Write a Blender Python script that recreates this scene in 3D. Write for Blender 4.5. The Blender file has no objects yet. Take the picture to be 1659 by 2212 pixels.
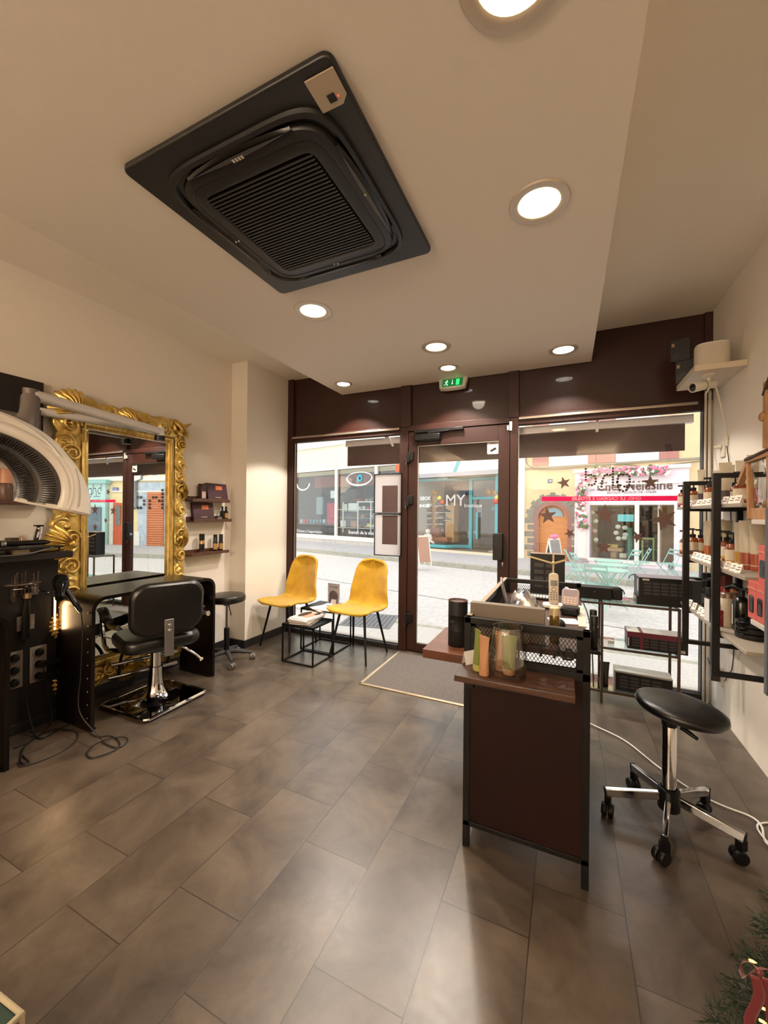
import bpy, math, random
from mathutils import Matrix, Vector
R = random.Random(7)
PI = math.pi
COL = bpy.context.scene.collection
# ------------------------------------------------------------------ camera model (photo treated as 1659 x 2212)
FPX, YAW, PITCH, ROLL, CX, CY, CH = 852.7, 0.434, 0.0018, 0.0101, 829.5, 1106.0, 1.35
_R = Vector((math.cos(YAW), math.sin(YAW), 0)); _F = Vector((-math.sin(YAW), math.cos(YAW), 0)); _U = Vector((0, 0, 1))
F3 = math.cos(PITCH)*_F + math.sin(PITCH)*_U
_U2 = -math.sin(PITCH)*_F + math.cos(PITCH)*_U
R3 = math.cos(ROLL)*_R + math.sin(ROLL)*_U2
U3 = -math.sin(ROLL)*_R + math.cos(ROLL)*_U2
CAM = Vector((0, 0, CH))
def P(u, v, x=None, y=None, z=None):
    "point of a known wall, facade or level that the photo shows at u, v"
    d = F3 + R3*((u-CX)/FPX) - U3*((v-CY)/FPX)
    t = x/d.x if x is not None else y/d.y if y is not None else (z-CH)/d.z
    return CAM + d*t
# ------------------------------------------------------------------ materials
def lin(c):
    c = c/255
    return c/12.92 if c <= .04045 else ((c+.055)/1.055)**2.4
def RGB(r, g, b): return (lin(r), lin(g), lin(b), 1)
_M = {}
def M(name, rgb, rough=.5, metal=0, noise=0, nscale=20, bump=0, bscale=60, coat=0, emit=0, spec=.5, stretch=None, sheen=0, trans=0, rgb2=None):
    if name in _M: return _M[name]
    m = bpy.data.materials.new(name); m.use_nodes = True
    nt = m.node_tree; b = nt.nodes['Principled BSDF']
    c = RGB(*rgb)
    b.inputs['Base Color'].default_value = c
    b.inputs['Roughness'].default_value = rough
    b.inputs['Metallic'].default_value = metal
    b.inputs['Specular IOR Level'].default_value = spec
    b.inputs['Coat Weight'].default_value = coat
    b.inputs['Coat Roughness'].default_value = .03
    b.inputs['Sheen Weight'].default_value = sheen
    b.inputs['Transmission Weight'].default_value = trans
    if emit:
        b.inputs['Emission Color'].default_value = c
        b.inputs['Emission Strength'].default_value = emit
    tc = nt.nodes.new('ShaderNodeTexCoord'); mp = nt.nodes.new('ShaderNodeMapping')
    nt.links.new(tc.outputs['Object'], mp.inputs[0])
    if stretch: mp.inputs['Scale'].default_value = stretch
    if noise or rgb2:
        n = nt.nodes.new('ShaderNodeTexNoise'); n.inputs['Scale'].default_value = nscale
        n.inputs['Detail'].default_value = 6; n.inputs['Roughness'].default_value = .62
        nt.links.new(mp.outputs[0], n.inputs['Vector'])
        cr = nt.nodes.new('ShaderNodeValToRGB')
        cr.color_ramp.elements[0].position = .32; cr.color_ramp.elements[1].position = .68
        if rgb2: c2 = RGB(*rgb2)
        else: c2 = tuple(min(1, q*(1+noise)) for q in c[:3])+(1,)
        c1 = c if rgb2 else tuple(q*(1-noise) for q in c[:3])+(1,)
        cr.color_ramp.elements[0].color = c1; cr.color_ramp.elements[1].color = c2
        nt.links.new(n.outputs[0], cr.inputs[0]); nt.links.new(cr.outputs[0], b.inputs['Base Color'])
    if bump:
        n2 = nt.nodes.new('ShaderNodeTexNoise'); n2.inputs['Scale'].default_value = bscale; n2.inputs['Detail'].default_value = 4
        nt.links.new(mp.outputs[0], n2.inputs['Vector'])
        bp = nt.nodes.new('ShaderNodeBump'); bp.inputs['Strength'].default_value = bump; bp.inputs['Distance'].default_value = .002
        nt.links.new(n2.outputs[0], bp.inputs['Height']); nt.links.new(bp.outputs[0], b.inputs['Normal'])
    _M[name] = m
    return m
def Mglass(name, tint=(1, 1, 1), base=.05, rough=0.0):
    if name in _M: return _M[name]
    m = bpy.data.materials.new(name); m.use_nodes = True; nt = m.node_tree; nt.nodes.clear()
    o = nt.nodes.new('ShaderNodeOutputMaterial'); mx = nt.nodes.new('ShaderNodeMixShader')
    t = nt.nodes.new('ShaderNodeBsdfTransparent'); g = nt.nodes.new('ShaderNodeBsdfGlossy')
    t.inputs[0].default_value = (*tint, 1); g.inputs['Roughness'].default_value = rough
    lw = nt.nodes.new('ShaderNodeLayerWeight'); lw.inputs[0].default_value = .5
    pw = nt.nodes.new('ShaderNodeMath'); pw.operation = 'POWER'; pw.inputs[1].default_value = 4
    ma = nt.nodes.new('ShaderNodeMath'); ma.operation = 'MULTIPLY_ADD'; ma.inputs[1].default_value = .8; ma.inputs[2].default_value = base
    L = nt.links.new
    L(lw.outputs['Facing'], pw.inputs[0]); L(pw.outputs[0], ma.inputs[0]); L(ma.outputs[0], mx.inputs[0])
    L(t.outputs[0], mx.inputs[1]); L(g.outputs[0], mx.inputs[2]); L(mx.outputs[0], o.inputs[0])
    _M[name] = m
    return m
def Mtr(name, rgb, tr, fac=.5):
    "thin sheet that lets some of the daylight through"
    if name in _M: return _M[name]
    m = bpy.data.materials.new(name); m.use_nodes = True; nt = m.node_tree; nt.nodes.clear()
    o = nt.nodes.new('ShaderNodeOutputMaterial'); mx = nt.nodes.new('ShaderNodeMixShader'); d = nt.nodes.new('ShaderNodeBsdfDiffuse'); t = nt.nodes.new('ShaderNodeBsdfTranslucent')
    d.inputs[0].default_value = RGB(*rgb); t.inputs[0].default_value = RGB(*tr); mx.inputs[0].default_value = fac
    nt.links.new(d.outputs[0], mx.inputs[1]); nt.links.new(t.outputs[0], mx.inputs[2]); nt.links.new(mx.outputs[0], o.inputs[0]); _M[name] = m
    return m
# ------------------------------------------------------------------ geometry buffer
ID = Matrix.Identity(4)
class G:
    def __init__(s, m=None): s.v = []; s.f = []; s.m = m or ID
    def add(s, vs, fs, m=None):
        k = len(s.v); mm = s.m @ m if m is not None else s.m
        s.v += [mm @ Vector(p) for p in vs]; s.f += [[i+k for i in f] for f in fs]; return s
    def box(s, x0, x1, y0, y1, z0, z1, m=None):
        v = [(x, y, z) for z in (z0, z1) for y in (y0, y1) for x in (x0, x1)]
        return s.add(v, [(0, 2, 3, 1), (4, 5, 7, 6), (0, 1, 5, 4), (2, 6, 7, 3), (0, 4, 6, 2), (1, 3, 7, 5)], m)
    def quad(s, a, b, c, d): return s.add([a, b, c, d], [(0, 1, 2, 3)])
    def bar(s, a, b, w, h=None, up=(0, 0, 1)):
        "square bar from a to b, w across, h along up"
        h = h or w; a = Vector(a); b = Vector(b); d = (b-a); L = d.length; d.normalize()
        up = Vector(up)
        if abs(d.dot(up)) > .98: up = Vector((0, 1, 0))
        sd = d.cross(up).normalized(); up = sd.cross(d)
        vs = []
        for t in (0, L):
            for i, j in ((-1, -1), (1, -1), (1, 1), (-1, 1)): vs.append(a + d*t + sd*(i*w/2) + up*(j*h/2))
        return s.add(vs, [(3, 2, 1, 0), (4, 5, 6, 7), (0, 1, 5, 4), (1, 2, 6, 5), (2, 3, 7, 6), (3, 0, 4, 7)])
    def tube(s, pts, r, n=8, closed=False, flat=1.0, caps=True):
        pts = [Vector(p) for p in pts]; N = len(pts)
        rs = r if isinstance(r, (list, tuple)) else [r]*N
        t0 = (pts[1]-pts[0]).normalized()
        up = Vector((0, 0, 1)) if abs(t0.z) < .9 else Vector((1, 0, 0))
        u = (up - t0*up.dot(t0)).normalized(); vs = []; fs = []
        for i, p in enumerate(pts):
            if closed: t = (pts[(i+1) % N]-pts[i-1])
            else: t = pts[min(i+1, N-1)]-pts[max(i-1, 0)]
            t.normalize(); u = (u - t*u.dot(t)).normalized(); w = t.cross(u)
            for k in range(n):
                a = 2*PI*k/n
                vs.append(p + (u*math.cos(a)*flat + w*math.sin(a))*rs[i])
        for i in range(N if closed else N-1):
            j = (i+1) % N
            for k in range(n): fs.append((i*n+k, i*n+(k+1) % n, j*n+(k+1) % n, j*n+k))
        if not closed and caps: fs += [tuple(range(n))[::-1], tuple((N-1)*n+k for k in range(n))]
        return s.add(vs, fs)
    def cyl(s, a, b, r, r2=None, n=20): return s.tube([a, b], [r, r if r2 is None else r2], n)
    def lathe(s, prof, n=28, m=None, a0=0, a1=2*PI, sx=1, sy=1):
        full = abs(a1-a0-2*PI) < 1e-6; cols = n if full else n+1; vs = []; fs = []
        for i in range(cols):
            a = a0+(a1-a0)*i/n
            for r, z in prof: vs.append((r*math.cos(a)*sx, r*math.sin(a)*sy, z))
        k = len(prof)
        for i in range(n):
            j = (i+1) % cols
            for q in range(k-1): fs.append((i*k+q, j*k+q, j*k+q+1, i*k+q+1))
        return s.add(vs, fs, m)
    def prism(s, poly, z0, z1, m=None):
        n = len(poly); vs = [(x, y, z0) for x, y in poly]+[(x, y, z1) for x, y in poly]
        fs = [tuple(range(n))[::-1], tuple(range(n, 2*n))]+[(i, (i+1) % n, (i+1) % n+n, i+n) for i in range(n)]
        return s.add(vs, fs, m)
    def ell(s, c, rx, ry=None, rz=None, n=16, k=10, m=None):
        ry = ry or rx; rz = rz or rx; vs = []; fs = []
        for j in range(k+1):
            t = PI*j/k
            for i in range(n):
                a = 2*PI*i/n; vs.append((c[0]+rx*math.sin(t)*math.cos(a), c[1]+ry*math.sin(t)*math.sin(a), c[2]-rz*math.cos(t)))
        for j in range(k):
            for i in range(n): fs.append((j*n+i, j*n+(i+1) % n, (j+1)*n+(i+1) % n, (j+1)*n+i))
        return s.add(vs, fs, m)
    def grid(s, fn, nu, nv, m=None, thick=None):
        vs = [fn(i/nu, j/nv) for j in range(nv+1) for i in range(nu+1)]
        fs = [(j*(nu+1)+i, j*(nu+1)+i+1, (j+1)*(nu+1)+i+1, (j+1)*(nu+1)+i) for j in range(nv) for i in range(nu)]
        return s.add(vs, fs, m)
    def build(s, name, mat, parent=None, bev=0, smooth=True, solid=0, sub=0, ang=.7, label=None, kind=None):
        me = bpy.data.meshes.new(name); me.from_pydata([tuple(p) for p in s.v], [], s.f); me.validate(); me.update()
        me.materials.append(mat)
        if smooth:
            me.polygons.foreach_set('use_smooth', [True]*len(me.polygons)); me.set_sharp_from_angle(angle=ang)
        o = bpy.data.objects.new(name, me); COL.objects.link(o)
        if parent: o.parent = parent
        if bev:
            b = o.modifiers.new('bevel', 'BEVEL'); b.width = bev; b.segments = 3; b.limit_method = 'ANGLE'; b.angle_limit = .6
        if solid:
            q = o.modifiers.new('solid', 'SOLIDIFY'); q.thickness = solid; q.offset = -1
        if sub:
            q = o.modifiers.new('sub', 'SUBSURF'); q.levels = sub; q.render_levels = sub
        if label: o['label'] = label
        if kind: o['kind'] = kind
        return o
def tag(o, label, cat, group=None, kind=None):
    o['label'] = label; o['category'] = cat
    if group: o['group'] = group
    if kind: o['kind'] = kind
    return o
def T(name, label, cat, loc=(0, 0, 0), rz=0, group=None, kind=None):
    o = bpy.data.objects.new(name, None); COL.objects.link(o); o.location = loc; o.rotation_euler = (0, 0, rz)
    o.empty_display_size = .05
    return tag(o, label, cat, group, kind)
def S(o): o['kind'] = 'structure'; return o
def ST(name):
    o = bpy.data.objects.new(name, None); COL.objects.link(o); o['kind'] = 'structure'; return o
def dup(root, loc, rz=None, label=None, group=None, scale=None):
    def cp(o, par):
        c = o.copy(); COL.objects.link(c); c.parent = par
        for ch in list(o.children): cp(ch, c)
        return c
    r = cp(root, None); r.location = loc
    if rz is not None: r.rotation_euler = (0, 0, rz)
    if label: r['label'] = label
    if group: r['group'] = group
    if scale: r.scale = scale
    return r
def text(body, size, m, mat, parent, name='lettering', ext=.0008, align='CENTER', bold=0, wscale=1):
    c = bpy.data.curves.new('txt', 'FONT'); c.body = body; c.size = size; c.extrude = ext; c.align_x = align; c.align_y = 'CENTER'
    c.offset = bold*size; c.resolution_u = 2
    o = bpy.data.objects.new('txt', c); COL.objects.link(o)
    bpy.context.view_layer.update()
    me = bpy.data.meshes.new_from_object(o.evaluated_get(bpy.context.evaluated_depsgraph_get()))
    bpy.data.objects.remove(o)
    me.transform(m @ Matrix.Diagonal((wscale, 1, 1, 1))); me.materials.clear(); me.materials.append(mat); me.name = name
    q = bpy.data.objects.new(name, me); COL.objects.link(q); q.parent = parent
    return q
def frame(o, X, Y):
    "matrix with origin o and in-plane axes X, Y"
    X = Vector(X).normalized(); Y = Vector(Y).normalized(); Z = X.cross(Y)
    m = Matrix((X, Y, Z)).transposed().to_4x4(); m.translation = Vector(o); return m
def TR(x, y, z): return Matrix.Translation((x, y, z))
def RZ(a): return Matrix.Rotation(a, 4, 'Z')
def RX(a): return Matrix.Rotation(a, 4, 'X')
def RY(a): return Matrix.Rotation(a, 4, 'Y')
def rrect(w, h, r, n=5, cx=0, cy=0):
    out = []
    for sx, sy, a0 in ((1, 1, 0), (-1, 1, 90), (-1, -1, 180), (1, -1, 270)):
        for i in range(n+1):
            a = math.radians(a0+90*i/n); out.append((cx+sx*(w/2-r)+r*math.cos(a), cy+sy*(h/2-r)+r*math.sin(a)))
    return out
def smoothpts(pts, k=6):
    "Catmull-Rom through pts"
    pts = [Vector(p) for p in pts]; q = [pts[0]*2-pts[1]]+pts+[pts[-1]*2-pts[-2]]; out = []
    for i in range(1, len(q)-2):
        for j in range(k):
            t = j/k; a, b, c, d = q[i-1], q[i], q[i+1], q[i+2]
            out.append(.5*((2*b)+(c-a)*t+(2*a-5*b+4*c-d)*t*t+(3*b-a-3*c+d)*t**3))
    out.append(pts[-1]); return out
# common materials
blackmetal = M('black powder coated metal', (11, 10, 10), .45, .1, bump=.1, bscale=400, spec=.3)
blackplastic = M('black plastic', (11, 11, 11), .42, spec=.3)
chrome = M('polished chrome', (215, 215, 218), .08, 1)
steel = M('brushed steel', (170, 170, 172), .32, 1)
white = M('white plastic', (225, 222, 215), .4)
paper = M('white card', (235, 230, 225), .7)
vinylblack = M('black vinyl upholstery', (15, 14, 14), .33, bump=.15, bscale=300)
glassclear = Mglass('clear glass')
YF, XL, XP, XR, ZC, ZS = 3.61, -3.08, -2.877, .954, 2.84, 2.596
YB = -3.4
# ================================================================== ROOM SHELL
wallm = M('warm grey wall paint', (228, 219, 206), .85, bump=.12, bscale=220)
ceilm = M('ceiling paint', (230, 221, 209), .8, bump=.1, bscale=160)
ceilw = M('upper ceiling paint', (236, 228, 214), .8, bump=.1, bscale=160)
brown = M('brown lacquered facade panel', (42, 18, 11), .4, coat=.5, spec=.25, noise=.12, nscale=3)
brownf = M('brown lacquered frame', (46, 20, 13), .5, spec=.3)
blackbase = M('black baseboard', (28, 27, 28), .5)
# floor: stone-look vinyl tiles 57 x 29 cm
fm = bpy.data.materials.new('stone look vinyl tiles'); fm.use_nodes = True
nt = fm.node_tree; b = nt.nodes['Principled BSDF']; L = nt.links.new
tc = nt.nodes.new('ShaderNodeTexCoord'); mp = nt.nodes.new('ShaderNodeMapping')
mp.inputs['Rotation'].default_value = (0, 0, PI/2)
mp.inputs['Scale'].default_value = (1, -1, 1)
sx = nt.nodes.new('ShaderNodeSeparateXYZ'); cb = nt.nodes.new('ShaderNodeCombineXYZ')
L(tc.outputs['Object'], sx.inputs[0])
def mth(op, a, bb=None, **k):
    q = nt.nodes.new('ShaderNodeMath'); q.operation = op
    for i, w in enumerate((a, bb)):
        if w is None: continue
        if isinstance(w, (int, float)): q.inputs[i].default_value = w
        else: L(w, q.inputs[i])
    return q.outputs[0]
# rows run along world y; row index from world x
ux = mth('ADD', sx.outputs[1], 10*.567-.985+.567*3); uy = mth('ADD', sx.outputs[0], .386+.2882*20)
L(ux, cb.inputs[0]); L(uy, cb.inputs[1])
bk = nt.nodes.new('ShaderNodeTexBrick'); L(cb.outputs[0], bk.inputs['Vector'])
bk.inputs['Scale'].default_value = 1; bk.inputs['Brick Width'].default_value = .567; bk.inputs['Row Height'].default_value = .2882
bk.inputs['Mortar Size'].default_value = .0021; bk.inputs['Mortar Smooth'].default_value = .3; bk.offset = .37; bk.offset_frequency = 2
bk.inputs['Color1'].default_value = (.0, .0, .0, 1); bk.inputs['Color2'].default_value = (1, 1, 1, 1); bk.inputs['Mortar'].default_value = (.5, .5, .5, 1)
mpn = nt.nodes.new('ShaderNodeMapping'); L(tc.outputs['Object'], mpn.inputs[0])
vadd = nt.nodes.new('ShaderNodeVectorMath'); vadd.operation = 'MULTIPLY_ADD'
L(bk.outputs['Color'], vadd.inputs[0]); vadd.inputs[1].default_value = (7, 3, 5); L(tc.outputs['Object'], vadd.inputs[2])
n1 = nt.nodes.new('ShaderNodeTexNoise'); n1.inputs['Scale'].default_value = 3.2; n1.inputs['Detail'].default_value = 9; n1.inputs['Roughness'].default_value = .66; n1.inputs['Distortion'].default_value = .5
L(vadd.outputs[0], n1.inputs['Vector'])
n2 = nt.nodes.new('ShaderNodeTexNoise'); n2.inputs['Scale'].default_value = 42; n2.inputs['Detail'].default_value = 6; n2.inputs['Roughness'].default_value = .7
L(vadd.outputs[0], n2.inputs['Vector'])
cr = nt.nodes.new('ShaderNodeValToRGB'); cr.color_ramp.elements[0].position = .3; cr.color_ramp.elements[1].position = .72
cr.color_ramp.elements[0].color = RGB(54, 45, 38); cr.color_ramp.elements[1].color = RGB(100, 88, 76)
L(n1.outputs[0], cr.inputs[0])
mx = nt.nodes.new('ShaderNodeMixRGB'); mx.blend_type = 'OVERLAY'; mx.inputs[0].default_value = .12
L(cr.outputs[0], mx.inputs[1]); L(n2.outputs[0], mx.inputs[2])
mj = nt.nodes.new('ShaderNodeMixRGB'); mj.inputs[2].default_value = RGB(30, 25, 21)
L(mx.outputs[0], mj.inputs[1]); L(mth('MULTIPLY', bk.outputs['Fac'], .75), mj.inputs[0])
L(mj.outputs[0], b.inputs['Base Color'])
rr = nt.nodes.new('ShaderNodeMapRange'); rr.inputs['To Min'].default_value = .26; rr.inputs['To Max'].default_value = .40
L(n2.outputs[0], rr.inputs[0]); L(rr.outputs[0], b.inputs['Roughness']); b.inputs['Specular IOR Level'].default_value = .6
bp = nt.nodes.new('ShaderNodeBump'); bp.inputs['Strength'].default_value = .16; bp.inputs['Distance'].default_value = .002
L(mth('SUBTRACT', n2.outputs[0], mth('MULTIPLY', bk.outputs['Fac'], 1.0)), bp.inputs['Height']); L(bp.outputs[0], b.inputs['Normal'])
S(G().box(XL-.1, XR+.1, YB, YF+.06, -.1, 0).build('floor', fm, smooth=False))
S(G().box(XL-.15, XL, YB, 2.965, 0, ZC+.1).build('wall_left', wallm, smooth=False))
# boxed-in pillar at the end of the left wall
S(G().box(XL-.15, XP, 2.965, YF+.05, 0, ZC+.1).build('wall_corner', wallm, smooth=False))
S(G().box(XR, XR+.15, YB, YF+.05, 0, ZC+.1).build('wall_right', wallm, smooth=False))
S(G().box(XL-.15, XR+.15, YB-.15, YB, 0, ZC+.1).build('wall_back', wallm, smooth=False))
S(G().box(XL-.15, XR+.15, YB-.15, YF+.05, ZC, ZC+.12).build('ceiling', ceilw, smooth=False))
S(G().box(-2.174, .170, YB, YF-.002, ZS, ZC-.001).build('ceiling_dropped', ceilm, smooth=False))
g = G().box(XL, XL+.014, YB, 2.951, 0, .075)
S(g.build('baseboard_left', blackbase, bev=.003))
S(G().box(XL+.014, XP+.014, 2.951, 2.965, 0, .075).box(XP, XP+.014, 2.965, YF-.03, 0, .075).build('baseboard_pillar', blackbase, bev=.003))
# white pipes in the right corner
g = G()
for x, r in ((.932, .010), (.908, .008)):
    g.cyl((x, YF-.03, 0), (x, YF-.03, 2.26), r, n=10)
tag(g.build('wall_pipes', M('painted pipe', (205, 196, 182), .6)), 'two thin cream painted pipes rising in the corner beside the shop window', 'pipe')
# ---- facade: solid header wall
wf = ST('wall_front')
g = G()
for a, c in ((-2.80, -1.49), (-1.385, -.475), (-.385, .905)):
    g.box(a, c, YF+.012, YF+.05, 2.2, ZC)
g.build('header_panel', brown, wf, smooth=False)
g = G().box(XP, -2.80, YF-.02, YF+.05, 0, ZC)                      # left post
g.box(-2.80, -2.79, YF, YF+.05, 0, 2.2)
g.box(-1.49, -1.385, YF-.025, YF+.05, 2.19, ZC).box(-.475, -.385, YF-.025, YF+.05, 2.19, ZC)
g.box(.905, XR, YF-.01, YF+.05, 2.2, ZC)
g.box(-1.50, -1.415, YF-.02, YF+.05, 0, 2.19).box(-.455, -.39, YF-.02, YF+.05, 0, 2.19)
g.box(XP, -1.50, YF-.01, YF+.05, 2.125, 2.205).box(-.39, .92, YF-.01, YF+.05, 2.125, 2.205).box(-1.415, -.455, YF-.02, YF+.05, 2.145, 2.205)
g.box(-1.43, -1.39, YF+.036, YF+.05, 0, 2.15).box(-.48, -.44, YF+.036, YF+.05, 0, 2.15).box(-1.42, -.45, YF+.036, YF+.05, 2.10, 2.16).box(-1.42, -.45, YF+.0, YF+.05, 0, .03)
g.build('post_frame', brownf, wf, bev=.004)
g = G().box(XP, -1.5, YF-.03, YF+.05, 0, .05).box(-.39, .93, YF-.03, YF+.05, 0, .05).box(.895, .925, YF-.02, YF+.05, 0, 2.2)
g.build('base_frame', M('black facade base', (24, 22, 23), .5), wf, bev=.003)
g = G()
for a, c in ((-2.815, -1.508), (-.386, .865)):
    g.box(a, c, YF-.028, YF-.012, 2.168, 2.182); g.box(a, c, YF-.02, YF-.01, 2.182, 2.190)
g.build('rail', M('aluminium rail', (190, 178, 165), .3, .9), wf, bev=.002, label='thin aluminium rail above the window')
# outside wall above the window head, hidden building above
S(G().box(XL-2, XR+2.2, YF+.06, YF+.14, 2.24, 6.2).box(XL-2, XL-.02, YF+.06, YF+.14, -.6, 2.24).box(XR+.05, XR+2.2, YF+.06, YF+.14, -.6, 2.24)
  .box(XL-.02, XR+.05, YF+.06, YF+.25, -.6, -.002).build('wall_outside', M('outside render', (190, 182, 170), .9), smooth=False))
# windows and door
for i, (a, c) in enumerate(((-2.79, -1.50), (-.39, .895)), 1):
    w = ST('window_%d' % i)
    G().box(a, c, YF+.010, YF+.016, .05, 2.125).build('glass_pane', glassclear, w, smooth=False)
    G().box(a, c, YF+.002, YF+.008, .05, .06).box(a, a+.006, YF+.002, YF+.008, .05, 2.12).build('glazing_bead', steel, w, smooth=False)
d = ST('door_1')
g = G().box(-1.412, -1.316, YF-.012, YF+.035, .02, 2.14).box(-.557, -.458, YF-.012, YF+.035, .02, 2.14)
g.box(-1.316, -.557, YF-.012, YF+.035, 2.0, 2.14).box(-1.316, -.557, YF-.012, YF+.035, .02, .09)
g.build('door_leaf_frame', brownf, d, bev=.004)
G().box(-1.316, -.557, YF+.010, YF+.016, .09, 2.0).build('glass_pane', glassclear, d, smooth=False)
g = G().box(-1.318, -1.308, YF-.004, YF+.008, .09, 2.0).box(-1.316, -.557, YF-.004, YF+.008, .088, .096).box(-1.316, -.557, YF-.004, YF+.008, 1.994, 2.0)
g.build('glazing_bead', steel, d, smooth=False)
for z in (1.9, 1.475, .33):
    h = G().box(-1.418, -1.352, YF-.038, YF-.010, z-.042, z+.042).box(-1.424, -1.392, YF-.045, YF-.010, z-.062, z+.004).build('hinge', blackplastic, d, bev=.003)
    G().cyl((-1.424, YF-.04, z-.08), (-1.424, YF-.04, z-.02), .004, n=8).build('hinge_pin', steel, h)
hz = G().box(-.588, -.505, YF-.075, YF-.02, .945, 1.18).build('door_handle', blackplastic, d, bev=.006)
G().box(-.602, -.585, YF-.05, YF-.02, 1.0, 1.03).box(-.63, -.60, YF-.045, YF-.03, 1.012, 1.022).build('latch', steel, hz)
G().cyl((-.51, YF-.03, .915), (-.51, YF-.012, .915), .008, n=10).box(-.514, -.506, YF-.03, YF-.02, .89, .91).build('key', steel, d)
cl = G().box(-1.325, -1.075, YF-.085, YF-.012, 2.035, 2.098).build('door_closer', blackplastic, d, bev=.01)
G().box(-1.34, -.865, YF-.05, YF-.022, 2.118, 2.145).bar((-1.2, YF-.06, 2.108), (-.88, YF-.035, 2.130), .012, .014).build('closer_rail', blackplastic, cl, bev=.003)
sen = T('door_sensor', 'small white magnetic contact sensor on top right corner of the door frame', 'sensor')
G().box(-.462, -.440, YF-.038, YF-.02, 2.075, 2.155).build('body', white, sen, bev=.003)
G().box(-.482, -.466, YF-.03, YF-.012, 2.082, 2.125).build('magnet', white, sen, bev=.002)
G().cyl((-.451, YF-.040, 2.11), (-.451, YF-.037, 2.11), .003, n=8).build('screw', blackplastic, sen)
sk = T('camera_notice_sticker', 'white video surveillance sticker in the upper corner of the door glass', 'sticker')
G().prism(rrect(.108, .118, .008), -.0006, .0006, frame((-.602, YF+.006, 1.945), (1, 0, 0), (0, 0, 1))).build('sticker_sheet', M('sticker white', (225, 220, 215), .5), sk)
G().box(-.655, -.549, YF+.0045, YF+.0054, 1.972, 2.003).build('header_band', M('sticker grey band', (150, 135, 122), .5), sk, smooth=False)
text('SITE\nSURVEILLÉ', .015, frame((-.602, YF+.0042, 1.988), (1, 0, 0), (0, 0, 1)), blackplastic, sk, bold=.02)
G().bar((-.628, YF+.004, 1.912), (-.58, YF+.004, 1.938), .003, .018, up=(0, 0, 1)).build('camera_symbol', blackplastic, sk, smooth=False)
# ---- recessed entrance mat
mat = T('entrance_mat', 'large speckled brown-grey entrance mat in front of the glass door', 'mat')
mm = M('entrance mat pile', (44, 39, 38), .95, bump=1, bscale=900, rgb2=(118, 108, 102), nscale=230, sheen=.2)
G().box(-1.455, -.30, 2.762, 3.53, 0, .006).build('mat_pile', mm, mat, smooth=False)
g = G().box(-1.475, -1.452, 2.745, 3.54, 0, .008).box(-1.475, -.28, 2.742, 2.764, 0, .008).box(-.302, -.28, 2.745, 3.54, 0, .008)
g.build('metal_edge', M('brass coloured edging', (196, 178, 150), .35, .7), mat, bev=.002)
# ================================================================== EXIT SIGN
ex = T('exit_sign', 'green emergency exit sign with white running figure above the door', 'exit sign')
em = frame((-.965, 3.565, 2.545), (1, 0, 0), (0, .35, 1))
G().prism([(-.135, .055), (-.12, -.045), (-.06, -.055), (.06, -.055), (.12, -.045), (.135, .055)], -.03, .018, em).build('housing', M('exit sign housing', (205, 200, 188), .5), ex, bev=.006)
eg = G().box(-.095, .095, -.038, .042, .018, .0205, em).build('green_panel', M('exit green', (8, 120, 62), .3, emit=.35), ex, smooth=False)
wg = M('exit white', (225, 250, 235), .5, emit=.8)
g = G(em @ TR(-.055, 0, .0215)); g.ell((.006, .026, 0), .006, .006, .001, 10, 4)
for a, c in (((0, .018), (-.004, -.004)), ((0, .018), (.014, .008)), ((0, .018), (-.015, .010)), ((-.004, -.004), (.010, -.014)), ((.010, -.014), (.006, -.03)), ((-.004, -.004), (-.012, -.018)), ((-.012, -.018), (-.024, -.02))):
    g.bar((*a, 0), (*c, 0), .0055, .001)
g.build('running_figure', wg, ex, smooth=False)
g = G(em @ TR(0, 0, .0215)); g.bar((0, .03, 0), (0, -.01, 0), .005, .001); g.add([(-.009, -.006, 0), (.009, -.006, 0), (0, -.022, 0)], [(0, 1, 2)]); g.build('arrow', wg, ex, smooth=False)
G(em @ TR(.05, 0, .0215)).box(-.015, .015, -.03, .032, 0, .001).build('door_symbol', M('exit light green', (60, 235, 120), .5, emit=1.0), ex, smooth=False)
# ================================================================== DOWNLIGHTS
def lamp_light(x, y, z, r, energy, col, ang=120, blend=.6):
    l = bpy.data.lights.new('lamp', 'SPOT'); l.energy = energy; l.color = col; l.spot_size = math.radians(ang); l.spot_blend = blend; l.shadow_soft_size = r
    o = bpy.data.objects.new('lamp_light', l); COL.objects.link(o); o.location = (x, y, z)
    return o
WARM = (1, .84, .67); NEUT = (1, .91, .81)
dif_w = M('warm lamp diffuser', (255, 226, 170), .5, emit=11); dif_n = M('neutral lamp diffuser', (255, 247, 232), .5, emit=9); dif_y = M('yellowish lamp diffuser', (255, 240, 185), .5, emit=3.5)
ring = M('lamp ring', (196, 182, 165), .35, .3)
def downlight(x, y, r, dif, label, E, col, ang, blend=.6, deep=False):
    t = T('recessed_downlight', label, 'ceiling light', (x, y, ZS), group='recessed ceiling downlights')
    G().lathe([(r*.80, .004), (r*.80, -.004), (r*.9, -.009), (r*1.12, -.006), (r*1.16, 0), (r*1.1, .002)], 36).build('ring', ring, t)
    G().lathe([(0, -.002), (r*.8, -.002)], 36).build('diffuser', dif, t)
    if deep: G().lathe([(r*.5, -.0035), (r*.54, -.004), (r*.56, -.0035)], 30).build('lamp_glass', ring, t)
    if E: lamp_light(x, y, ZS-.02, r*.7, E, col, ang, blend)
KE = 2.2; PE = 330
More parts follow.
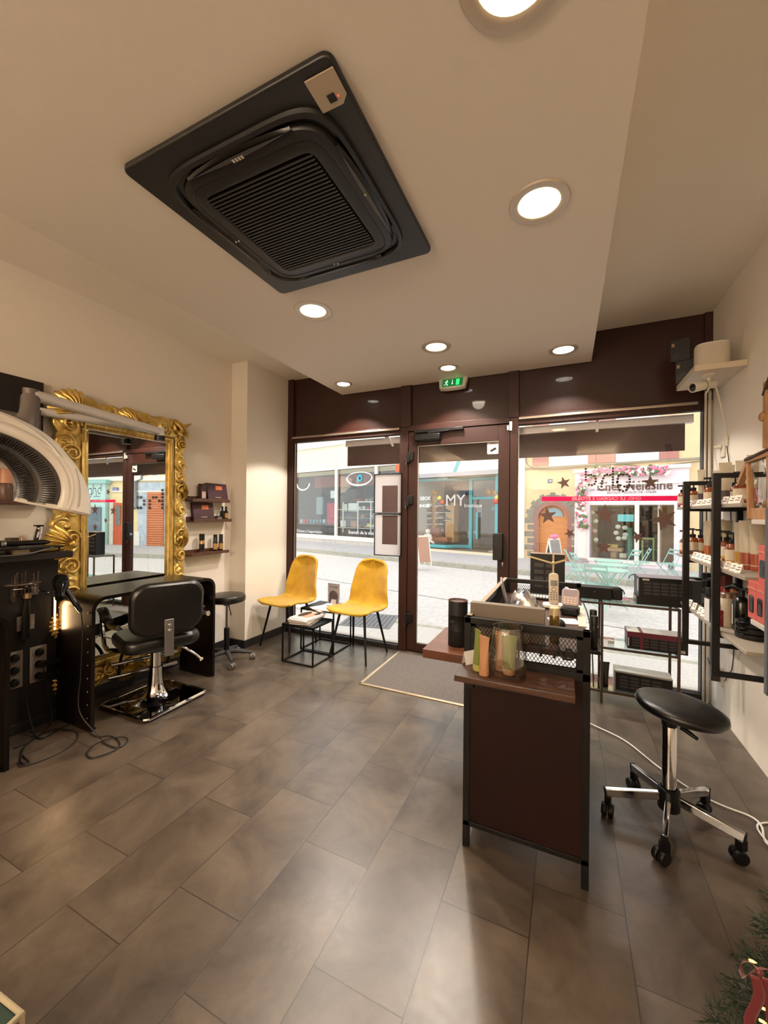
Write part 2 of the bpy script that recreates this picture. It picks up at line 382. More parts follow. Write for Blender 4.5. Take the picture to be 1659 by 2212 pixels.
DL = [(-1.976, 3.30, .075, dif_n, 'small bright ceiling downlight by the left corner of the dropped ceiling, above the window', 46, NEUT, 104, .12, True),
      (-.932, 3.284, .075, dif_n, 'small bright ceiling downlight just above the exit sign', 46, NEUT, 104, .12, True),
      (-.035, 3.267, .09, dif_n, 'bright ceiling downlight near the right edge of the dropped ceiling, above the big window', 32, NEUT, 112, .15, True),
      (-.899, 2.837, .095, dif_y, 'ceiling downlight with softer yellowish disc, above and behind the exit sign', 34, WARM, 160, .9, False),
      (-1.436, 2.025, .1, dif_y, 'yellowish ceiling downlight beyond the far corner of the black air conditioner', 52, WARM, 150, .9, False),
      (-.112, 1.686, .1, dif_w, 'glaring warm ceiling downlight between the air conditioner and the right edge', 20, WARM, 150, .9, False),
      (-.116, .93, .115, dif_w, 'overexposed warm ceiling downlight cut by the top edge of the photo', 7, WARM, 150, .9, False)]
for a in DL: downlight(*a[:5], a[5]*KE, *a[6:])
# the salon goes on behind the camera; globe and uplights added to brighten ceilings
opal = M('glowing fill glass', (255, 234, 206), .4, emit=225)
t = T('added_globe_lamp', 'glowing fill glass globe behind the camera, added to brighten the ceiling', 'added lamp', (-1.24, -2.3, 1.95))
G().ell((0, 0, 0), .125, .125, .125, 24, 14).build('glass_globe', opal, t)
G().cyl((0, 0, .12), (0, 0, ZS-1.95), .005, n=8).build('hanging_cord', blackplastic, t)
for x in (-2.5, -.6, .5):  # unseen uplights, added so their bounce fills the ceiling
    t = T('added_uplight', 'dark unseen uplight on the back wall, added to brighten the ceiling', 'wall lamp', (x, YB, 1.85), group='added uplights behind the camera')
    G().box(-.2, .2, .12, .14, 0, .12).box(-.2, .2, .01, .14, 0, .01).box(-.2, -.19, .01, .14, 0, .12).box(.19, .2, .01, .14, 0, .12).build('housing', blackmetal, t, smooth=False)
    G().quad((-.18, .02, .06), (.18, .02, .06), (.18, .115, .06), (-.18, .115, .06)).build('fill_emitter', M('added uplight glow', (255, 234, 206), .4, emit=860), t, smooth=False)
# ================================================================== AIR CONDITIONER
ac = T('air_conditioner', 'large square black ceiling cassette air conditioner with ribbed centre grille', 'air conditioner', (-1.027, 1.327, ZS))
acm = M('black air conditioner casing', (24, 23, 24), .42, bump=.05, bscale=300); acd = M('black glossy groove', (10, 10, 11), .25)
def sq(h, e, n=96, z=0):
    out = []
    for i in range(n):
        a = 2*PI*i/n; c, s = math.cos(a), math.sin(a)
        out.append((h*abs(c)**(2/e)*(1 if c > 0 else -1), h*abs(s)**(2/e)*(1 if s > 0 else -1), z))
    return out
def loft(rings):
    n = len(rings[0]); vs = [p for r in rings for p in r]
    fs = [(k*n+i, k*n+(i+1) % n, (k+1)*n+(i+1) % n, (k+1)*n+i) for k in range(len(rings)-1) for i in range(n)]
    return vs, fs
G().prism(rrect(.885, .885, .03), -.024, -.002).build('cover_plate', acm, ac, bev=.006)
v, f = loft([sq(.372, 6, z=-.024), sq(.369, 6, z=-.036), sq(.356, 6, z=-.040), sq(.350, 6, z=-.028)])
G().add(v, f).build('outer_rim', acm, ac)
v, f = loft([sq(.350, 6, z=-.0255), sq(.322, 6, z=-.0255)])
G().add(v, f).build('air_groove', acd, ac)
v, f = loft([sq(.338, 5.5, z=-.026), sq(.332, 5.5, z=-.042), sq(.318, 5.5, z=-.048), sq(.300, 8, z=-.050), sq(.297, 8, z=-.047), sq(.293, 8, z=-.050), sq(.252, 16, z=-.050), sq(.245, 18, z=-.040)])
G().add(v, f).build('inner_frame', acm, ac)
for k in range(4):
    mm_ = RZ(k*PI/2) @ TR(0, -.338, 0)
    def slot(u, w, mm_=mm_):
        x = (u-.5)*.46; wd = .034*math.sin(PI*min(max(u, .03), .97))**.6; return (x, (w-.5)*wd*1.3+.004, -.0405-.010*math.sin(PI*w))
    o = G(mm_).grid(slot, 24, 5).build('air_vane', acd, ac)
    G(mm_).grid(lambda u, w: ((u-.5)*.38, .002+(w-.5)*.014*math.sin(PI*u), -.0525), 16, 1).build('vane_blade', M('vane grey', (62, 58, 58), .3), o)
G().box(-.245, .245, -.245, .245, -.040, -.036).build('filter_backing', acd, ac, smooth=False)
g = G()
for i in range(30):
    y = -.234+i*.01612
    g.box(-.243, .243, y-.0036, y+.0036, -.050, -.041)
g.build('grille', acm, ac, smooth=False, label='ribbed square intake grille')
q = P(712, 196, z=ZS-.026)
rcv = G(TR(q.x+1.027, q.y-1.327, -.0275)).prism([(-.052, -.05), (.042, -.05), (.042, .025), (.02, .045), (-.052, .045)], -.002, .002).build('receiver_cover', M('yellowed white plastic', (176, 160, 140), .55), ac, label='yellowish square receiver cover')
G(TR(q.x+1.027, q.y-1.327, -.0305)).box(-.014, .01, .005, .028, -.001, .001).build('receiver_window', acd, rcv)
G(TR(q.x+1.027, q.y-1.327, -.0305)).ell((.018, .018, 0), .003, .003, .002, 8, 4).build('indicator_light', M('red led', (255, 60, 50), .4, emit=2), rcv)
g = G()
q = P(514, 342, z=ZS-.05)
for i in range(4): g.box(q.x+1.027-.024+i*.013, q.x+1.027-.016+i*.013, q.y-1.327-.006, q.y-1.327+.006, -.0535, -.052)
for (u, v_) in ((510, 522), (516, 520), (722, 570), (730, 569), (789, 420)):
    q = P(u, v_, z=ZS-.05); g.box(q.x+1.027-.003, q.x+1.027+.003, q.y-1.327-.003, q.y-1.327+.003, -.0535, -.050)
g.build('marker_dots', M('pale marks', (200, 190, 175), .5), ac, smooth=False)
# ================================================================== GILT MIRROR
gold = M('gilt carved frame', (240, 214, 132), .34, .75, rgb2=(196, 156, 76), nscale=12, bump=.5, bscale=90)
golds = M('gilt smooth moulding', (238, 210, 130), .33, .75, rgb2=(180, 142, 70), nscale=14, stretch=(1, 6, 1))
mir = T('gilt_mirror', 'tall mirror in an ornate carved gilt frame standing behind the salon desk', 'mirror', (-3.035, 1.912, .10), math.radians(.64))
my, mh = .495, 2.035                    # half width, height of the outer frame
gy0, gy1, gz0, gz1 = -.285, .325, .20, 1.815      # opening
G().quad((-.012, gy0, gz0), (-.012, gy1, gz0), (-.012, gy1, gz1), (-.012, gy0, gz1)).build('mirror_glass', M('mirror silvering', (232, 235, 232), .0, 1), mir, smooth=False)
G().box(-.028, -.016, -my+.05, my-.05, .05, mh-.05).build('back_board', blackplastic, mir, smooth=False)
# smooth inner moulding
pr = [(0, -.012), (.0, .004), (.008, .012), (.018, .010), (.022, .018), (.034, .022), (.046, .016), (.05, .004), (.062, .004)]
vs = []; fs = []
cor = [(gy0, gz0, -1, -1), (gy1, gz0, 1, -1), (gy1, gz1, 1, 1), (gy0, gz1, -1, 1)]
for y, z, a, c in cor:
    for o_, h_ in pr: vs.append((h_, y+a*o_, z+c*o_))
n = len(pr)
for i in range(4):
    for k in range(n-1): fs.append((i*n+k, i*n+k+1, ((i+1) % 4)*n+k+1, ((i+1) % 4)*n+k))
G().add(vs, fs).build('inner_moulding', golds, mir)
# carved outer border: scroll relief on a strip that runs around the frame
def spiral(x, y, cx, cy, r0, sgn):
    dx, dy = x-cx, (y-cy)*sgn; r = math.hypot(dx, dy)
    if r > r0: return None
    a = math.atan2(dy, dx)
    return .5+.5*math.cos(2*PI*r/(r0*.52)-a), r/r0
def carve(s, w, Lseg):
    "relief height at distance s along the side and 0..1 across"
    p = .135; k = math.floor(s/p); u = s-k*p; h = .25+.1*math.sin(s*95+w*7)
    best = 0
    for kk in (k-1, k, k+1):
        sg = 1 if kk % 2 else -1
        q = spiral(s, w*.13, (kk+.5)*p, .065+.012*sg, .074, sg)
        if q:
            e = (1-q[1]**3); best = max(best, (.35+.65*q[0])*e)
    leaf = abs(math.sin(s*46+math.sin(w*9)*1.3))**.5*math.sin(PI*min(1, w*1.05))
    return max(best, leaf*.55, h*.5)
W_ = .145; WR = .10
def side(a, bb, out, name):
    "a, bb: inner corners (y, z); out: outward direction"
    W_ = WR if out == (1, 0) else .145
    ax = Vector((0, *a)); bx = Vector((0, *bb)); d = (bx-ax); Ls = d.length; d.normalize(); o = Vector((0, *out))
    ext = W_
    nu = int((Ls+2*ext)/.0065); nv = 22
    def fn(u, w):
        s = -ext+u*(Ls+2*ext)
        scal = 1+.17*abs(math.sin(s*PI/.135))-.12+.06*math.sin(s*19+1)
        ww = w*W_*scal
        over = max(0, -s, s-Ls)                   # mitre at the corners
        lim = max(0.0, over)
        pos = ax + d*s + o*max(ww, lim*.999)
        edge = math.sin(PI*min(1, max(0, w)))**.5 if w > 0 else 0
        h = .004+.034*carve(s, w, Ls)*edge*(1-.35*w)
        if w > .97: h = -.018
        return (h+.004, pos.y, pos.z)
    return G().grid(fn, nu, nv)
i0, i1, j0, j1 = gy0-.06, gy1+.06, gz0-.06, gz1+.06
for a, c, o_ in (((i0, j0), (i0, j1), (-1, 0)), ((i1, j1), (i1, j0), (1, 0)), ((i0, j1), (i1, j1), (0, 1)), ((i1, j0), (i0, j0), (0, -1))):
    side(a, c, o_, '').build('carved_border', gold, mir, ang=1.2)
def shell(y, z, r, a0, par, spread=2.3, nr=9):
    g = G(TR(.012, y, z) @ RX(a0))
    def fn(u, w):
        a = (u-.5)*spread; rid = abs(math.sin(u*nr*PI)); rr = r*w*(1+.07*rid*w)
        return (.012+.05*math.sin(PI*w**.8)*(.62+.38*rid)+.012*(1-w), math.sin(a)*rr, math.cos(a)*rr)
    g.grid(fn, 72, 10); g.ell((.04, 0, 0), .02, r*.2, r*.2, 12, 8)
    return g.build('shell_ornament', gold, par, ang=1.2)
for y, z, r, a in ((0, 1.89, .125, 0), (.40, 1.90, .105, -PI/4), (-.38, 1.90, .15, PI/4), (.415, 1.02, .10, -PI/2), (.415, 1.42, .09, -PI/2), (.415, .62, .09, -PI/2), (-.40, 1.02, .15, PI/2), (-.41, .5, .13, PI/2),
                   (0, .10, .13, PI), (.40, .12, .11, -PI*.75), (-.38, .12, .14, PI*.75)):
    shell(y, z, r, a, mir)
def scroll(y, z, r, a0, sg, par=None, turns=1.6):
    pts = []; n = 40
    for i in range(n+1):
        t = i/n; rr = r*(1-t)**.8+.006; a = a0+sg*t*turns*2*PI
        pts.append((.03+.022*t, y+rr*math.cos(a), z+rr*math.sin(a)))
    return pts
for k in range(9):
    z = .3+k*.19
    G().tube(scroll(.43, z, .036, PI*(k % 2), 1 if k % 2 else -1), [.009]*30+[.007]*11, 7).build('scroll_ornament', gold, mir, ang=1.2); G().tube(scroll(-.40, z, .052, PI*(k % 2), -1 if k % 2 else 1), [.010]*30+[.008]*11, 7).build('scroll_ornament', gold, mir, ang=1.2)
for k in range(5):
    y = -.28+k*.14
    G().tube(scroll(y, 1.915, .042, PI/2*(k % 2), 1 if k % 2 else -1), .008, 7).build('scroll_ornament', gold, mir, ang=1.2); G().tube(scroll(y, .095, .04, PI/2*(k % 2), 1 if k % 2 else -1), .008, 7).build('scroll_ornament', gold, mir, ang=1.2)
# ================================================================== SALON DESKS (bent dark metal)
desk_m = M('dark bronze steel sheet', (46, 35, 30), .34, .75, rgb2=(26, 21, 20), nscale=5, bump=.05)
desk_e = M('dark steel edge', (70, 60, 56), .35, .7)
def bent(y0, y1, x0, x1, top, th, r):
    "inverted U profile in the yz plane, extruded along x"
    def arc(cy, cz, rr, a0, a1, n=10): return [(cy+rr*math.cos(math.radians(a0+(a1-a0)*i/n)), cz+rr*math.sin(math.radians(a0+(a1-a0)*i/n))) for i in range(n+1)]
    out = [(y1, 0)]+arc(y1-r, top-r, r, 0, 90)+arc(y0+r, top-r, r, 90, 180)+[(y0, 0)]
    ri = r-th
    inn = [(y1-th, 0)]+arc(y1-r, top-r, ri, 0, 90)+arc(y0+r, top-r, ri, 90, 180)+[(y0+th, 0)]
    n = len(out); vs = [(x, *p) for x in (x0, x1) for p in out+inn]; fs = []; k = 2*n
    for i in range(n-1):
        fs += [(i, i+1, i+1+k, i+k), (n+i+1, n+i, n+i+k, n+i+1+k), (i+1, i, n+i, n+i+1), (k+i, k+i+1, k+n+i+1, k+n+i)]
    fs += [(0, k, k+n, n), (n-1, 2*n-1, k+2*n-1, k+n-1)]
    return G().add(vs, fs)
def salon_desk(y0, y1, label):
    t = T('salon_desk', label, 'desk', (-2.606, y0, 0))
    W = y1-y0
    bent(0, W, -.385, 0, .812, .022, .085).build('bent_steel_shell', desk_m, t, ang=.5)
    g = G()
    for x in (-.02, -.365):
        for i in range(12): g.ell((x, .12+i*(W-.24)/11, .8125), .0055, .0055, .003, 8, 4)
    g.build('top_rivet', M('steel rivets', (150, 135, 118), .3, .9), t)
    g = G()
    for x in (-.035, -.35):
        for i in range(9): g.ell((x, -.0005, .08+i*.08), .0055, .003, .0055, 8, 4); g.ell((x, W+.0005, .08+i*.08), .0055, .003, .0055, 8, 4)
    g.build('side_rivet', _M['steel rivets'], t)
    G().box(-.37, -.015, .0225, .04, 0, .012).build('foot_strip', blackmetal, t, bev=.002); G().box(-.37, -.015, W-.04, W-.0225, 0, .012).build('foot_strip', blackmetal, t, bev=.002)
    return t
sd = salon_desk(1.428, 2.356, 'riveted dark steel salon desk with rounded corners under the gilt mirror')
salon_desk(.10, 1.045, 'identical dark steel salon desk cut by the left edge of the photo')
tr = T('utility_tray', 'small dark tray with white handle hanging under the right end of the salon desk', 'tray', (-2.80, 2.30, .62))
G().box(-.1, .1, -.025, .03, -.03, .05).build('tray', blackmetal, tr, bev=.004)
G().box(.10, .125, -.06, .0, -.012, .018).build('pull', white, tr, bev=.004)
# ================================================================== STYLING CHAIR
sc_ = T('styling_chair', 'black vinyl hydraulic styling chair with square chrome base facing the mirror', 'chair', (-2.635, 1.865, 0), math.radians(159))
# local +x faces the mirror
def cushion(w, d, h, r, name, par, m=None, puff=.25):
    g = G(m)
    poly = rrect(w, d, r, 7)
    n = len(poly); rings = []
    for k in range(9):
        t = k/8; z = -h/2+h*t; s = 1-(abs(2*t-1)**3.2)*puff*h/min(w, d)*2
        rings.append([(x*s, y*s, z) for x, y in poly])
    v, f = loft(rings); g.add(v, f)
    for rr, rev in ((rings[0], 1), (rings[-1], 0)):
        c = (0, 0, rr[0][2]+(-.012 if rev else .014)); vv = [c]+list(rr)
        mids = [(x*.6, y*.6, rr[0][2]+(-.009 if rev else .010)) for x, y, _ in rr]
        vv = [c]+mids+list(rr); ff = []
        for i in range(n):
            j = (i+1) % n
            a = (0, 1+i, 1+j); b_ = (1+i, 1+n+i, 1+n+j, 1+j)
            ff += [a[::-1], b_[::-1]] if rev else [a, b_]
        g.add(vv, ff)
    return g.build(name, vinylblack, par, ang=1.2)
bz = RZ(math.radians(22))
G(bz).prism(rrect(.465, .465, .035), .012, .028).build('base_plate', M('dark chrome plate', (120, 120, 122), .06, 1), sc_, bev=.004)
g = G(bz); g.tube([(*p, .022) for p in rrect(.47, .47, .035)], .011, 8, closed=True); g.build('base_rim', chrome, sc_, label='chrome rim of the base')
G(bz).prism(rrect(.45, .45, .03), 0, .012).build('base_pad', blackplastic, sc_)
G().lathe([(.16, .029), (.12, .034), (.085, .05), (.06, .085), (.048, .14), (.043, .20), (.043, .25)], 32).build('column_flare', chrome, sc_)
G().lathe([(.036, .2), (.036, .395), (.03, .4)], 28).build('hydraulic_column', chrome, sc_)
G().box(-.14, .12, -.10, .10, .385, .405).build('seat_bracket', blackmetal, sc_, bev=.004)
cushion(.48, .48, .09, .10, 'seat', sc_, TR(0, 0, .455) @ RY(.04))
bm = TR(-.262, 0, .70) @ RY(math.radians(-97)) 
cushion(.345, .445, .07, .10, 'backrest', sc_, bm @ TR(.012, 0, 0))
G(TR(-.315, 0, 0) @ RY(.02)).box(0, .008, -.028, .028, .40, .64).build('back_bracket', steel, sc_, bev=.003, label='flat brushed steel strip on the back')
g = G()
for z in (.605, .57): g.ell((-.313, 0, z), .006, .011, .011, 12, 6)
g.build('bracket_screw', chrome, sc_)
for s in (1, -1):
    a = G(); a.tube(smoothpts([(-.24, .27*s, .62), (-.06, .29*s, .605), (.14, .29*s, .645), (.22, .285*s, .60), (.20, .28*s, .48), (.12, .27*s, .40), (.02, .2*s, .395)], 5), .014, 8, flat=1.4)
    af = a.build('arm_frame', chrome, sc_)
    pd = G(); pd.tube(smoothpts([(-.06, .29*s, .622), (.05, .29*s, .632), (.15, .29*s, .665), (.23, .287*s, .645)], 5), [.02]+[.031]*13+[.024, .012], 10, flat=.62); pd.build('arm_pad', vinylblack, af)
g = G(); g.tube(smoothpts([(0, -.02, .40), (-.05, -.12, .385), (-.09, -.20, .33), (-.11, -.26, .27), (-.125, -.255, .25)], 5), .009, 8); lv = g.build('pump_lever', chrome, sc_)
G().cyl((-.11, -.275, .262), (-.0, -.305, .222), .011, n=10).build('lever_pedal', chrome, lv)
fr = G().tube(smoothpts([(.10, -.15, .40), (.24, -.16, .30), (.31, -.165, .13)], 5), .011, 8).tube(smoothpts([(.10, .15, .40), (.24, .16, .30), (.31, .165, .13)], 5), .011, 8).build('footrest_arm', blackmetal, sc_)
G().cyl((.27, -.22, .235), (.27, .22, .235), .014, n=12).build('footrest_bar', chrome, fr)
G().cyl((.31, -.23, .13), (.31, .23, .13), .017, n=12).build('footrest_bar', chrome, fr)
# ================================================================== WHEELED STOOLS
def caster(g, x, y, ang, r=.024):
    m = TR(x, y, 0) @ RZ(ang)
    g.lathe([(0, -.01), (r*.9, -.01), (r, -.006), (r, .006), (r*.9, .01), (0, .01)], 18, g.m.inverted() @ g.m @ m @ TR(0, .013, r) @ RX(PI/2))
    g.lathe([(0, -.01), (r*.9, -.01), (r, -.006), (r, .006), (r*.9, .01), (0, .01)], 18, m @ TR(0, -.013, r) @ RX(PI/2))
    return g
s1 = T('swivel_stool', 'black round swivel stool on grey castors between the steel desk and the pillar', 'stool', (-2.775, 2.64, 0))
G().lathe([(0, .535), (.14, .535), (.158, .545), (.160, .565), (.158, .588), (.15, .597), (.10, .603), (0, .605)], 40).build('seat', vinylblack, s1)
G().lathe([(.09, .533), (.05, .52), (.03, .505), (.03, .5)], 24).build('seat_plate', steel, s1)
G().lathe([(.0115, .19), (.0115, .53)], 16).build('piston', steel, s1)
G().lathe([(.021, .07), (.024, .09), (.024, .29), (.019, .30)], 20).build('gas_cover', blackplastic, s1)
g = G().tube(smoothpts([(.01, -.01, .522), (.05, -.03, .51), (.11, -.06, .455)], 4), .004, 6); lv = g.build('height_lever', blackmetal, s1)
G().ell((.118, -.064, .447), .014, .012, .010).build('lever_knob', chrome, lv)
gr = M('dark grey nylon', (48, 47, 48), .55)
cgr = M('translucent grey castor', (95, 90, 88), .4)
for k in range(5):
    a = math.radians(-32+72*k); c, s = math.cos(a), math.sin(a)
    g = G(); pts = [(c*t, s*t, z) for t, z in ((.01, .085), (.08, .085), (.15, .072), (.215, .060))]; g.tube(smoothpts(pts, 4), [.022]*4+[.019]*5+[.014]*4, 8, flat=1.0)
    lg = g.build('base_arm', gr, s1)
    cg = G(); caster(cg, c*.222, s*.222, a+.7+k, .026); cb_ = cg.build('castor', cgr, lg)
    G(TR(c*.222, s*.222, 0) @ RZ(a+.7+k)).box(-.012, .02, -.009, .009, .024, .05).build('castor_fork', steel, lg, bev=.003)
s2 = T('chrome_stool', 'large round black vinyl stool with chrome column and five chrome castor legs', 'stool', (.412, 2.085, 0))
mt = TR(.03, -.035, .535) @ RZ(.0) @ RY(.10) @ RX(-.02)
G(mt).lathe([(0, -.026), (.12, -.027), (.152, -.020), (.164, -.004), (.160, .012), (.14, .021), (.09, .027), (0, .029)], 48).build('seat', vinylblack, s2, ang=1.2)
G().lathe([(.0, .50), (.04, .505), (.018, .48), (.018, .44), (0, .44)], 20).build('upper_tube', blackplastic, s2)
G().lathe([(.027, .135), (.027, .445), (.023, .452)], 28).build('column', chrome, s2)
G().lathe([(.028, .438), (.030, .443), (.030, .462), (.02, .468)], 28).build('column_collar', blackplastic, s2)
lv = G().tube([(.02, -.02, .50), (.04, -.035, .455)], .004, 6).build('height_lever', blackmetal, s2)
G(TR(.05, -.04, .445) @ RZ(-.6) @ RY(.35)).prism([(-.02, -.012), (.045, -.004), (.045, .006), (-.02, .018)], -.006, .006).build('lever_paddle', blackplastic, lv, bev=.003)
G().lathe([(.036, .075), (.041, .08), (.041, .165), (.03, .172)], 28).build('hub', blackplastic, s2)
for k, ang in enumerate((188, 115, 44, -22, 256)):
    a = math.radians(ang); c, s = math.cos(a), math.sin(a)
    lg = G().bar((c*.035, s*.035, .128), (c*.245, s*.245, .098), .022, .034).build('leg', chrome, s2, bev=.003)
    G().bar((c*.244, s*.244, .0985), (c*.251, s*.251, .0975), .024, .036).build('end_cap', blackplastic, lg, bev=.002)
    cg = G(); caster(cg, c*.235+.012*math.cos(a+1.2+k), s*.235+.012*math.sin(a+1.2+k), a+1.2+k*1.9, .027)
    cg.box(-.016, .016, -.012, .012, .045, .085, TR(c*.235, s*.235, 0) @ RZ(a+1.2+k)); cg.build('castor', blackplastic, lg)
# ================================================================== YELLOW CHAIRS
yv = M('mustard yellow velvet', (192, 150, 8), .85, sheen=.3, rgb2=(166, 124, 6), nscale=7, bump=.3, bscale=90)
def yellow_chair(loc, rz, label):
    t = T('shell_chair', label, 'chair', loc, rz, 'yellow velvet shell chairs')
    # local: faces -y ; seat shell as a lofted sheet
    def prof(v):
        # v 0 front edge .. 1 top of back: returns y, z
        P_ = [(-.235, .428), (-.225, .452), (-.12, .458), (.02, .440), (.12, .445), (.175, .495), (.205, .60), (.235, .72), (.262, .82), (.268, .868)]
        x = v*(len(P_)-1); i = min(int(x), len(P_)-2); f = x-i
        p0 = P_[max(i-1, 0)]; p1 = P_[i]; p2 = P_[i+1]; p3 = P_[min(i+2, len(P_)-1)]
        return tuple(.5*((2*b)+(c-a)*f+(2*a-5*b+4*c-d)*f*f+(3*b-a-3*c+d)*f**3) for a, b, c, d in zip(p0, p1, p2, p3))
    def hw(v):
        if v < .12: return .15+.075*math.sin(PI/2*v/.12)
        if v < .5: return .225-.008*math.sin((v-.12)/.38*PI)
        if v < .8: return .225-.05*((v-.5)/.3)
        q = (v-.8)/.2; return .175*math.sqrt(max(0, 1-q**2.4))+.001
    def fn(u, v):
        y, z = prof(v); w = hw(v); s = 2*u-1; x = s*w
        e = abs(s)**2.4
        if v < .5: z += .022*e*(1 if v > .1 else v/.1)
        k = max(0, min(1, (v-.45)/.2)); y -= .055*e*k*(1-.5*max(0, (v-.8)/.2))
        return (x, y, z)
    G().grid(fn, 22, 40).build('shell_seat', yv, t, solid=.026, sub=1, ang=3)
    for x, y, a, c in ((-.2, -.2, -.13, -.12), (.2, -.2, .13, -.12), (-.195, .2, -.13, .1), (.195, .2, .13, .1)):
        G().tube([(x, y, 0), (a, c, .435)], [.0085, .013], 10).build('leg', blackmetal, t)
    G().bar((-.14, -.11, .428), (.14, -.11, .428), .02, .012).bar((-.14, .10, .424), (.14, .10, .424), .02, .012).bar((0, -.11, .426), (0, .1, .426), .02, .012).build('seat_support', blackmetal, t)
    return t
yc = yellow_chair((-2.568, 3.262, 0), math.radians(-6), 'mustard yellow velvet shell chair beside the wall pillar')
dup(yc, (-1.777, 3.300, 0), math.radians(-4), 'mustard yellow velvet shell chair in front of the posters, nearer the door')
# ================================================================== NESTING TABLES
def cube_table(x0, x1, y0, y1, h, label):
    t = T('nesting_table', label, 'side table', ((x0+x1)/2, (y0+y1)/2, 0)); W, D = (x1-x0)/2, (y1-y0)/2; s = .012
    G().box(-W, W, -D, D, h-.006, h).box(-W, W, -D, -D+s, h-s-.006, h-.006).box(-W, W, D-s, D, h-s-.006, h-.006).box(-W, -W+s, -D, D, h-s-.006, h-.006).box(W-s, W, -D, D, h-s-.006, h-.006).build('table_top', blackmetal, t, smooth=False)
    for a in (-1, 1):
        for c in (-1, 1):
            xx, yy = a*(W-s/2), c*(D-s/2); G().box(xx-s/2, xx+s/2, yy-s/2, yy+s/2, 0, h-s-.006).build('leg', blackmetal, t, smooth=False)
    G().box(-W+s, W-s, -D, -D+s, 0, s).box(-W, -W+s, -D+s, D-s, 0, s).box(W-s, W, -D+s, D-s, 0, s).box(-W+s, W-s, D-s, D, 0, s).build('floor_rail', blackmetal, t, smooth=False)
    return t
cube_table(-2.375, -1.990, 3.19, 3.53, .408, 'taller black wire cube side table standing between the yellow chairs')
cube_table(-2.325, -1.985, 2.85, 3.175, .345, 'lower black wire cube side table pulled out in front')
def magazine(x, y, z, a, w, h, th, cm, label, art=None, nm='magazine'):
    t = T(nm, label, 'magazine', (x, y, z), a, 'magazines on the black wire tables')
    G().prism(rrect(w, h, .004), 0, th*.88).build('pages', paper, t, smooth=False)
    g = G().grid(lambda u, v: ((u-.5)*w*1.01, (v-.5)*h*1.01, th*.9+.002*math.sin(u*3)), 6, 1); g.build('cover', cm, t)
    if art: art(t, th*.9+.0028, w, h)
    return t
def face_art(t, z, w, h):
    G().ell((0.02, 0, z), w*.26, h*.30, .0006, 20, 4).build('cover_portrait', M('printed skin tone', (205, 140, 110), .5), t)
    g = G(); g.ell((-.045, .02, z+.0004), w*.2, h*.34, .0006, 18, 4); g.ell((.06, .07, z+.0004), w*.12, h*.16, .0006, 14, 4); g.build('cover_hair', M('printed dark hair', (60, 40, 32), .5), t)
def blot_art(t, z, w, h):
    g = G()
    for i in range(7): g.ell((R.uniform(-.3, .3)*w, R.uniform(-.35, .35)*h, z), R.uniform(.01, .03), R.uniform(.006, .02), .0005, 10, 4)
    g.build('cover_print', M('printed grey figure', (120, 112, 118), .5), t)
cvs = [M('magazine cover cream', (226, 214, 200), .35), M('magazine cover orange', (205, 120, 70), .35), M('magazine cover white', (232, 232, 235), .3), M('magazine cover dark', (70, 52, 48), .35)]
lab = ['bottom magazine of the pile on the low wire table', 'second magazine from the bottom of the pile on the low wire table', 'middle magazine of the pile on the low wire table', 'slightly turned magazine below the top one on the low wire table', 'top magazine of the pile on the low wire table, with a face on its cover']
z = .346
for i in range(5):
    magazine(-2.17+R.uniform(-.012, .012), 3.02+R.uniform(-.012, .012), z, .12+R.uniform(-.2, .2), .21, .28, .009, cvs[(3, 0, 1, 2, 0)[i]], lab[i], face_art if i == 4 else None); z += .0096
z = .409
for i, l in enumerate(('lower white magazine on the taller wire table', 'upper white magazine with grey figures on the taller wire table')):
    magazine(-2.13+i*.03, 3.29-i*.01, z, -.5+i*.45, .21, .28, .008, cvs[2], l, blot_art if i else None); z += .009
ds = T('acrylic_sign', 'acrylic table sign showing a dark arch on grey, between the yellow chairs', 'sign', (-2.125, 3.40, .409), -.12)
G().box(-.076, .076, -.003, .003, .0, .225).build('acrylic_holder', Mglass('acrylic', (.97, .97, .97), .08), ds, smooth=False)
G().box(-.076, .076, -.05, .03, 0, .003).build('holder_foot', _M['acrylic'], ds, smooth=False)
G().box(-.073, .073, -.0012, .0012, .006, .222).build('printed_sheet', M('sign grey', (165, 158, 162), .6), ds, smooth=False)
am = frame((0, -.0042, 0), (1, 0, 0), (0, 0, 1))
G(am).prism([(-.055, .015), (.055, .015)]+[(.055*math.cos(PI*i/16), .095+.055*math.sin(PI*i/16)) for i in range(17)], 0, .0006).build('printed_arch', M('sign dark arch', (70, 58, 58), .6), ds, smooth=False)
g = G(am)
for i in range(5): g.box(-.038+.004*i, .04-.003*(i % 2)*3, .02+.009*i, .027+.009*i, .0008, .0012)
g.build('printed_towels', M('print pale', (215, 205, 205), .6), ds, smooth=False)
text('Votre avis compte', .0135, am @ TR(0, .188, .001), _M['sign dark arch'], ds)
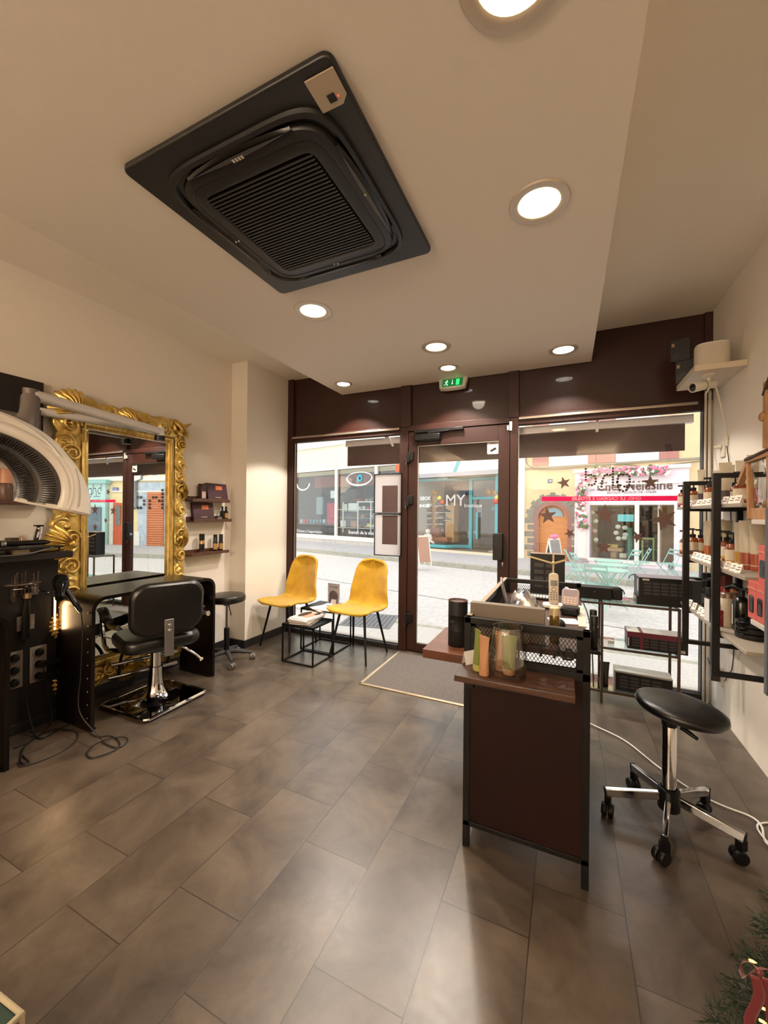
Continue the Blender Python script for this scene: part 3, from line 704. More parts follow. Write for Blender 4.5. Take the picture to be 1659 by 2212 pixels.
# ================================================================== WALL LEDGES LEFT
lw = M('walnut stained wood', (96, 58, 40), .5, rgb2=(60, 34, 24), nscale=8, stretch=(1, 1, 12))
def ledge(y0, y1, z, label):
    t = T('picture_ledge', label, 'shelf', (XL, y0, z), group='small wooden wall ledges')
    G().box(0, .10, 0, y1-y0, 0, .014).box(0, .012, 0, y1-y0, .014, .05).build('board', lw, t, bev=.002)
    G().box(.09, .10, 0, y1-y0, .014, .028).build('lip', lw, t, bev=.002)
    return t
LE = [(2.435, 2.862, 1.432, 'top one of three small walnut ledges right of the gilt mirror'), (2.45, 2.885, 1.247, 'middle one of three small walnut ledges right of the gilt mirror'), (2.43, 2.855, .948, 'lowest of three small walnut ledges right of the gilt mirror')]
for a in LE: ledge(*a)
wine = M('wine red printed box', (70, 24, 34), .45, rgb2=(44, 14, 22), nscale=30); orange_ = M('orange print', (205, 110, 60), .5)
def gift(u, v, z, w, h, label, lean=.2, rz=0.0, th=.035, x=-3.03):
    q = P(u, v, x=x); t = T('gift_set_box', label, 'box', (x, q.y, z), 0)
    g0 = G(RZ(rz) @ RY(lean*-1)); g0.box(-th/2, th/2, -w/2, w/2, 0, h).build('carton', wine, t, bev=.002)
    G(RZ(rz) @ RY(lean*-1)).box(th/2, th/2+.001, -w*.08, w*.25, h*.62, h*.85).build('orange_mark', orange_, t, smooth=False)
    g = G(RZ(rz) @ RY(lean*-1)); g.box(th/2, th/2+.001, -w*.15, w*.15, h*.16, h*.19); g.build('caption', M('pale print', (200, 170, 160), .5), t, smooth=False)
    return t
gift(470, 1060, 1.447, .235, .165, 'wide wine red gift box standing on the top small ledge')
gift(440, 1105, 1.262, .21, .165, 'wide wine red gift box leaning on the middle small ledge', rz=-.1)
tt = T('product_box', 'narrow dark product box at the left of the top small ledge', 'box', (-3.03, P(437, 1060, x=-3.03).y, 1.447)); G().box(-.02, .02, -.03, .03, 0, .15).build('carton', M('dark brown carton', (58, 34, 32), .5), tt, bev=.002); G().box(.02, .021, -.02, .02, .02, .08).build('print', _M['pale print'], tt, smooth=False)
def bottle(name, label, loc, r, h, body, capm, cap_h=.35, lab=None, cap_r=.8, shoulder=.1, group=None, cat='bottle'):
    t = T(name, label, cat, loc, 0, group)
    hb = h*(1-cap_h)
    G().lathe([(0, 0), (r*.92, 0), (r, r*.12), (r, hb*(1-shoulder)), (r*cap_r*.85, hb), (0, hb)], 20).build('bottle_body', body, t)
    G().lathe([(r*cap_r, hb), (r*cap_r, h*.985), (r*cap_r*.9, h), (0, h)], 20).build('cap', capm, t)
    if lab: G().lathe([(r*1.01, hb*.22), (r*1.01, hb*.72)], 20).build('label_band', lab, t)
    return t
blackgloss = M('black gloss plastic', (14, 13, 13), .2); goldcan = M('champagne gold aluminium', (190, 150, 105), .28, .9)
bottle('spray_can', 'gold spray can with tall black cap on the lowest small ledge', (-3.03, P(436, 1180, x=-3.03).y, .962), .024, .178, goldcan, blackgloss, .33, blackgloss, .98)
for k, (u, l) in enumerate(((465, 'left black bottle of the pair on the lowest small ledge'), (477, 'right black bottle of the pair on the lowest small ledge'))):
    bottle('dark_bottle', l, (-3.03, P(u, 1180, x=-3.03).y, .962), .02, .165, blackgloss, blackgloss, .35, goldcan if 0 else M('gold print', (190, 150, 90), .4, .6), .9)
for k, (u, l, lb) in enumerate(((480, 'small black pump bottle on the middle small ledge', None), (488, 'small black pump bottle with gold label on the middle small ledge', 1))):
    bottle('pump_bottle', l, (-3.03, P(u, 1120, x=-3.03).y, 1.262), .02, .135, blackgloss, blackgloss, .3, _M['gold print'] if lb else None, .5)
jr = T('small_tin', 'small grey tin on the middle small ledge', 'tin', (-3.025, P(471, 1120, x=-3.03).y, 1.262)); G().box(-.02, .02, -.028, .028, 0, .035).build('tin_body', M('grey tin', (120, 108, 102), .5), jr, bev=.004); G().box(-.021, .021, -.029, .029, .03, .04).build('lid', blackplastic, jr, bev=.003)
# ================================================================== SIDE UNIT BETWEEN THE DESKS
dk = M('dark chocolate laminate', (30, 26, 26), .5, bump=.05, bscale=200, spec=.3)
su = T('socket_unit', 'tall dark laminate unit with sockets between the two salon desks', 'cabinet', (XL, .75, 0))
G().box(0, .095, 0, .685, 0, 1.045).build('body', dk, su, bev=.003)
G().box(0, .20, 0, .715, 1.045, 1.085).build('top_shelf', dk, su, bev=.003)
G().box(0, .10, -.01, .69, 0, .06).build('plinth', blackbase, su, bev=.002)
plm = M('grey switch plate', (138, 128, 120), .45, .1)
def plate(y0, y1, z0, z1, par, nm='wall_plate'):
    return G().box(.095, .104, y0-.75, y1-.75, z0, z1).build(nm, plm, par, bev=.003)
pl = plate(1.222, 1.308, .614, .703, su, 'switch_plate'); G().box(.104, .108, .49, .54, .632, .685).build('rocker', plm, pl, bev=.002)
def sockets(y0, label):
    p = plate(y0, y0+.088, .278, .499, su, 'triple_socket')
    for k in range(3):
        zz = .315+k*.073
        G(TR(.104, y0-.75+.044, zz) @ RY(PI/2)).lathe([(.030, 0), (.030, .004), (.027, .005), (.025, -.004), (0, -.004)], 24).build('socket_ring', plm, p)
        g = G(); g.cyl((.101, y0-.75+.044, zz), (.135, y0-.75+.044, zz), .022, .016, 16)
        if k < 2 and y0 > 1.26: g.box(.12, .15, y0-.75+.03, y0-.75+.15, zz-.014, zz+.018)
        g.build('plug', blackplastic, p, bev=.002)
sockets(1.286, ''); sockets(1.165, '')
# things on the side unit
tray = T('tool_tray', 'black wire edged tool tray on top of the dark side unit', 'tray', (-2.955, 1.13, 1.086))
G().box(-.09, .09, -.24, .28, .028, .040).build('tray_plate', blackplastic, tray, bev=.004)
g = G()
for y in (-.2, .26):
    for x in (-.07, .07): g.cyl((x, y, 0), (x, y, .03), .005, n=8)
g.build('tray_foot', blackplastic, tray)
G().tube(smoothpts([(.095, -.23, .034), (.10, -.1, .004), (.10, .08, .004), (.09, .22, .03)], 5), .004, 6).build('tray_wire', steel, tray)
flat = T('hair_straightener', 'black hair straightener lying along the front of the tool tray', 'hair straightener', (-2.90, 1.11, 1.128+.022))
G().tube([(0, -.20, 0), (0, -.02, 0), (0, .03, 0), (.0, .21, 0), (0, .235, 0)], [.014, .017, .020, .020, .012], 10, flat=.8).build('barrel', blackgloss, flat)
G().lathe([(.0205, -.012), (.0212, -.01), (.0212, .01), (.0205, .012)], 18, TR(0, .01, 0) @ RX(PI/2)).build('metal_band', steel, flat)
rz_ = T('hair_clipper', 'shiny chrome hair clipper standing upright on the side unit', 'clipper', (-2.985, 1.325, 1.126))
G().tube(smoothpts([(0, -.012, 0), (0, -.006, .04), (0, .002, .085), (0, .012, .12)], 4), [.019]*5+[.021]*4+[.018]*3+[.011], 12).build('body', chrome, rz_)
G().box(-.018, .018, -.018, .022, .118, .126).build('blade', blackmetal, rz_, bev=.002)
G().tube(smoothpts([(.012, -.024, .01), (.014, -.018, .06), (.012, -.006, .10)], 4), .006, 6).build('grip_inlay', blackplastic, rz_)
bottle('pump_bottle', 'tiny white pump bottle with copper neck on the side unit', (-2.985, 1.245, 1.126), .014, .055, white, M('copper', (190, 130, 95), .3, .9), .4, None, .45)
cp_ = T('brown_pot', 'small dark translucent pot behind the tiny white bottle', 'pot', (-3.03, 1.215, 1.086)); G().lathe([(0, 0), (.03, 0), (.032, .09), (.029, .09), (.027, .01), (0, .01)], 24).build('pot_wall', M('smoky plastic', (70, 55, 48), .2), cp_)
ct = T('small_carton', 'small cream carton under the tool tray', 'box', (-2.93, 1.215, 1.086)); G().box(-.02, .02, -.035, .035, 0, .026).build('carton', M('cream carton', (190, 172, 150), .6), ct, bev=.002)
# brush holder on the front
bh = T('brush_holder', 'clear ring holder with combs and brushes fixed to the dark side unit', 'brush holder', (-2.985, 1.235, .905))
clearp = Mglass('smoky clear plastic', (.72, .66, .6), .12)
G(TR(.045, 0, 0)).tube([(.045*math.cos(a), .085*math.sin(a), 0) for a in [2*PI*i/32 for i in range(32)]], .007, 8, closed=True).build('ring', M('smoky plastic', (70, 55, 48), .2), bh)
G(TR(.045, 0, -.025)).tube([(.035*math.cos(a), .065*math.sin(a), 0) for a in [2*PI*i/32 for i in range(32)]], .0035, 6, closed=True).build('lower_ring', chrome, bh)
for i in range(9):
    a = i*.7; G(TR(.045, 0, 0)).tube([(.02*math.cos(a), -.065+.016*i, -.08+.01*(i % 3)), (.02*math.cos(a), -.062+.016*i, .045+.012*((i*7) % 3))], [.005, .0035], 6).build('brush', M('brush handle', (58, 38, 28), .4) if i % 3 else blackplastic, bh)
G(TR(.045, -.05, -.105)).lathe([(0, 0), (.012, .004), (.015, .03), (.013, .07)], 14).build('hanging_tube', clearp, bh)
# hair dryer
HD = P(131, 1263, x=-2.76); HT = P(175, 1322, x=-2.665)-HD
hd = T('hair_dryer', 'black and chrome hair dryer hooked on the side unit with its handle pointing down', 'hair dryer', HD)
bk0 = M('black chrome', (40, 40, 42), .12, .8)
G(RZ(-.5) @ RY(-.9)).lathe([(0, -.11), (.022, -.11), (.026, -.06), (.036, -.03), (.043, .0), (.043, .035), (.037, .052), (.03, .056), (0, .056)], 26).build('motor_body', bk0, hd)
G(RZ(-.5) @ RY(-.9)).lathe([(0, .060), (.028, .058), (.036, .050), (.039, .040)], 26).build('intake_grille', M('intake mesh', (170, 160, 150), .4, .6), hd)
G().tube(smoothpts([HT*.08, HT*.35+Vector((0, 0, .012)), HT*.7+Vector((0, 0, .008)), HT], 4), [.018]*5+[.0155]*5+[.013]*2+[.009], 10).build('handle', bk0, hd)
hk = T('dryer_hook', 'chrome wire hook holding the hair dryer', 'hook', (-2.975, 1.305, .86)); g = G(); g.tube(smoothpts([(0, 0, 0), (.04, .03, -.02), (.10, .08, -.03), (.16, .09, -.02), (.16, .04, -.01), (.1, .01, -.02)], 5), .004, 6)
g.build('hook_wire', chrome, hk); G().box(-.008, .02, -.022, .012, -.035, .03).build('bracket', steel, hk, bev=.002)
ci = T('curling_iron', 'black curling iron hanging on the front of the dark side unit', 'curling iron', (-2.965, 1.265, .82))
G().tube([(0, 0, 0), (.004, -.006, -.12), (.006, -.01, -.25)], [.012, .021, .024], 10, flat=.5).build('paddle', blackplastic, ci); G().lathe([(.017, -.012), (.021, -.008), (.021, .02), (.015, .026)], 16).build('clip', M('brass clip', (190, 165, 130), .3, .9), ci)
# vertical led strip
ls = T('led_strip', 'short glowing warm light strip between side unit and steel desk', 'light strip', (-2.97, 1.412, .58))
G().box(-.003, .003, -.003, .003, 0, .205).build('diffuser', M('warm led strip', (255, 190, 105), .5, emit=12), ls, smooth=False)
G().box(-.006, -.003, -.006, .008, -.01, .215).build('strip_base', steel, ls, smooth=False)
l = bpy.data.lights.new('lamp', 'AREA'); l.energy = .7; l.color = (1, .62, .3); l.shape = 'RECTANGLE'; l.size = .2; l.size_y = .02
o = bpy.data.objects.new('strip_light', l); COL.objects.link(o); o.location = (-2.94, 1.408, .68); o.rotation_euler = (0, math.radians(-90), 0)
# upper dark panel and hood dryer
up = T('mounting_panel', 'dark laminate panel high on the wall carrying the hood dryer arm', 'panel', (XL, .45, 1.64)); G().box(0, .03, 0, .925, 0, .52).build('board', dk, up, bev=.003)
sh = T('picture_ledge', 'walnut ledge seen through the hood dryer, carrying spray bottles', 'shelf', (XL, .5, 1.375)); G().box(0, .11, 0, .86, 0, .02).build('board', lw, sh, bev=.002)
peach = M('peach bottle', (205, 150, 120), .4); greyb = M('grey white bottle', (190, 180, 170), .4)
bottle('spray_bottle', 'peach topped spray bottle seen through the hood dryer ring', (-3.0, 1.17, 1.396), .034, .19, M('brown bottle', (92, 66, 52), .4), peach, .45, None, .95)
bottle('squeeze_bottle', 'pale grey squeeze bottle with pointed cap seen through the hood dryer ring', (-3.0, 1.245, 1.396), .024, .13, greyb, white, .2, None, .5)
bottle('squeeze_bottle', 'pale bottle mostly hidden behind the dark inner band of the hood dryer', (-3.03, 1.29, 1.396), .022, .125, greyb, white, .2, None, .6)
ho = T('hood_dryer', 'large white climate hood dryer with dark slotted inside, on a folding arm', 'hood dryer', (0, 0, 0))
C0 = Vector((-2.5, .88, 1.43))-_R*.088+Vector((0, 0, .028)); az = Vector((.95, -.31, 0)).normalized(); ayv = Vector((0, 0, 1)); axv = ayv.cross(az)
HM = frame(C0, axv, ayv)
def rin(a): return 1/math.sqrt((math.cos(a)/.375)**2+(math.sin(a)/.295)**2)
def rout(a):
    d = math.degrees(a)
    if d > 90: d = 180-d
    t = [(-20, .53), (-9.5, .51), (7.6, .475), (24, .442), (38, .428), (59, .405), (90, .385)]
    if d <= t[0][0]: return t[0][1]
    for (a0, r0), (a1, r1) in zip(t, t[1:]):
        if d <= a1: return r0+(r1-r0)*(d-a0)/(a1-a0)
    return .385
A0, A1 = math.radians(-15), math.radians(195)
whs = M('hood white shell', (214, 208, 200), .33, coat=.2)
def shl(u, v):
    a = A0+(A1-A0)*u; ri, ro = rin(a), rout(a)
    K = [(ri-.006, -.012), (ri, 0), (ri+.02, .008), (ri+.035, .006), (ri+.042, .016), (ri+.050, .006), (ro*.55+ri*.45+.02, .012), (ro-.015, .0), (ro, -.018), (ro+.004, -.06), (ro-.02, -.14), (ro*.8, -.20), (.30, -.235), (.24, -.225)]
    x = v*(len(K)-1); i = min(int(x), len(K)-2); f = x-i; r = K[i][0]*(1-f)+K[i+1][0]*f; z = K[i][1]*(1-f)+K[i+1][1]*f
    return (r*math.cos(a), r*math.sin(a), z)
G(HM).grid(shl, 70, 26).build('outer_shell', whs, ho, ang=.9)
def dki(u, v):
    a = A0+(A1-A0)*u; ri = rin(a); w = v
    r = .205+(ri-.006-.205)*w; z = -.20+.19*w**.8 - .035*math.sin(PI*min(1, w*2))*(w < .5) - .02*math.sin(PI*max(0, w*2-1))
    return (r*math.cos(a), r*math.sin(a), z)
G(HM).grid(dki, 70, 16).build('inner_panel', M('dark grey hood lining', (52, 49, 48), .35), ho)
g = G(HM)
for i in range(92):
    u = .01+i*.0107
    for v0, v1 in ((.08, .42), (.58, .9)):
        p = [Vector(dki(u, v0+(v1-v0)*k/3))+Vector((0, 0, .003)) for k in range(4)]
        g.tube(p, .0022, 4)
g.build('slot_ribs', M('slot black', (18, 17, 17), .3), ho)
def endc(a, nm):
    ri, ro = rin(a), rout(a); pl_ = [(.205, -.2), (.24, -.225), (ro*.8, -.2), (ro-.02, -.14), (ro, -.02), (ri+.03, .006), (ri, 0), ((ri+.2)/2, -.13)]
    G(HM @ RZ(a) @ RX(PI/2)).prism(pl_, -.012, .012).build(nm, whs, ho, bev=.004)
endc(A0, 'end_cap'); endc(A1, 'end_cap')
def seam(u, v):
    return None
g = G(HM); g.tube([((.452-.01*k/10)*math.cos(math.radians(a)), (.452-.01*k/10)*math.sin(math.radians(a)), .012) for k, a in enumerate(range(-12, 16, 3))], .0022, 5); g.build('seam_line', M('hood seam', (150, 144, 138), .4), ho)
g = G(HM); g.tube(smoothpts([(.40*math.cos(math.radians(a))*1.0, .40*math.sin(math.radians(a))*.93, .02) for a in range(28, 100, 8)], 3), .006, 6); g.build('shell_ridge', whs, ho)
# folding arms
E1 = P(345, 936, x=-2.85); W1 = P(60, 884, x=-3.03); H1 = P(66, 852, x=-2.66)
armw = M('arm white', (206, 200, 194), .35, coat=.2)
def flatarm(a, b, w, h, nm):
    a, b = Vector(a), Vector(b); d = (b-a).normalized(); sd = d.cross(Vector((0, 0, 1))).normalized(); g = G()
    pl_ = rrect(w, h, min(w, h)*.42, 5)
    m = Matrix((sd, d.cross(sd)*-1, d)).transposed().to_4x4(); m.translation = a
    g.prism(pl_, 0, (b-a).length, m); return g.build(nm, armw, ho, bev=.004)
flatarm(H1, E1+Vector((0, 0, .012)), .07, .058, 'upper_arm')
flatarm(W1+Vector((0, .05, .0)), E1+Vector((0, 0, -.04+.06)), .06, .05, 'lower_arm')
G().cyl(E1+Vector((0, 0, -.045)), E1+Vector((0, 0, .045)), .034, n=24).build('elbow_joint', armw, ho)
G().cyl(E1+Vector((.0, 0, -.058)), E1+Vector((0, 0, -.02)), .036, n=24).build('elbow_cap', blackplastic, ho)
greyj = M('warm grey plastic', (98, 90, 86), .45)
G().tube(smoothpts([H1+Vector((0, 0, .03)), H1+Vector((0, 0, -.02)), H1+Vector((.03, -.02, -.12)), H1+Vector((.06, -.06, -.24))], 4), [.035]*4+[.042]*5+[.05]*4, 14).build('hood_neck', greyj, ho)
G().box(XL+.03, XL+.09, 1.02, 1.30, 1.80, 1.93).build('wall_bracket', greyj, ho, bev=.012)
G().cyl((XL+.07, 1.30, 1.80), (XL+.07, 1.30, 1.97), .04, n=20).build('wall_joint', greyj, ho)
# cords on the floor by the desks
cordm = M('black rubber cable', (24, 22, 22), .5)
def cable(name, label, pts, r=.0035, mat=cordm, k=6):
    t = T(name, label, 'cable'); G().tube(smoothpts(pts, k), r, 6).build('cord', mat, t, smooth=True); return t
hh = HD+HT
cable('dryer_cable', 'black hair dryer cable dropping past the steel desk into a floor loop', [hh, (-2.655, 1.405, .62), (-2.66, 1.40, .35), (-2.65, 1.39, .14), P(213, 1590, z=.008), P(225, 1605, z=.006), P(255, 1615, z=.006), P(276, 1600, z=.006), P(262, 1592, z=.012), P(215, 1602, z=.006), P(188, 1625, z=.006), P(200, 1637, z=.006), P(245, 1622, z=.012), P(259, 1606, z=.006), P(240, 1590, z=.006), P(205, 1590, z=.006), P(175, 1565, z=.006), P(140, 1568, z=.006), P(90, 1595, z=.006), (-2.93, 1.28, .006)])
cable('power_cable', 'black power cable making a wide curve on the floor before the dark side unit', [(-2.95, 1.25, .30), (-2.93, 1.26, .15), P(72, 1590, z=.008), P(46, 1622, z=.006), P(62, 1645, z=.006), P(55, 1650, z=.006), P(44, 1640, z=.006), P(60, 1605, z=.012), P(110, 1577, z=.006), P(155, 1578, z=.006), P(168, 1590, z=.006), P(150, 1612, z=.006), P(100, 1638, z=.006), P(50, 1655, z=.006), (-2.63, 1.09, .006)])
cable('thin_cable', 'thin cable hanging from a side unit socket down to the floor', [(-2.93, 1.33, .40), (-2.94, 1.36, .22), (-2.93, 1.38, .02), P(75, 1595, z=.006), P(40, 1612, z=.006), P(28, 1616, z=.006)], .003)
cable('white_cable', 'long white cable running over the floor behind the chrome stool', [(.07, 2.93, .006), P(1283, 1567, z=.008), P(1350, 1600, z=.008), P(1420, 1655, z=.008), P(1500, 1710, z=.008), P(1560, 1740, z=.008), P(1620, 1763, z=.008), P(1645, 1785, z=.008), P(1655, 1820, z=.008), P(1700, 1850, z=.008)], .0045, white)
cable('white_cable', 'white cable loop on the floor at the right edge of the photo', [P(1700, 1775, z=.006), P(1648, 1778, z=.006), P(1636, 1786, z=.006), P(1650, 1810, z=.014), P(1700, 1862, z=.006)], .004, white)
# ================================================================== RECEPTION DESK
dkx0, dkx1, dky0, dky1 = -.375, .082, 1.60, 2.70
rd = T('reception_desk', 'narrow dark reception desk with black steel frame and wire mesh top border', 'desk', (0, 0, 0))
wood = M('dark rustic wood', (76, 48, 32), .42, rgb2=(38, 23, 17), nscale=5, stretch=(14, 1.5, 14), bump=.15, bscale=40)
woodx = M('dark rustic wood top', (78, 48, 32), .38, rgb2=(34, 21, 15), nscale=5, stretch=(1.5, 14, 14), bump=.15, bscale=40)
pan = M('dark brown wood panel', (26, 9, 6), .6, noise=.2, nscale=3, spec=.2)
for x in (dkx0+.0125, dkx1-.0125):
    for y in (dky0+.0125, dky1-.0125): G().box(x-.0125, x+.0125, y-.0125, y+.0125, 0, .93).build('leg', blackmetal, rd, smooth=False)
def rails(z0, z1, nm, right=True):
    g = G().box(dkx0, dkx1, dky0, dky0+.025, z0, z1).box(dkx0, dkx1, dky1-.025, dky1, z0, z1).box(dkx0, dkx0+.025, dky0, dky1, z0, z1)
    if right: g.box(dkx1-.025, dkx1, dky0, dky1, z0, z1)
    g.build(nm, blackmetal, rd, bev=.002)
rails(.905, .93, 'top_rail', False); rails(.745, .775, 'mid_rail'); rails(.085, .105, 'bottom_rail')
G().box(dkx0+.002, dkx0+.024, dky0+.03, dky1, .930, .932).build('worn_edge', M('worn pale edge', (150, 132, 112), .5), rd, smooth=False)
G().box(dkx0+.02, dkx1-.02, dky0+.006, dky0+.02, .105, .745).build('front_panel', pan, rd, smooth=False)
G().box(dkx0+.006, dkx0+.02, dky0+.02, dky1-.02, .105, .745).box(dkx1-.02, dkx1-.006, dky0+.02, dky1-.3, .105, .745).build('side_panel', pan, rd, smooth=False)
G().box(dkx0+.024, dkx1-.001, dky0+.026, dky1-.026, .815, .84).build('desktop', wood, rd, bev=.002)
G().box(dkx1-.03, dkx1+.004, dky0+.4, dky1-.25, .84, .846).build('desk_edging', M('pale desk edging', (205, 200, 185), .5), rd, bev=.001)
def mesh_panel(o, X, w, h, par):
    "expanded metal: two families of crossing strands inside a w x h window"
    m = frame(o, X, (0, 0, 1)); g = G(m); dx, dz = .0135, .021; t = .0019
    def clip(x0, z0, sl):
        pts = []
        for z in (0, h):
            x = x0+(z-z0)/sl
            if 0 <= x <= w: pts.append((x, z))
        for x in (0, w):
            z = z0+(x-x0)*sl
            if 0 < z < h: pts.append((x, z))
        return pts[:2]
    sl = dz/dx; n = int((w+h/sl)/dx)+1
    for i in range(n+1):
        for s in (1, -1):
            x0 = -h/sl+i*dx if s > 0 else i*dx
            p = clip(x0, 0, sl*s)
            if len(p) == 2 and math.dist(*p) > .004: g.bar((*p[0], 0), (*p[1], 0), t, t)
    g.build('wire_mesh', blackmetal, par, smooth=False)
mesh_panel((dkx0+.045, dky0+.012, .785), (1, 0, 0), .375, .112, rd)
mesh_panel((dkx0+.045, dky1-.012, .785), (1, 0, 0), .375, .112, rd)
mesh_panel((dkx0+.012, dky1-.045, .785), (0, -1, 0), 1.0, .112, rd)
for a in ((dkx0+.025, dkx0+.045, dky0+.004, dky0+.02, .775, .905), (dkx1-.045, dkx1-.025, dky0+.004, dky0+.02, .775, .905), (dkx0+.025, dkx1-.025, dky0+.004, dky0+.02, .895, .905), (dkx0+.025, dkx1-.025, dky0+.004, dky0+.02, .775, .785), (dkx0+.025, dkx0+.045, dky1-.02, dky1-.004, .775, .905), (dkx1-.06, dkx1, dky1-.02, dky1-.004, .775, .905)):
    G().box(*a).build('mesh_surround', blackmetal, rd, smooth=False)
# pale board that shows behind the front mesh
G().box(dkx0+.03, -.13, dky0+.03, dky0+.036, .845, .90).build('inner_board', M('grey beige board', (132, 118, 104), .6), rd, smooth=False)
LM = frame((0, dky0-.002, 0), (1, 0, 0), (0, 0, 1))
for ch, x in (('T', -.085), ('A', -.022), ('B', .012)): text(ch, .062, LM @ TR(x, .835, 0), blackplastic, rd, 'letter', bold=.02)
G().box(-.372, .03, 1.43, 1.60, .733, .756).build('front_ledge', woodx, rd, bev=.003)
G().box(-.34, -.31, 1.47, 1.60, .70, .733).build('ledge_bracket', blackmetal, rd, smooth=False); G().box(-.02, .01, 1.47, 1.60, .70, .733).build('ledge_bracket', blackmetal, rd, smooth=False)
sbo = G().box(-.765, dkx0-.001, 2.21, 2.71, .50, .55).build('side_board', M('smooth brown wood', (104, 62, 40), .35, rgb2=(80, 46, 30), nscale=4, stretch=(1, 8, 8)), rd, bev=.002, label='brown wooden ledge on the left side of the desk')
for yy in (2.3, 2.6): G().box(dkx0-.10, dkx0-.001, yy, yy+.03, .42, .50).build('bracket', blackmetal, sbo, smooth=False)
q = P(984, 1398, z=.55)
dr = T('black_canister', 'tall matt black cylindrical canister standing on the brown side ledge', 'canister', (q.x, q.y+.05, .551))
mb = M('matt black card', (16, 15, 15), .6, spec=.3)
G().lathe([(0, 0), (.056, 0), (.058, .003), (.058, .092), (.0585, .0925), (.0585, .094), (.058, .095), (.058, .184), (.0585, .185), (.0585, .187), (.058, .188), (.058, .262), (.054, .268)], 40).build('can_body', mb, dr)
G().lathe([(0, .262), (.052, .262), (.056, .27), (.0585, .272), (.059, .265)], 40).build('lid', M('canister lid', (70, 45, 38), .35), dr)
text('ER', .022, frame((-.018, -.0585, .15), (1, .25, 0), (0, 0, 1)), M('faint print', (80, 76, 74), .6), dr)
text('&', .018, frame((-.016, -.0585, .125), (1, .25, 0), (0, 0, 1)), _M['faint print'], dr)
# ---- on the ledge
va = T('glass_vase', 'clear tapered glass vase holding two product tubes on the front ledge', 'vase', (-.196, 1.522, .757))
G().lathe([(0, .004), (.04, .004), (.056, .008), (.068, .03), (.069, .05), (.064, .09), (.055, .14), (.050, .176), (.052, .178), (.0535, .176), (.058, .14), (.0665, .09), (.0715, .05), (.070, .025), (.058, .003), (.04, 0), (0, 0)], 48).build('glass_wall', Mglass('vase glass', (.96, .96, .94), .12), va)
G().tube([(.0525*math.cos(2*PI*i/40), .0525*math.sin(2*PI*i/40), .177) for i in range(40)], .0016, 6, closed=True).build('rim', Mglass('rim glass', (.9, .9, .88), .35), va)
og = M('olive green tube', (112, 120, 56), .38, noise=.08, nscale=30); oo = M('peach orange tube', (178, 132, 98), .38); capy = M('tube cap yellow green', (170, 165, 95), .35)
def ptube(name, label, loc, rz, mat, capmat, h=.135, w=.046, tilt=0, print_=True, cap_h=.16, band=None, loc_cat='tube', group=None):
    "standing cosmetics tube: round cap below, flat crimped end on top"
    t = T(name, label, loc_cat, loc, rz, group); t.rotation_euler = (tilt, 0, rz)
    rr = w*.40; ch = h*cap_h
    def fn(u, v):
        a = 2*PI*u; k = v**1.3; rx = rr*(1-k)+w*.55*k; ry = rr*(1-k)+.0012*k
        return (rx*math.cos(a), ry*math.sin(a), ch+(h-ch)*v)
    G().grid(fn, 24, 10).build('tube_body', mat, t)
    G().lathe([(0, 0), (rr*1.0, 0), (rr*1.04, ch*.1), (rr*1.04, ch*.95), (rr*.9, ch)], 22).build('cap', capmat, t)
    G().box(-w*.55, w*.55, -.0016, .0016, h-.006, h+.004).build('crimp', mat, t, smooth=False)
    if band:
        g = G(); g.grid(lambda u, v: tuple(c*s for c, s in zip(fn(u, .02+.26*v), (1.012, 1.02, 1))), 24, 3); g.build('colour_band', band, t)
    return t
ptube('product_tube', 'olive green tube standing left of the glass vase', (-.303, 1.512, .757), -.9, og, capy, .148, .042)
ptube('product_tube', 'peach orange tube standing at the front left of the glass vase', (-.272, 1.477, .757), -.6, oo, oo, .138, .044)
ptube('product_tube', 'peach orange tube inside the glass vase', (-.223, 1.540, .762), -.3, oo, oo, .138, .042)
ptube('product_tube', 'olive green tube inside the glass vase, at the right', (-.188, 1.513, .762), .1, og, oo, .138, .05)
pc = T('price_card', 'small white folded card behind the tubes at the left end of the ledge', 'card', (-.335, 1.56, .757), .9)
G().add([(-.03, 0, 0), (.03, 0, 0), (.03, .012, .05), (-.03, .012, .05), (.03, .024, 0), (-.03, .024, 0)], [(0, 1, 2, 3), (3, 2, 4, 5)]).build('card', paper, pc, smooth=False)
# ---- on the desktop
DT = .841
bd = T('grey_long_box', 'long flat beige-grey box standing on edge behind the front desk frame', 'box', (0, 0, 0))
G().box(-.365, -.075, 1.66, 1.70, DT, .978).build('carton', M('beige grey card', (104, 94, 84), .6), bd, bev=.002)
bottle('gold_jar', 'small jar with pale gold lid at the right end of the beige box', (-.042, 1.72, DT), .019, .138, M('gold jar glass', (120, 98, 50), .15, .6), M('pale gold lid', (222, 205, 165), .3, .5), .22, None, 1.02)
ph = T('cordless_phone', 'silver cordless phone upright in its charging dock', 'phone', (-.062, 2.34, DT), .1)
pm = M('silver phone plastic', (190, 178, 162), .35, .2)
G().prism(rrect(.11, .085, .03), 0, .024).build('dock', white, ph, bev=.006); G().prism(rrect(.112, .087, .03), 0, .008).build('dock_base', blackplastic, ph)
pmx = TR(0, -.005, .105) @ RX(PI/2-.18)
G(pmx).prism(rrect(.050, .168, .016), -.011, .011).build('handset', pm, ph, bev=.005)
G(pmx).prism(rrect(.034, .030, .003, 3, 0, .030), .0112, .013).build('screen', M('phone screen', (42, 42, 44), .15), ph)
g = G(pmx)
for i in range(4):
    for j in range(3): g.box(-.018+j*.013, -.009+j*.013, -.060+i*.012, -.053+i*.012, .0112, .0125)
g.build('keypad', M('key grey', (120, 112, 102), .5), ph, bev=.0005)
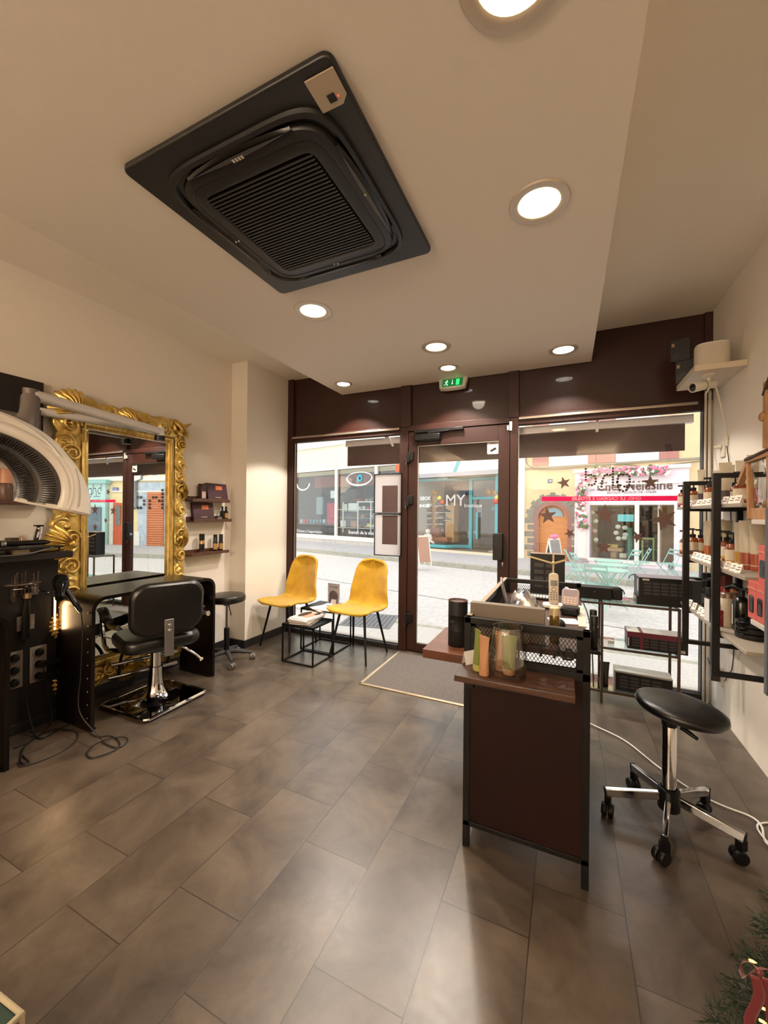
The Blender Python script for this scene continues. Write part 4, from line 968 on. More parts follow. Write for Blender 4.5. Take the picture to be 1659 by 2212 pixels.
G(pmx).tube([(.011*math.cos(2*PI*i/16), -.0*1+.0+.011*math.sin(2*PI*i/16)-.003, .0118) for i in range(16)], .0018, 5, closed=True).build('navigation_ring', M('key grey', (120, 112, 102), .5), ph)
te = T('card_terminal', 'small desk terminal with translucent lilac top on a black stand', 'card terminal', (.020, 2.24, DT), -.1)
G().prism(rrect(.085, .09, .02), 0, .035).build('stand', blackplastic, te, bev=.005)
tm = TR(0, 0, .085) @ RX(PI/2-.35)
G(tm).prism(rrect(.082, .088, .016), -.014, .008).build('terminal_body', M('lilac translucent plastic', (176, 158, 165), .25, .1), te, bev=.005)
g = G(tm)
for i in range(3):
    for j in range(4): g.box(-.031+j*.016, -.02+j*.016, -.034+i*.012, -.026+i*.012, .008, .0105)
g.build('keypad', M('terminal keys', (205, 190, 175), .4), te, bev=.0006)
g = G(tm); g.box(-.032, .032, .005, .036, .008, .0092); g.build('screen', M('terminal screen', (150, 140, 150), .2), te, smooth=False)
fo = T('foil_pouch', 'crumpled silver-blue foil pouch lying on the desk', 'pouch', (-.215, 2.30, DT), .5)
rr_ = random.Random(3)
def crump(u, v):
    k = math.sin(PI*u)*math.sin(PI*v); return ((u-.5)*.16+.012*math.sin(9*v+3*u), (v-.5)*.11+.01*math.sin(7*u), .006+.085*k**.8+.012*math.sin(17*u+9*v)*k)
G().grid(crump, 16, 14).build('pouch', M('iridescent foil', (150, 155, 185), .15, .9, rgb2=(225, 225, 220), nscale=14), fo, ang=.3)
pp = T('white_papers', 'white sheet of paper on the desk in front of the terminal', 'paper', (.0, 2.07, DT), .25); G().box(-.075, .055, -.05, .05, 0, .003).build('sheet', paper, pp, smooth=False)
ms = T('computer_mouse', 'black computer mouse on the desk beside the white paper', 'mouse', (-.028, 1.97, DT), 0); G().ell((0, 0, .006), .028, .05, .026, 20, 10).build('mouse_body', blackplastic, ms)
kb = T('keyboard', 'row of small white keys near the back mesh of the desk', 'keyboard', (-.17, 2.56, DT)); G().box(-.12, .10, -.04, .04, 0, .012).build('keyboard_base', blackplastic, kb, bev=.002)
g = G()
for i in range(12):
    for j in range(4): g.box(-.115+i*.0175, -.102+i*.0175, -.034+j*.018, -.021+j*.018, .012, .017)
g.build('keycaps', white, kb, smooth=False)
cl_ = T('document_clip_rack', 'grey folders and papers tucked along the left mesh of the desk', 'folder', (-.32, 2.42, DT), .15)
G().box(-.006, .006, -.12, .12, 0, .12, RY(-.25)).build('folder', M('grey folder', (120, 112, 112), .5), cl_, bev=.002); G().box(.02, .024, -.10, .06, 0, .07, RY(.5)).build('paper_slip', paper, cl_, smooth=False)
for k, (y, h) in enumerate(((1.95, .085), (1.88, .075))):
    bottle('dark_bottle', ('taller' if k == 0 else 'shorter')+' slim black bottle on the right edge of the desk', (.108, y, .79), .015, h+.06, blackplastic, blackplastic, .3, None, .95)
G().box(dkx1+.001, .13, 1.84, 2.0, .775, .789).build('bottle_bracket', blackmetal, rd, bev=.002)
cable('desk_cable', 'black cables looping behind the terminal over the desk edge', [(.03, 2.30, DT+.02), (.07, 2.36, DT+.05), (.10, 2.30, DT+.0), (.115, 2.2, DT-.1), (.12, 2.1, DT-.3)], .003)
# ================================================================== WINDOW RACK
rk = T('display_rack', 'bronze metal rack with glass shelves in the shop window', 'shelf rack', (0, 0, 0))
bz_ = M('bronze tube', (88, 72, 62), .4, .7)
ry0, ry1 = 3.24, 3.50
for x in (-.36, .236, .69):
    for y in (ry0, ry1): G().box(x-.008, x+.008, y-.008, y+.008, 0, .722).build('post', bz_, rk, smooth=False)
for z in (.714, .397, .085):
    g = G()
    for y in (ry0, ry1): g.box(-.36, .69, y-.006, y+.006, z-.007, z+.007)
    for x in (-.36, .236, .69): g.box(x-.006, x+.006, ry0, ry1, z-.007, z+.007)
    g.build('rail', bz_, rk, smooth=False)
    G().box(-.355, .685, ry0+.004, ry1-.004, z+.007, z+.013).build('glass_shelf', Mglass('shelf glass', (.86, .93, .9), .12), rk, smooth=False)
bxm = M('black gift carton', (17, 15, 16), .42, spec=.35); linem = M('grey product print', (54, 50, 52), .5); labm = M('pale label', (180, 175, 168), .5)
def pbox(name, label, x0, x1, y0, y1, z0, z1, nprod=5, rz=0, top=None, extra=None, barcode=True, cat='box'):
    cx, cy = (x0+x1)/2, (y0+y1)/2; t = T(name, label, cat, (cx, cy, z0), rz); w, d, h = (x1-x0)/2, (y1-y0)/2, z1-z0
    G().box(-w, w, -d, d, 0, h).build('carton', bxm, t, bev=.002)
    g = G()
    for i in range(nprod):
        a = -w+.03+(2*w-.08)*i/nprod; bw = (2*w-.08)/nprod*.8
        for k in range(4): g.box(a, a+bw, -d-.0008, -d, h*(.16+.17*k), h*(.26+.17*k))
    if nprod: g.build('product_print', linem, t, smooth=False)
    if barcode: G().box(w-.055, w-.015, -d-.0012, -d, h*.08, h*.25).build('barcode_label', labm, t, smooth=False)
    if top: G().box(-w+.001, w-.001, -d+.001, d-.001, h, h+.0015).build('top_sheet', top, t, smooth=False)
    if extra: extra(t, w, d, h)
    return t
rib = M('cream gold ribbon', (205, 180, 130), .35); boxtop = M('pale violet grey card', (112, 106, 116), .5); whitetop = M('white card top', (210, 205, 200), .5); brg = M('burgundy ribbon', (96, 18, 42), .5)
def giftx(t, w, d, h):
    g = G(); g.box(-.006+w*.35, .006+w*.35, -d-.003, -d-.001, 0, h); g.build('ribbon', rib, t, smooth=False)
    g = G(); g.bar((-w-.002, -d-.003, h*.92), (w*.35, -d-.003, h*.78), .002, .012); g.bar((w*.35, -d-.003, h*.78), (w+.003, -d-.003, h*.88), .002, .014); g.bar((w+.003, -d-.003, h*.88), (w+.003, d, h*.86), .002, .014); g.build('ribbon', rib, t, smooth=False)
    G().ell((w*.35, -d-.004, h*.8), .012, .006, .01, 10, 6).build('ribbon_knot', rib, t)
    G().box(w, w+.001, -d+.004, d-.004, .004, h-.004).build('side_print', M('mauve side panel', (96, 74, 82), .5), t, smooth=False)
pbox('gift_box', 'tall black gift box tied with cream gold ribbon in the window', -.259, -.012, 3.32, 3.44, .728, 1.04, 2, 0, M('wood brown top', (120, 96, 76), .5), giftx, False)
drm = T('hat_box', 'wide matt black box with a rear rounded strap on the top glass shelf', 'box', (0, 0, .728)); G().box(.015, .30, 3.30, 3.42, 0, .086).build('carton', mb, drm, bev=.003); G().box(.30, .372, 3.33, 3.45, 0, .083).build('pouch', mb, drm, bev=.012)
G().tube(smoothpts([(.31, 3.33, .083), (.335, 3.32, .089), (.37, 3.33, .080), (.385, 3.33, .05)], 4), .004, 6).build('strap', mb, drm); G().ell((.19, 3.2985, .055), .004, .002, .004, 10, 6).build('stud', steel, drm)
g1 = pbox('product_box', 'lower flat black product box on the top glass shelf, under a bigger one', .450, .775, 3.26, 3.42, .728, .783, 0)
G().box(-.1635, -.1625, -.01, .03, .02, .045).build('gold_sticker', M('gold sticker', (200, 180, 130), .4), g1, smooth=False)
def upx(t, w, d, h):
    G().box(-w+.02, -w+.06, -d-.0012, -d, h*.86, h*.95).build('corner_label', labm, t, smooth=False)
    G().box(-w-.001, -w, -d+.03, -d+.06, h*.25, h*.9).build('end_label', M('pale end label', (190, 175, 165), .5), t, smooth=False)
    G().tube(smoothpts([(-w+.005, d*.6, h), (-w-.03, d*.4, h-.005), (-w-.045, d*.3, h-.03)], 4), .003, 6).build('ribbon_end', mb, t)
pbox('product_box', 'big black product box with violet grey top stacked on the flat one', .455, .785, 3.235, 3.42, .785, .92, 5, .03, boxtop, upx, False)
def burx(t, w, d, h):
    G().box(-w-.001, w+.001, -d-.0012, -d, h*.72, h).box(-w-.001, -w, -d, d, h*.72, h).build('burgundy_band', brg, t, smooth=False)
    G().box(-w+.075, -w+.095, -d-.002, -d-.001, 0, h).box(-w+.075, -w+.095, -d, d, h+.0015, h+.003).build('burgundy_ribbon', brg, t, smooth=False)
    G().box(-w+.004, -w+.010, -d-.002, -d-.0012, h*.15, h*.65).build('white_strip', whitetop, t, smooth=False)
pbox('product_box', 'black box with white top and burgundy ribbon on the middle glass shelf', .395, .745, 3.26, 3.41, .411, .53, 5, 0, whitetop, burx)
def botx(t, w, d, h):
    G().box(-w, w, -d-.004, -d+.002, h-.01, h).box(-w-.006, -w+.004, -d-.004, d, 0, h).build('silver_edge', M('silver card', (165, 165, 165), .35, .5), t, smooth=False)
pbox('product_box', 'black printed box with silver edge on the lowest glass shelf', .325, .665, 3.27, 3.40, .099, .235, 4, -.05, whitetop, botx)
g = T('glass_price_stand', 'clear slanted acrylic stand beside the lowest black box', 'stand', (.70, 3.33, .0)); G().bar((.0, -.02, .16), (.055, -.06, .02), .03, .004).build('slanted_strip', M('cream acrylic strip', (215, 205, 150), .3), g, smooth=False)
ptube('black_tube', 'black tube standing on the lowest glass shelf beside the desk', (.258, 3.30, .099), .2, blackgloss, blackgloss, .175, .062)
wc = T('price_block', 'tiny white block on the middle glass shelf', 'price block', (.30, 3.33, .411)); G().box(-.02, .02, -.015, .015, 0, .022).build('block', white, wc, bev=.002)
# ================================================================== WALL SHELF WITH PRODUCTS
SX0, SX1 = .68, .93
us = T('wall_shelf_unit', 'black steel frame wall shelf with grey boards full of hair products', 'shelf', (0, 0, 0))
fr_ = M('black steel frame', (18, 16, 16), .42, .1, spec=.3)
bdm = M('grey beige shelf board', (150, 140, 126), .55, noise=.06, nscale=12)
py = (3.05, 2.50)
for y in py:
    G().box(SX0-.016, SX0+.016, y-.014, y+.014, .55, 1.565).build('post', fr_, us, bev=.002)
G().box(XR-.028, XR, 2.50-.014, 2.50+.014, .55, 1.565).box(XR-.028, XR, 3.05-.014, 3.05+.014, .55, 1.565).build('wall_post', fr_, us, bev=.002)
for y in py: G().box(SX0, XR, y-.012, y+.012, .55, .574).build('cross_bar', fr_, us, bev=.002); G().box(SX0, XR, y-.012, y+.012, 1.541, 1.565).build('cross_bar', fr_, us, bev=.002)
for z, y0, nm in ((1.392, 2.24, ''), (1.072, 2.20, ''), (.757, 2.18, '')):
    G().box(SX0+.018, XR-.01, y0, 3.37, z, z+.018).build('shelf_board', bdm, us, bev=.002)
    for y in py: G().box(SX0, XR, y-.008, y+.008, z-.014, z).build('bracket_bar', fr_, us, smooth=False)
# second unit nearer the viewer
u2 = T('wall_shelf_unit', 'second wall shelf with white boards cut by the right edge of the photo', 'shelf', (0, 0, 0))
whb = M('off white shelf board', (196, 190, 180), .55); grp = M('grey steel post', (96, 96, 100), .4, .5)
G().box(.662, .690, 1.885, 1.91, .70, 1.385).build('post', grp, u2, bev=.002)
G().box(.662, .690, 1.30, 1.325, .70, 1.385).build('post', grp, u2, bev=.002)
for z in (.905, 1.318): G().box(.695, XR-.005, 1.30, 2.13, z, z+.02).build('shelf_board', whb, u2, bev=.002)
for y in (1.912, 1.312):
    for z in (1.29, .88): G().box(.69, XR, y-.01, y+.01, z, z+.02).build('bracket_bar', grp, u2, smooth=False)
amber = M('amber glass', (120, 58, 22), .12, coat=.3); creaml = M('cream paper label', (206, 190, 165), .6)
def pump(name, label, x, y, z, h=.17, r=.031, band=None):
    t = T(name, label, 'bottle', (x, y, z), 0, 'amber pump bottles on the wall shelves'); hb = h*.66
    G().lathe([(0, 0), (r*.94, 0), (r, .004), (r, hb*.78), (r*.8, hb*.92), (r*.42, hb), (0, hb)], 22).build('amber_body', amber, t)
    G().lathe([(r*1.012, hb*.14), (r*1.012, hb*.72)], 22).build('paper_label', creaml, t)
    if band: G().lathe([(r*1.016, hb*.12), (r*1.016, hb*.24)], 22).build('colour_band', band, t)
    g = G(); g.lathe([(r*.5, hb), (r*.52, hb+.018), (r*.2, hb+.022), (r*.14, hb+.026), (r*.14, h*.93), (0, h*.93)], 16); g.box(-r*.95, r*.32, -r*.22, r*.22, h*.93, h, RZ(-.5)); g.build('pump_head', blackplastic, t, bev=.001)
    return t
tubm = M('pearl beige tube', (190, 180, 160), .42, noise=.04, nscale=20)
bandc = dict(dark=M('dark band', (78, 66, 68), .4), org=M('orange brown band', (168, 92, 52), .4), blue=M('blue grey band', (110, 128, 140), .4), mus=M('mustard band', (180, 132, 48), .4), red=M('brick band', (150, 70, 46), .4), pink=M('rose band', (170, 90, 95), .4))
def yof(u, x): return min(P(u, 1100, x=x).y, 3.34)
def px_(u, x):
    y = P(u, 1100, x=x).y
    return x if y <= 3.32 else x*3.32/y
ordn = ['first', 'second', 'third', 'fourth', 'fifth', 'sixth', 'seventh', 'eighth', 'ninth', 'tenth', 'eleventh', 'twelfth', 'thirteenth']
TOPZ, MIDZ, BOTZ = 1.4105, 1.0905, .7755
for i, (u, x, h, bd_) in enumerate(((1475, .80, .15, 'pink'), (1490, .83, .165, 'red'), (1498, .77, .165, 'pink'), (1522, .85, .165, 'pink'), (1533, .77, .17, 'pink'), (1556, .86, .165, 'dark'), (1588, .87, .17, 'pink'), (1600, .79, .165, 'pink'))):
    pump('amber_pump_bottle', 'amber pump bottle with cream label, %s from the window on the top wall shelf' % ordn[i], px_(u, x), yof(u, px_(u, x)), TOPZ, h, .030, bandc[bd_])
for i, (u, x, h, bd_, r) in enumerate(((1480, .82, .16, 'org', .03), (1497, .78, .175, 'dark', .034), (1514, .84, .17, 'org', .03), (1538, .82, .16, 'blue', .032), (1555, .84, .175, 'blue', .032), (1572, .85, .175, 'mus', .034), (1585, .80, .175, 'mus', .034))):
    pump('amber_pump_bottle', 'amber pump bottle with cream label, %s from the window on the middle wall shelf' % ordn[i], px_(u, x), yof(u, px_(u, x)), MIDZ, h, r, bandc[bd_])
for i, (u, x, h, w, bd_, l) in enumerate(((1514, .76, .225, .052, 'dark', 'slim beige tube leaning up among the amber bottles near the window, top wall shelf'), (1549, .88, .23, .06, 'dark', 'beige tube standing at the back behind the black shelf post, top wall shelf'), (1566, .80, .235, .075, 'dark', 'widest beige tube with dark lower band in the middle of the top wall shelf'), (1578, .88, .24, .05, 'dark', 'beige tube half hidden behind the widest one on the top wall shelf'), (1600, .90, .255, .065, 'pink', 'beige tube behind the pump bottles on the top wall shelf'), (1626, .90, .265, .07, 'pink', 'beige tube at the near end of the top wall shelf, behind the brown gift basket'))):
    ptube('beige_tube', l, (x, yof(u, x), TOPZ), -.5+.2*(i % 3), tubm, bandc[bd_], h, w*.68, cap_h=.10, band=bandc[bd_], group='beige cosmetic tubes on the wall shelves')
for i, (u, x, h, w, bd_, l) in enumerate(((1529, .78, .225, .058, 'org', 'beige tube with orange brown band on the middle wall shelf'), (1556, .86, .235, .06, 'blue', 'beige tube behind the amber bottles right of the black post on the middle wall shelf'), (1571, .87, .23, .068, 'mus', 'tall beige tube with mustard base behind the mustard banded bottles on the middle wall shelf'), (1597, .80, .225, .055, 'mus', 'slim beige tube with mustard base on the middle wall shelf'), (1615, .80, .235, .085, 'red', 'wide crinkled beige tube with brick red base on the middle wall shelf'), (1636, .82, .23, .08, 'red', 'wide beige tube with brick red base, nearest the coral boxes'))):
    ptube('beige_tube', l, (x, yof(u, x), MIDZ), -.5+.25*(i % 3), tubm, bandc[bd_], h, w*.70, cap_h=.10, band=bandc[bd_], group='beige cosmetic tubes on the wall shelves')
def tick(u, z, i, sh, x=.722):
    t = T('price_tag', 'small white slanted price tag, %s from the window on the %s wall shelf' % (ordn[i], sh), 'price tag', (x, yof(u, x), z), 0, 'price tags on the wall shelves')
    G(RZ(.85)).add([(-.02, -.012, 0), (-.02, .012, 0), (.004, .012, .038), (.004, -.012, .038), (.016, -.012, 0), (.016, .012, 0)], [(0, 3, 2, 1), (3, 4, 5, 2), (0, 1, 5, 4), (0, 4, 3), (1, 2, 5)]).build('tag_card', paper, t, smooth=False)
    g = G(RZ(.85)); g.box(-.0125, -.011, -.008, .008, .013, .016, TR(0, 0, 0)).box(-.0065, -.005, -.008, .002, .024, .027); g.build('tag_print', linem, t, smooth=False)
for i, u in enumerate((1477, 1483, 1491, 1502, 1512, 1523, 1534, 1568, 1583, 1596)): tick(u, TOPZ, i, 'top')
for i, u in enumerate((1503, 1511, 1519, 1529, 1538, 1553, 1574, 1587, 1598)): tick(u, MIDZ, i, 'middle')
# bottom shelf: dark products
def yb(u, x): return yof(u, x)
def dbox(u, x, w, d, h, m_, label, z=BOTZ, rz=0):
    t = T('dark_carton', label, 'box', (x, yb(u, x), z), rz); G().box(-d/2, d/2, -w/2, w/2, 0, h).build('carton', m_, t, bev=.002)
    G().box(-d/2-.001, -d/2, -w*.35, w*.35, h*.15, h*.5).build('front_print', linem, t, smooth=False); return t
slate = M('slate blue card', (74, 82, 98), .5); dslate = M('dark slate card', (44, 50, 54), .5)
dbox(1472, .74, .05, .10, .10, slate, 'small slate blue carton at the window end of the bottom wall shelf')
dbox(1489, .78, .05, .12, .15, slate, 'slate blue carton behind the first black post on the bottom wall shelf')
dbox(1499, .80, .05, .13, .155, dslate, 'dark slate carton next to the blue one on the bottom wall shelf')
dbox(1509, .78, .05, .12, .15, dslate, 'dark slate carton third in the row on the bottom wall shelf')
for i, (u, x, h, r, l) in enumerate(((1518, .86, .19, .034, 'black bottle with wide cap, first from the window on the bottom wall shelf'), (1527, .80, .17, .024, 'slim black bottle, second from the window on the bottom wall shelf'), (1533, .76, .155, .020, 'slimmest black bottle in front of the dark group on the bottom wall shelf'), (1541, .84, .18, .03, 'black bottle just before the second shelf post on the bottom wall shelf'), (1553, .84, .19, .036, 'broad black bottle right behind the second post on the bottom wall shelf'))):
    bottle('black_bottle', l, (x, yb(u, x), BOTZ), r, h, blackgloss, blackplastic, .3, linem, .92, group='black bottles on the bottom wall shelf')
redb = M('deep red plastic', (130, 24, 28), .3)
bottle('red_jar', 'red ribbed jar on the bottom wall shelf behind the black post', (.73, yb(1556, .73), BOTZ), .025, .085, redb, redb, .25, None, 1.0)
bottle('red_bottle', 'tall red and silver bottle with dark red lid on the bottom wall shelf', (.86, yb(1567, .86), BOTZ), .036, .225, redb, M('dark red lid', (92, 22, 20), .3), .3, M('silver band', (180, 165, 150), .3, .8), .95)
bottle('white_bottle', 'white cylindrical bottle with silver collar on the bottom wall shelf', (.76, yb(1572, .76), BOTZ), .029, .175, M('ivory plastic', (200, 186, 165), .35), M('rose silver cap', (180, 150, 130), .25, .8), .13, None, 1.0)
bottle('brown_bottle', 'translucent brown bottle with copper collar behind the white one', (.86, yb(1590, .86), BOTZ), .027, .185, M('smoky plastic', (70, 55, 48), .2), M('copper', (190, 130, 95), .3, .9), .2, None, .9)
spb = T('trigger_spray', 'black trigger spray bottle beside the coral gift boxes', 'spray bottle', (.80, yb(1603, .80), BOTZ))
G().lathe([(0, 0), (.031, 0), (.033, .004), (.033, .14), (.022, .165), (.012, .172), (0, .172)], 22).build('bottle_body', blackgloss, spb)
G().tube(smoothpts([(0, 0, .17), (0, .005, .20), (-.02, .03, .215), (-.045, .055, .200)], 4), [.014]*5+[.017]*4+[.011]*4, 10).tube(smoothpts([(0, -.005, .205), (.01, -.04, .212), (.01, -.062, .203)], 4), .008, 8).build('trigger_head', blackplastic, spb)
G(frame((-.034, 0, .02), (0, -1, 0), (0, 0, 1))).box(-.006, .006, .01, .11, 0, .001).build('vertical_print', M('white print', (190, 188, 184), .5), spb, smooth=False)
kb_ = T('electrical_box', 'black white-sided product box at the near end of the bottom wall shelf', 'box', (.80, yb(1588, .80)+.02, BOTZ), .15)
G().box(-.095, .07, -.045, .075, 0, .125).build('carton', bxm, kb_, bev=.003); G().box(-.0965, -.095, .02, .073, .002, .123).build('white_spine', whitetop, kb_, smooth=False)
text('ghd', .03, frame((-.0965, -.02, .055), (0, -1, 0), (0, 0, 1)), _M['white print'], kb_)
bt = T('black_tin', 'round black stacked tins at the near end of the bottom wall shelf', 'tin', (.80, yb(1640, .80)+.06, BOTZ))
for k in range(3): G().lathe([(0, k*.028), (.062, k*.028), (.065, k*.028+.004), (.065, k*.028+.022), (.06, k*.028+.026), (0, k*.028+.026)], 30).build('tin_ring', blackgloss, bt)
for i, u in enumerate((1477, 1484, 1493, 1503, 1516, 1524, 1532)): tick(u, BOTZ, i, 'bottom')
# coral boxes on the nearer unit
coral = M('coral card', (196, 92, 84), .55)
def cbox(x, y, z, label, rz=0):
    t = T('coral_gift_box', label, 'box', (x, y, z), rz, 'coral gift boxes'); w, h = .075, .155
    G().box(0, .085, -w/2, w/2, 0, h).build('carton', coral, t, bev=.002)
    fmx = frame((-.001, 0, 0), (0, -1, 0), (0, 0, 1))
    G(fmx).prism(rrect(.045, .07, .010, 4, 0, .062), 0, .0008).build('window_cutout', blackgloss, t, smooth=False)
    G(fmx).box(-.014, .014, .032, .075, .0008, .0014).build('inner_bottle', M('grey product print', (74, 70, 72), .5), t, smooth=False)
    text('merry Xmas', .0145, fmx @ TR(0, .127, .0006), M('pale coral print', (225, 160, 145), .5), t)
    return t
cy_ = .72
cbox(.70, yof(1623, .70)-.01, .9255, 'lower left coral gift box on the nearer wall shelf')
cbox(.70, yof(1623, .70)-.089, .9255, 'lower right coral gift box on the nearer wall shelf')
cbox(.70, yof(1643, .70)-.02, 1.081, 'coral gift box stacked on top of the two others')
# wrapped gift basket
bk_ = T('gift_crate', 'wooden framed gift crate wrapped in clear film, cut by the right edge', 'crate', (0, 0, 0))
crw = M('pale crate wood', (176, 132, 88), .6, rgb2=(140, 98, 62), nscale=10, stretch=(8, 8, 1))
ya, yb_ = yof(1622, .72), yof(1668, .72)
for a, c_, w_ in (((.72, ya, 1.338), (.72, ya+.02, 1.60), .02), ((.72, yb_, 1.338), (.72, yb_+.02, 1.60), .02), ((.72, ya+.03, 1.595), (.72, yb_, 1.60), .026), ((.72, ya+.12, 1.50), (.72, ya+.01, 1.60), .022), ((.90, ya, 1.338), (.90, ya+.02, 1.60), .02)): G().bar(a, c_, w_).build('frame_bar', crw, bk_, bev=.002)
G().box(.715, .90, yb_, ya, 1.338, 1.385).build('crate_base', crw, bk_, bev=.002)
G().grid(lambda u, v: (.725+.01*math.sin(9*u+5*v), ya-.012-(ya-yb_-.024)*u, 1.385+.20*v), 10, 10).build('clear_film', Mglass('film', (.8, .8, .8), .25, .08), bk_, ang=.2)
G().box(.76, .86, yb_+.02, ya-.02, 1.385, 1.55).build('wrapped_product', M('grey wrapped product', (82, 78, 78), .5), bk_, bev=.01)
G().ell((.76, (ya+yb_)/2, 1.40), .03, .07, .03, 16, 8).build('paper_shreds', M('straw filling', (185, 150, 110), .7, bump=1, bscale=200), bk_)
G().add([(.70, ya+.02, 1.60), (.70, yb_, 1.615), (.90, yb_, 1.68), (.90, ya-.03, 1.66)], [(0, 1, 2, 3)]).build('brown_lid', M('dark brown cloth', (66, 42, 26), .7), bk_, solid=.01)
gs = T('wooden_post_sign', 'pale wooden post with a folded brown bow at the right edge, above the crate', 'sign post', (0, 0, 0))
yq = yof(1657, .90); G().bar((.90, yq, 1.69), (.90, yq, 2.02), .03).build('post', crw, gs, bev=.002)
G().add([(.90, yq+.11, 1.862), (.89, yq+.0, 1.90), (.89, yq-.0, 1.85), (.90, yq+.05, 1.845)], [(0, 1, 2, 3)]).ell((.885, yq+.015, 1.85), .015, .026, .024, 12, 8).build('bow', crw, gs)
G().add([(.88, yq+.015, 1.96), (.88, yq-.08, 2.06), (.93, yq-.08, 2.06), (.93, yq+.015, 1.96)], [(0, 1, 2, 3)]).build('dark_top', M('dark brown cloth', (66, 42, 26), .7), gs, solid=.01)
# ================================================================== CORNER SHELF WITH SPEAKER AND CAMERA
cs = T('corner_shelf', 'thick white floating shelf high in the corner by the window', 'shelf', (.70, 2.985, 2.235))
G().box(0, .253, 0, .435, 0, .036).build('board', M('cream shelf paint', (205, 192, 172), .5), cs, bev=.002)
sp = T('speaker', 'off-white rounded wireless speaker on the corner shelf', 'speaker', (.82, 3.12, 2.272))
spm = M('speaker white fabric', (198, 188, 172), .6)
def spk(u, v):
    a = 2*PI*u; c, s = math.cos(a), math.sin(a); return (.088*abs(c)**.7*(1 if c > 0 else -1), .065*abs(s)**.7*(1 if s > 0 else -1), .15*v)
G().grid(spk, 40, 4).build('fabric_body', spm, sp); v_, f_ = loft([[spk(i/40, 1) for i in range(40)], [tuple(q*k for q, k in zip(spk(i/40, 1), (.96, .96, 1.05))) for i in range(40)], [(0, 0, .1585)]*40]); G().add(v_, f_).build('top_cap', white, sp)
for i, (x, y, z0, l) in enumerate(((.742, 3.375, 2.272, 'front black printed carton on the far end of the corner shelf'), (.715, 3.395, 2.452-.02, 'upper black printed carton on the corner shelf, stacked on the other'))):
    t = T('black_carton', l, 'box', (x, y, z0), -.25); G().box(-.055, .055, -.03, .03, 0, .155).build('carton', bxm, t, bev=.002)
    g = G()
    g.tube(smoothpts([(-.01, -.0315, .13), (-.02, -.0315, .105), (.012, -.0315, .075), (.015, -.0315, .03)], 5), .0022, 5); g.build('wave_print', linem, t)
    g = G()
    for k in range(3): g.bar((-.045, -.0312, .02+.012*k), (-.01, -.0312, .036+.012*k), .001, .003)
    g.build('lines_print', linem, t, smooth=False)
    G().box(-.048, -.032, -.0312, -.03, .105, .128).build('beige_mark', M('beige mark', (150, 120, 95), .5), t, smooth=False)
sc2 = T('security_camera', 'white bullet security camera hanging under the corner shelf', 'camera', (.80, 3.10, 2.235))
camw = M('camera white', (212, 204, 188), .4)
G().lathe([(0, 0), (.04, 0), (.04, -.010), (.028, -.016), (.012, -.02), (.012, -.04), (0, -.04)], 26).build('mount', camw, sc2)
cmx = TR(-.01, .0, -.062) @ RZ(math.radians(30)) @ RY(math.radians(-102))
G(cmx).lathe([(0, -.055), (.022, -.055), (.027, -.045), (.027, .015), (.0275, .017), (.0275, .021), (.027, .023), (.029, .06), (.031, .098), (.028, .102), (.025, .096), (.0, .096)], 28).build('body', camw, sc2)
lz = G(cmx).lathe([(.024, .0965), (.012, .0975), (.010, .101), (0, .102)], 24).build('lens', blackgloss, sc2)
G(cmx).tube([(.0278*math.cos(2*PI*i/28), .0278*math.sin(2*PI*i/28), .019) for i in range(28)], .0016, 5, closed=True).build('body_ring', blackplastic, sc2)
G().cyl((.0, -.015, -.085), (-.02, -.02, -.125), .0045, n=8).build('antenna', camw, sc2)
cable('camera_cable', 'white camera cable dropping from the corner shelf down the wall', [(.82, 3.11, 2.19), (.85, 3.13, 2.14), (.90, 3.20, 2.0), (.93, 3.25, 1.92), (.945, 3.28, 1.86)], .0045, camw)
ad = T('cable_adapter', 'small white inline plug on the camera cable', 'plug'); G().cyl((.944, 3.28, 1.87), (.946, 3.285, 1.81), .009, n=10).build('plug_body', camw, ad); 
cable('black_wall_cable', 'thin black cable hanging down the wall behind the product shelf', [(.946, 3.287, 1.81), (.947, 3.25, 1.70), (.947, 3.22, 1.55), (.945, 3.20, 1.30), (.948, 3.19, 1.10), (.947, 3.17, .80), (.947, 3.14, .55), (.948, 3.17, .40), (.947, 3.20, .36), (.947, 3.29, .27)], .003)
def wsock(y, z, label, th=.012):
    t = T('wall_socket', label, 'socket', (XR, y, z)); G().box(-th, 0, -.04, .04, -.055, .055).build('plate', camw, t, bev=.006)
    G(TR(-th, 0, .018) @ RY(-PI/2)).lathe([(.022, .0), (.022, .003), (.018, .001), (.017, -.006), (0, -.006)], 20).build('socket_ring', camw, t); return t
so = wsock(3.37, 1.80, 'white wall socket with plug above the product shelf'); G().cyl((-.012, .0, .018), (-.05, .01, .016), .014, .009, 12).build('plug', camw, so)
cable('speaker_cable', 'thin white cable looping from the wall socket', [(.91, 3.38, 1.815), (.93, 3.45, 1.77), (.944, 3.47, 1.70), (.946, 3.42, 1.60), (.947, 3.36, 1.52)], .0028, camw)
wa = T('power_adapter', 'dark power adapter plugged in low on the right wall under the product shelf', 'power adapter', (XR, 3.38, .28))
G().box(-.012, 0, -.05, .03, -.06, .06).build('plate', camw, wa, bev=.003); G().box(-.06, -.012, -.02, .03, -.045, .05).build('adapter_block', M('dark brown adapter', (48, 34, 28), .4), wa, bev=.006)
cable('adapter_cable', 'black cable looped under the low wall adapter', [(.90, 3.40, .32), (.90, 3.46, .36)], .003)
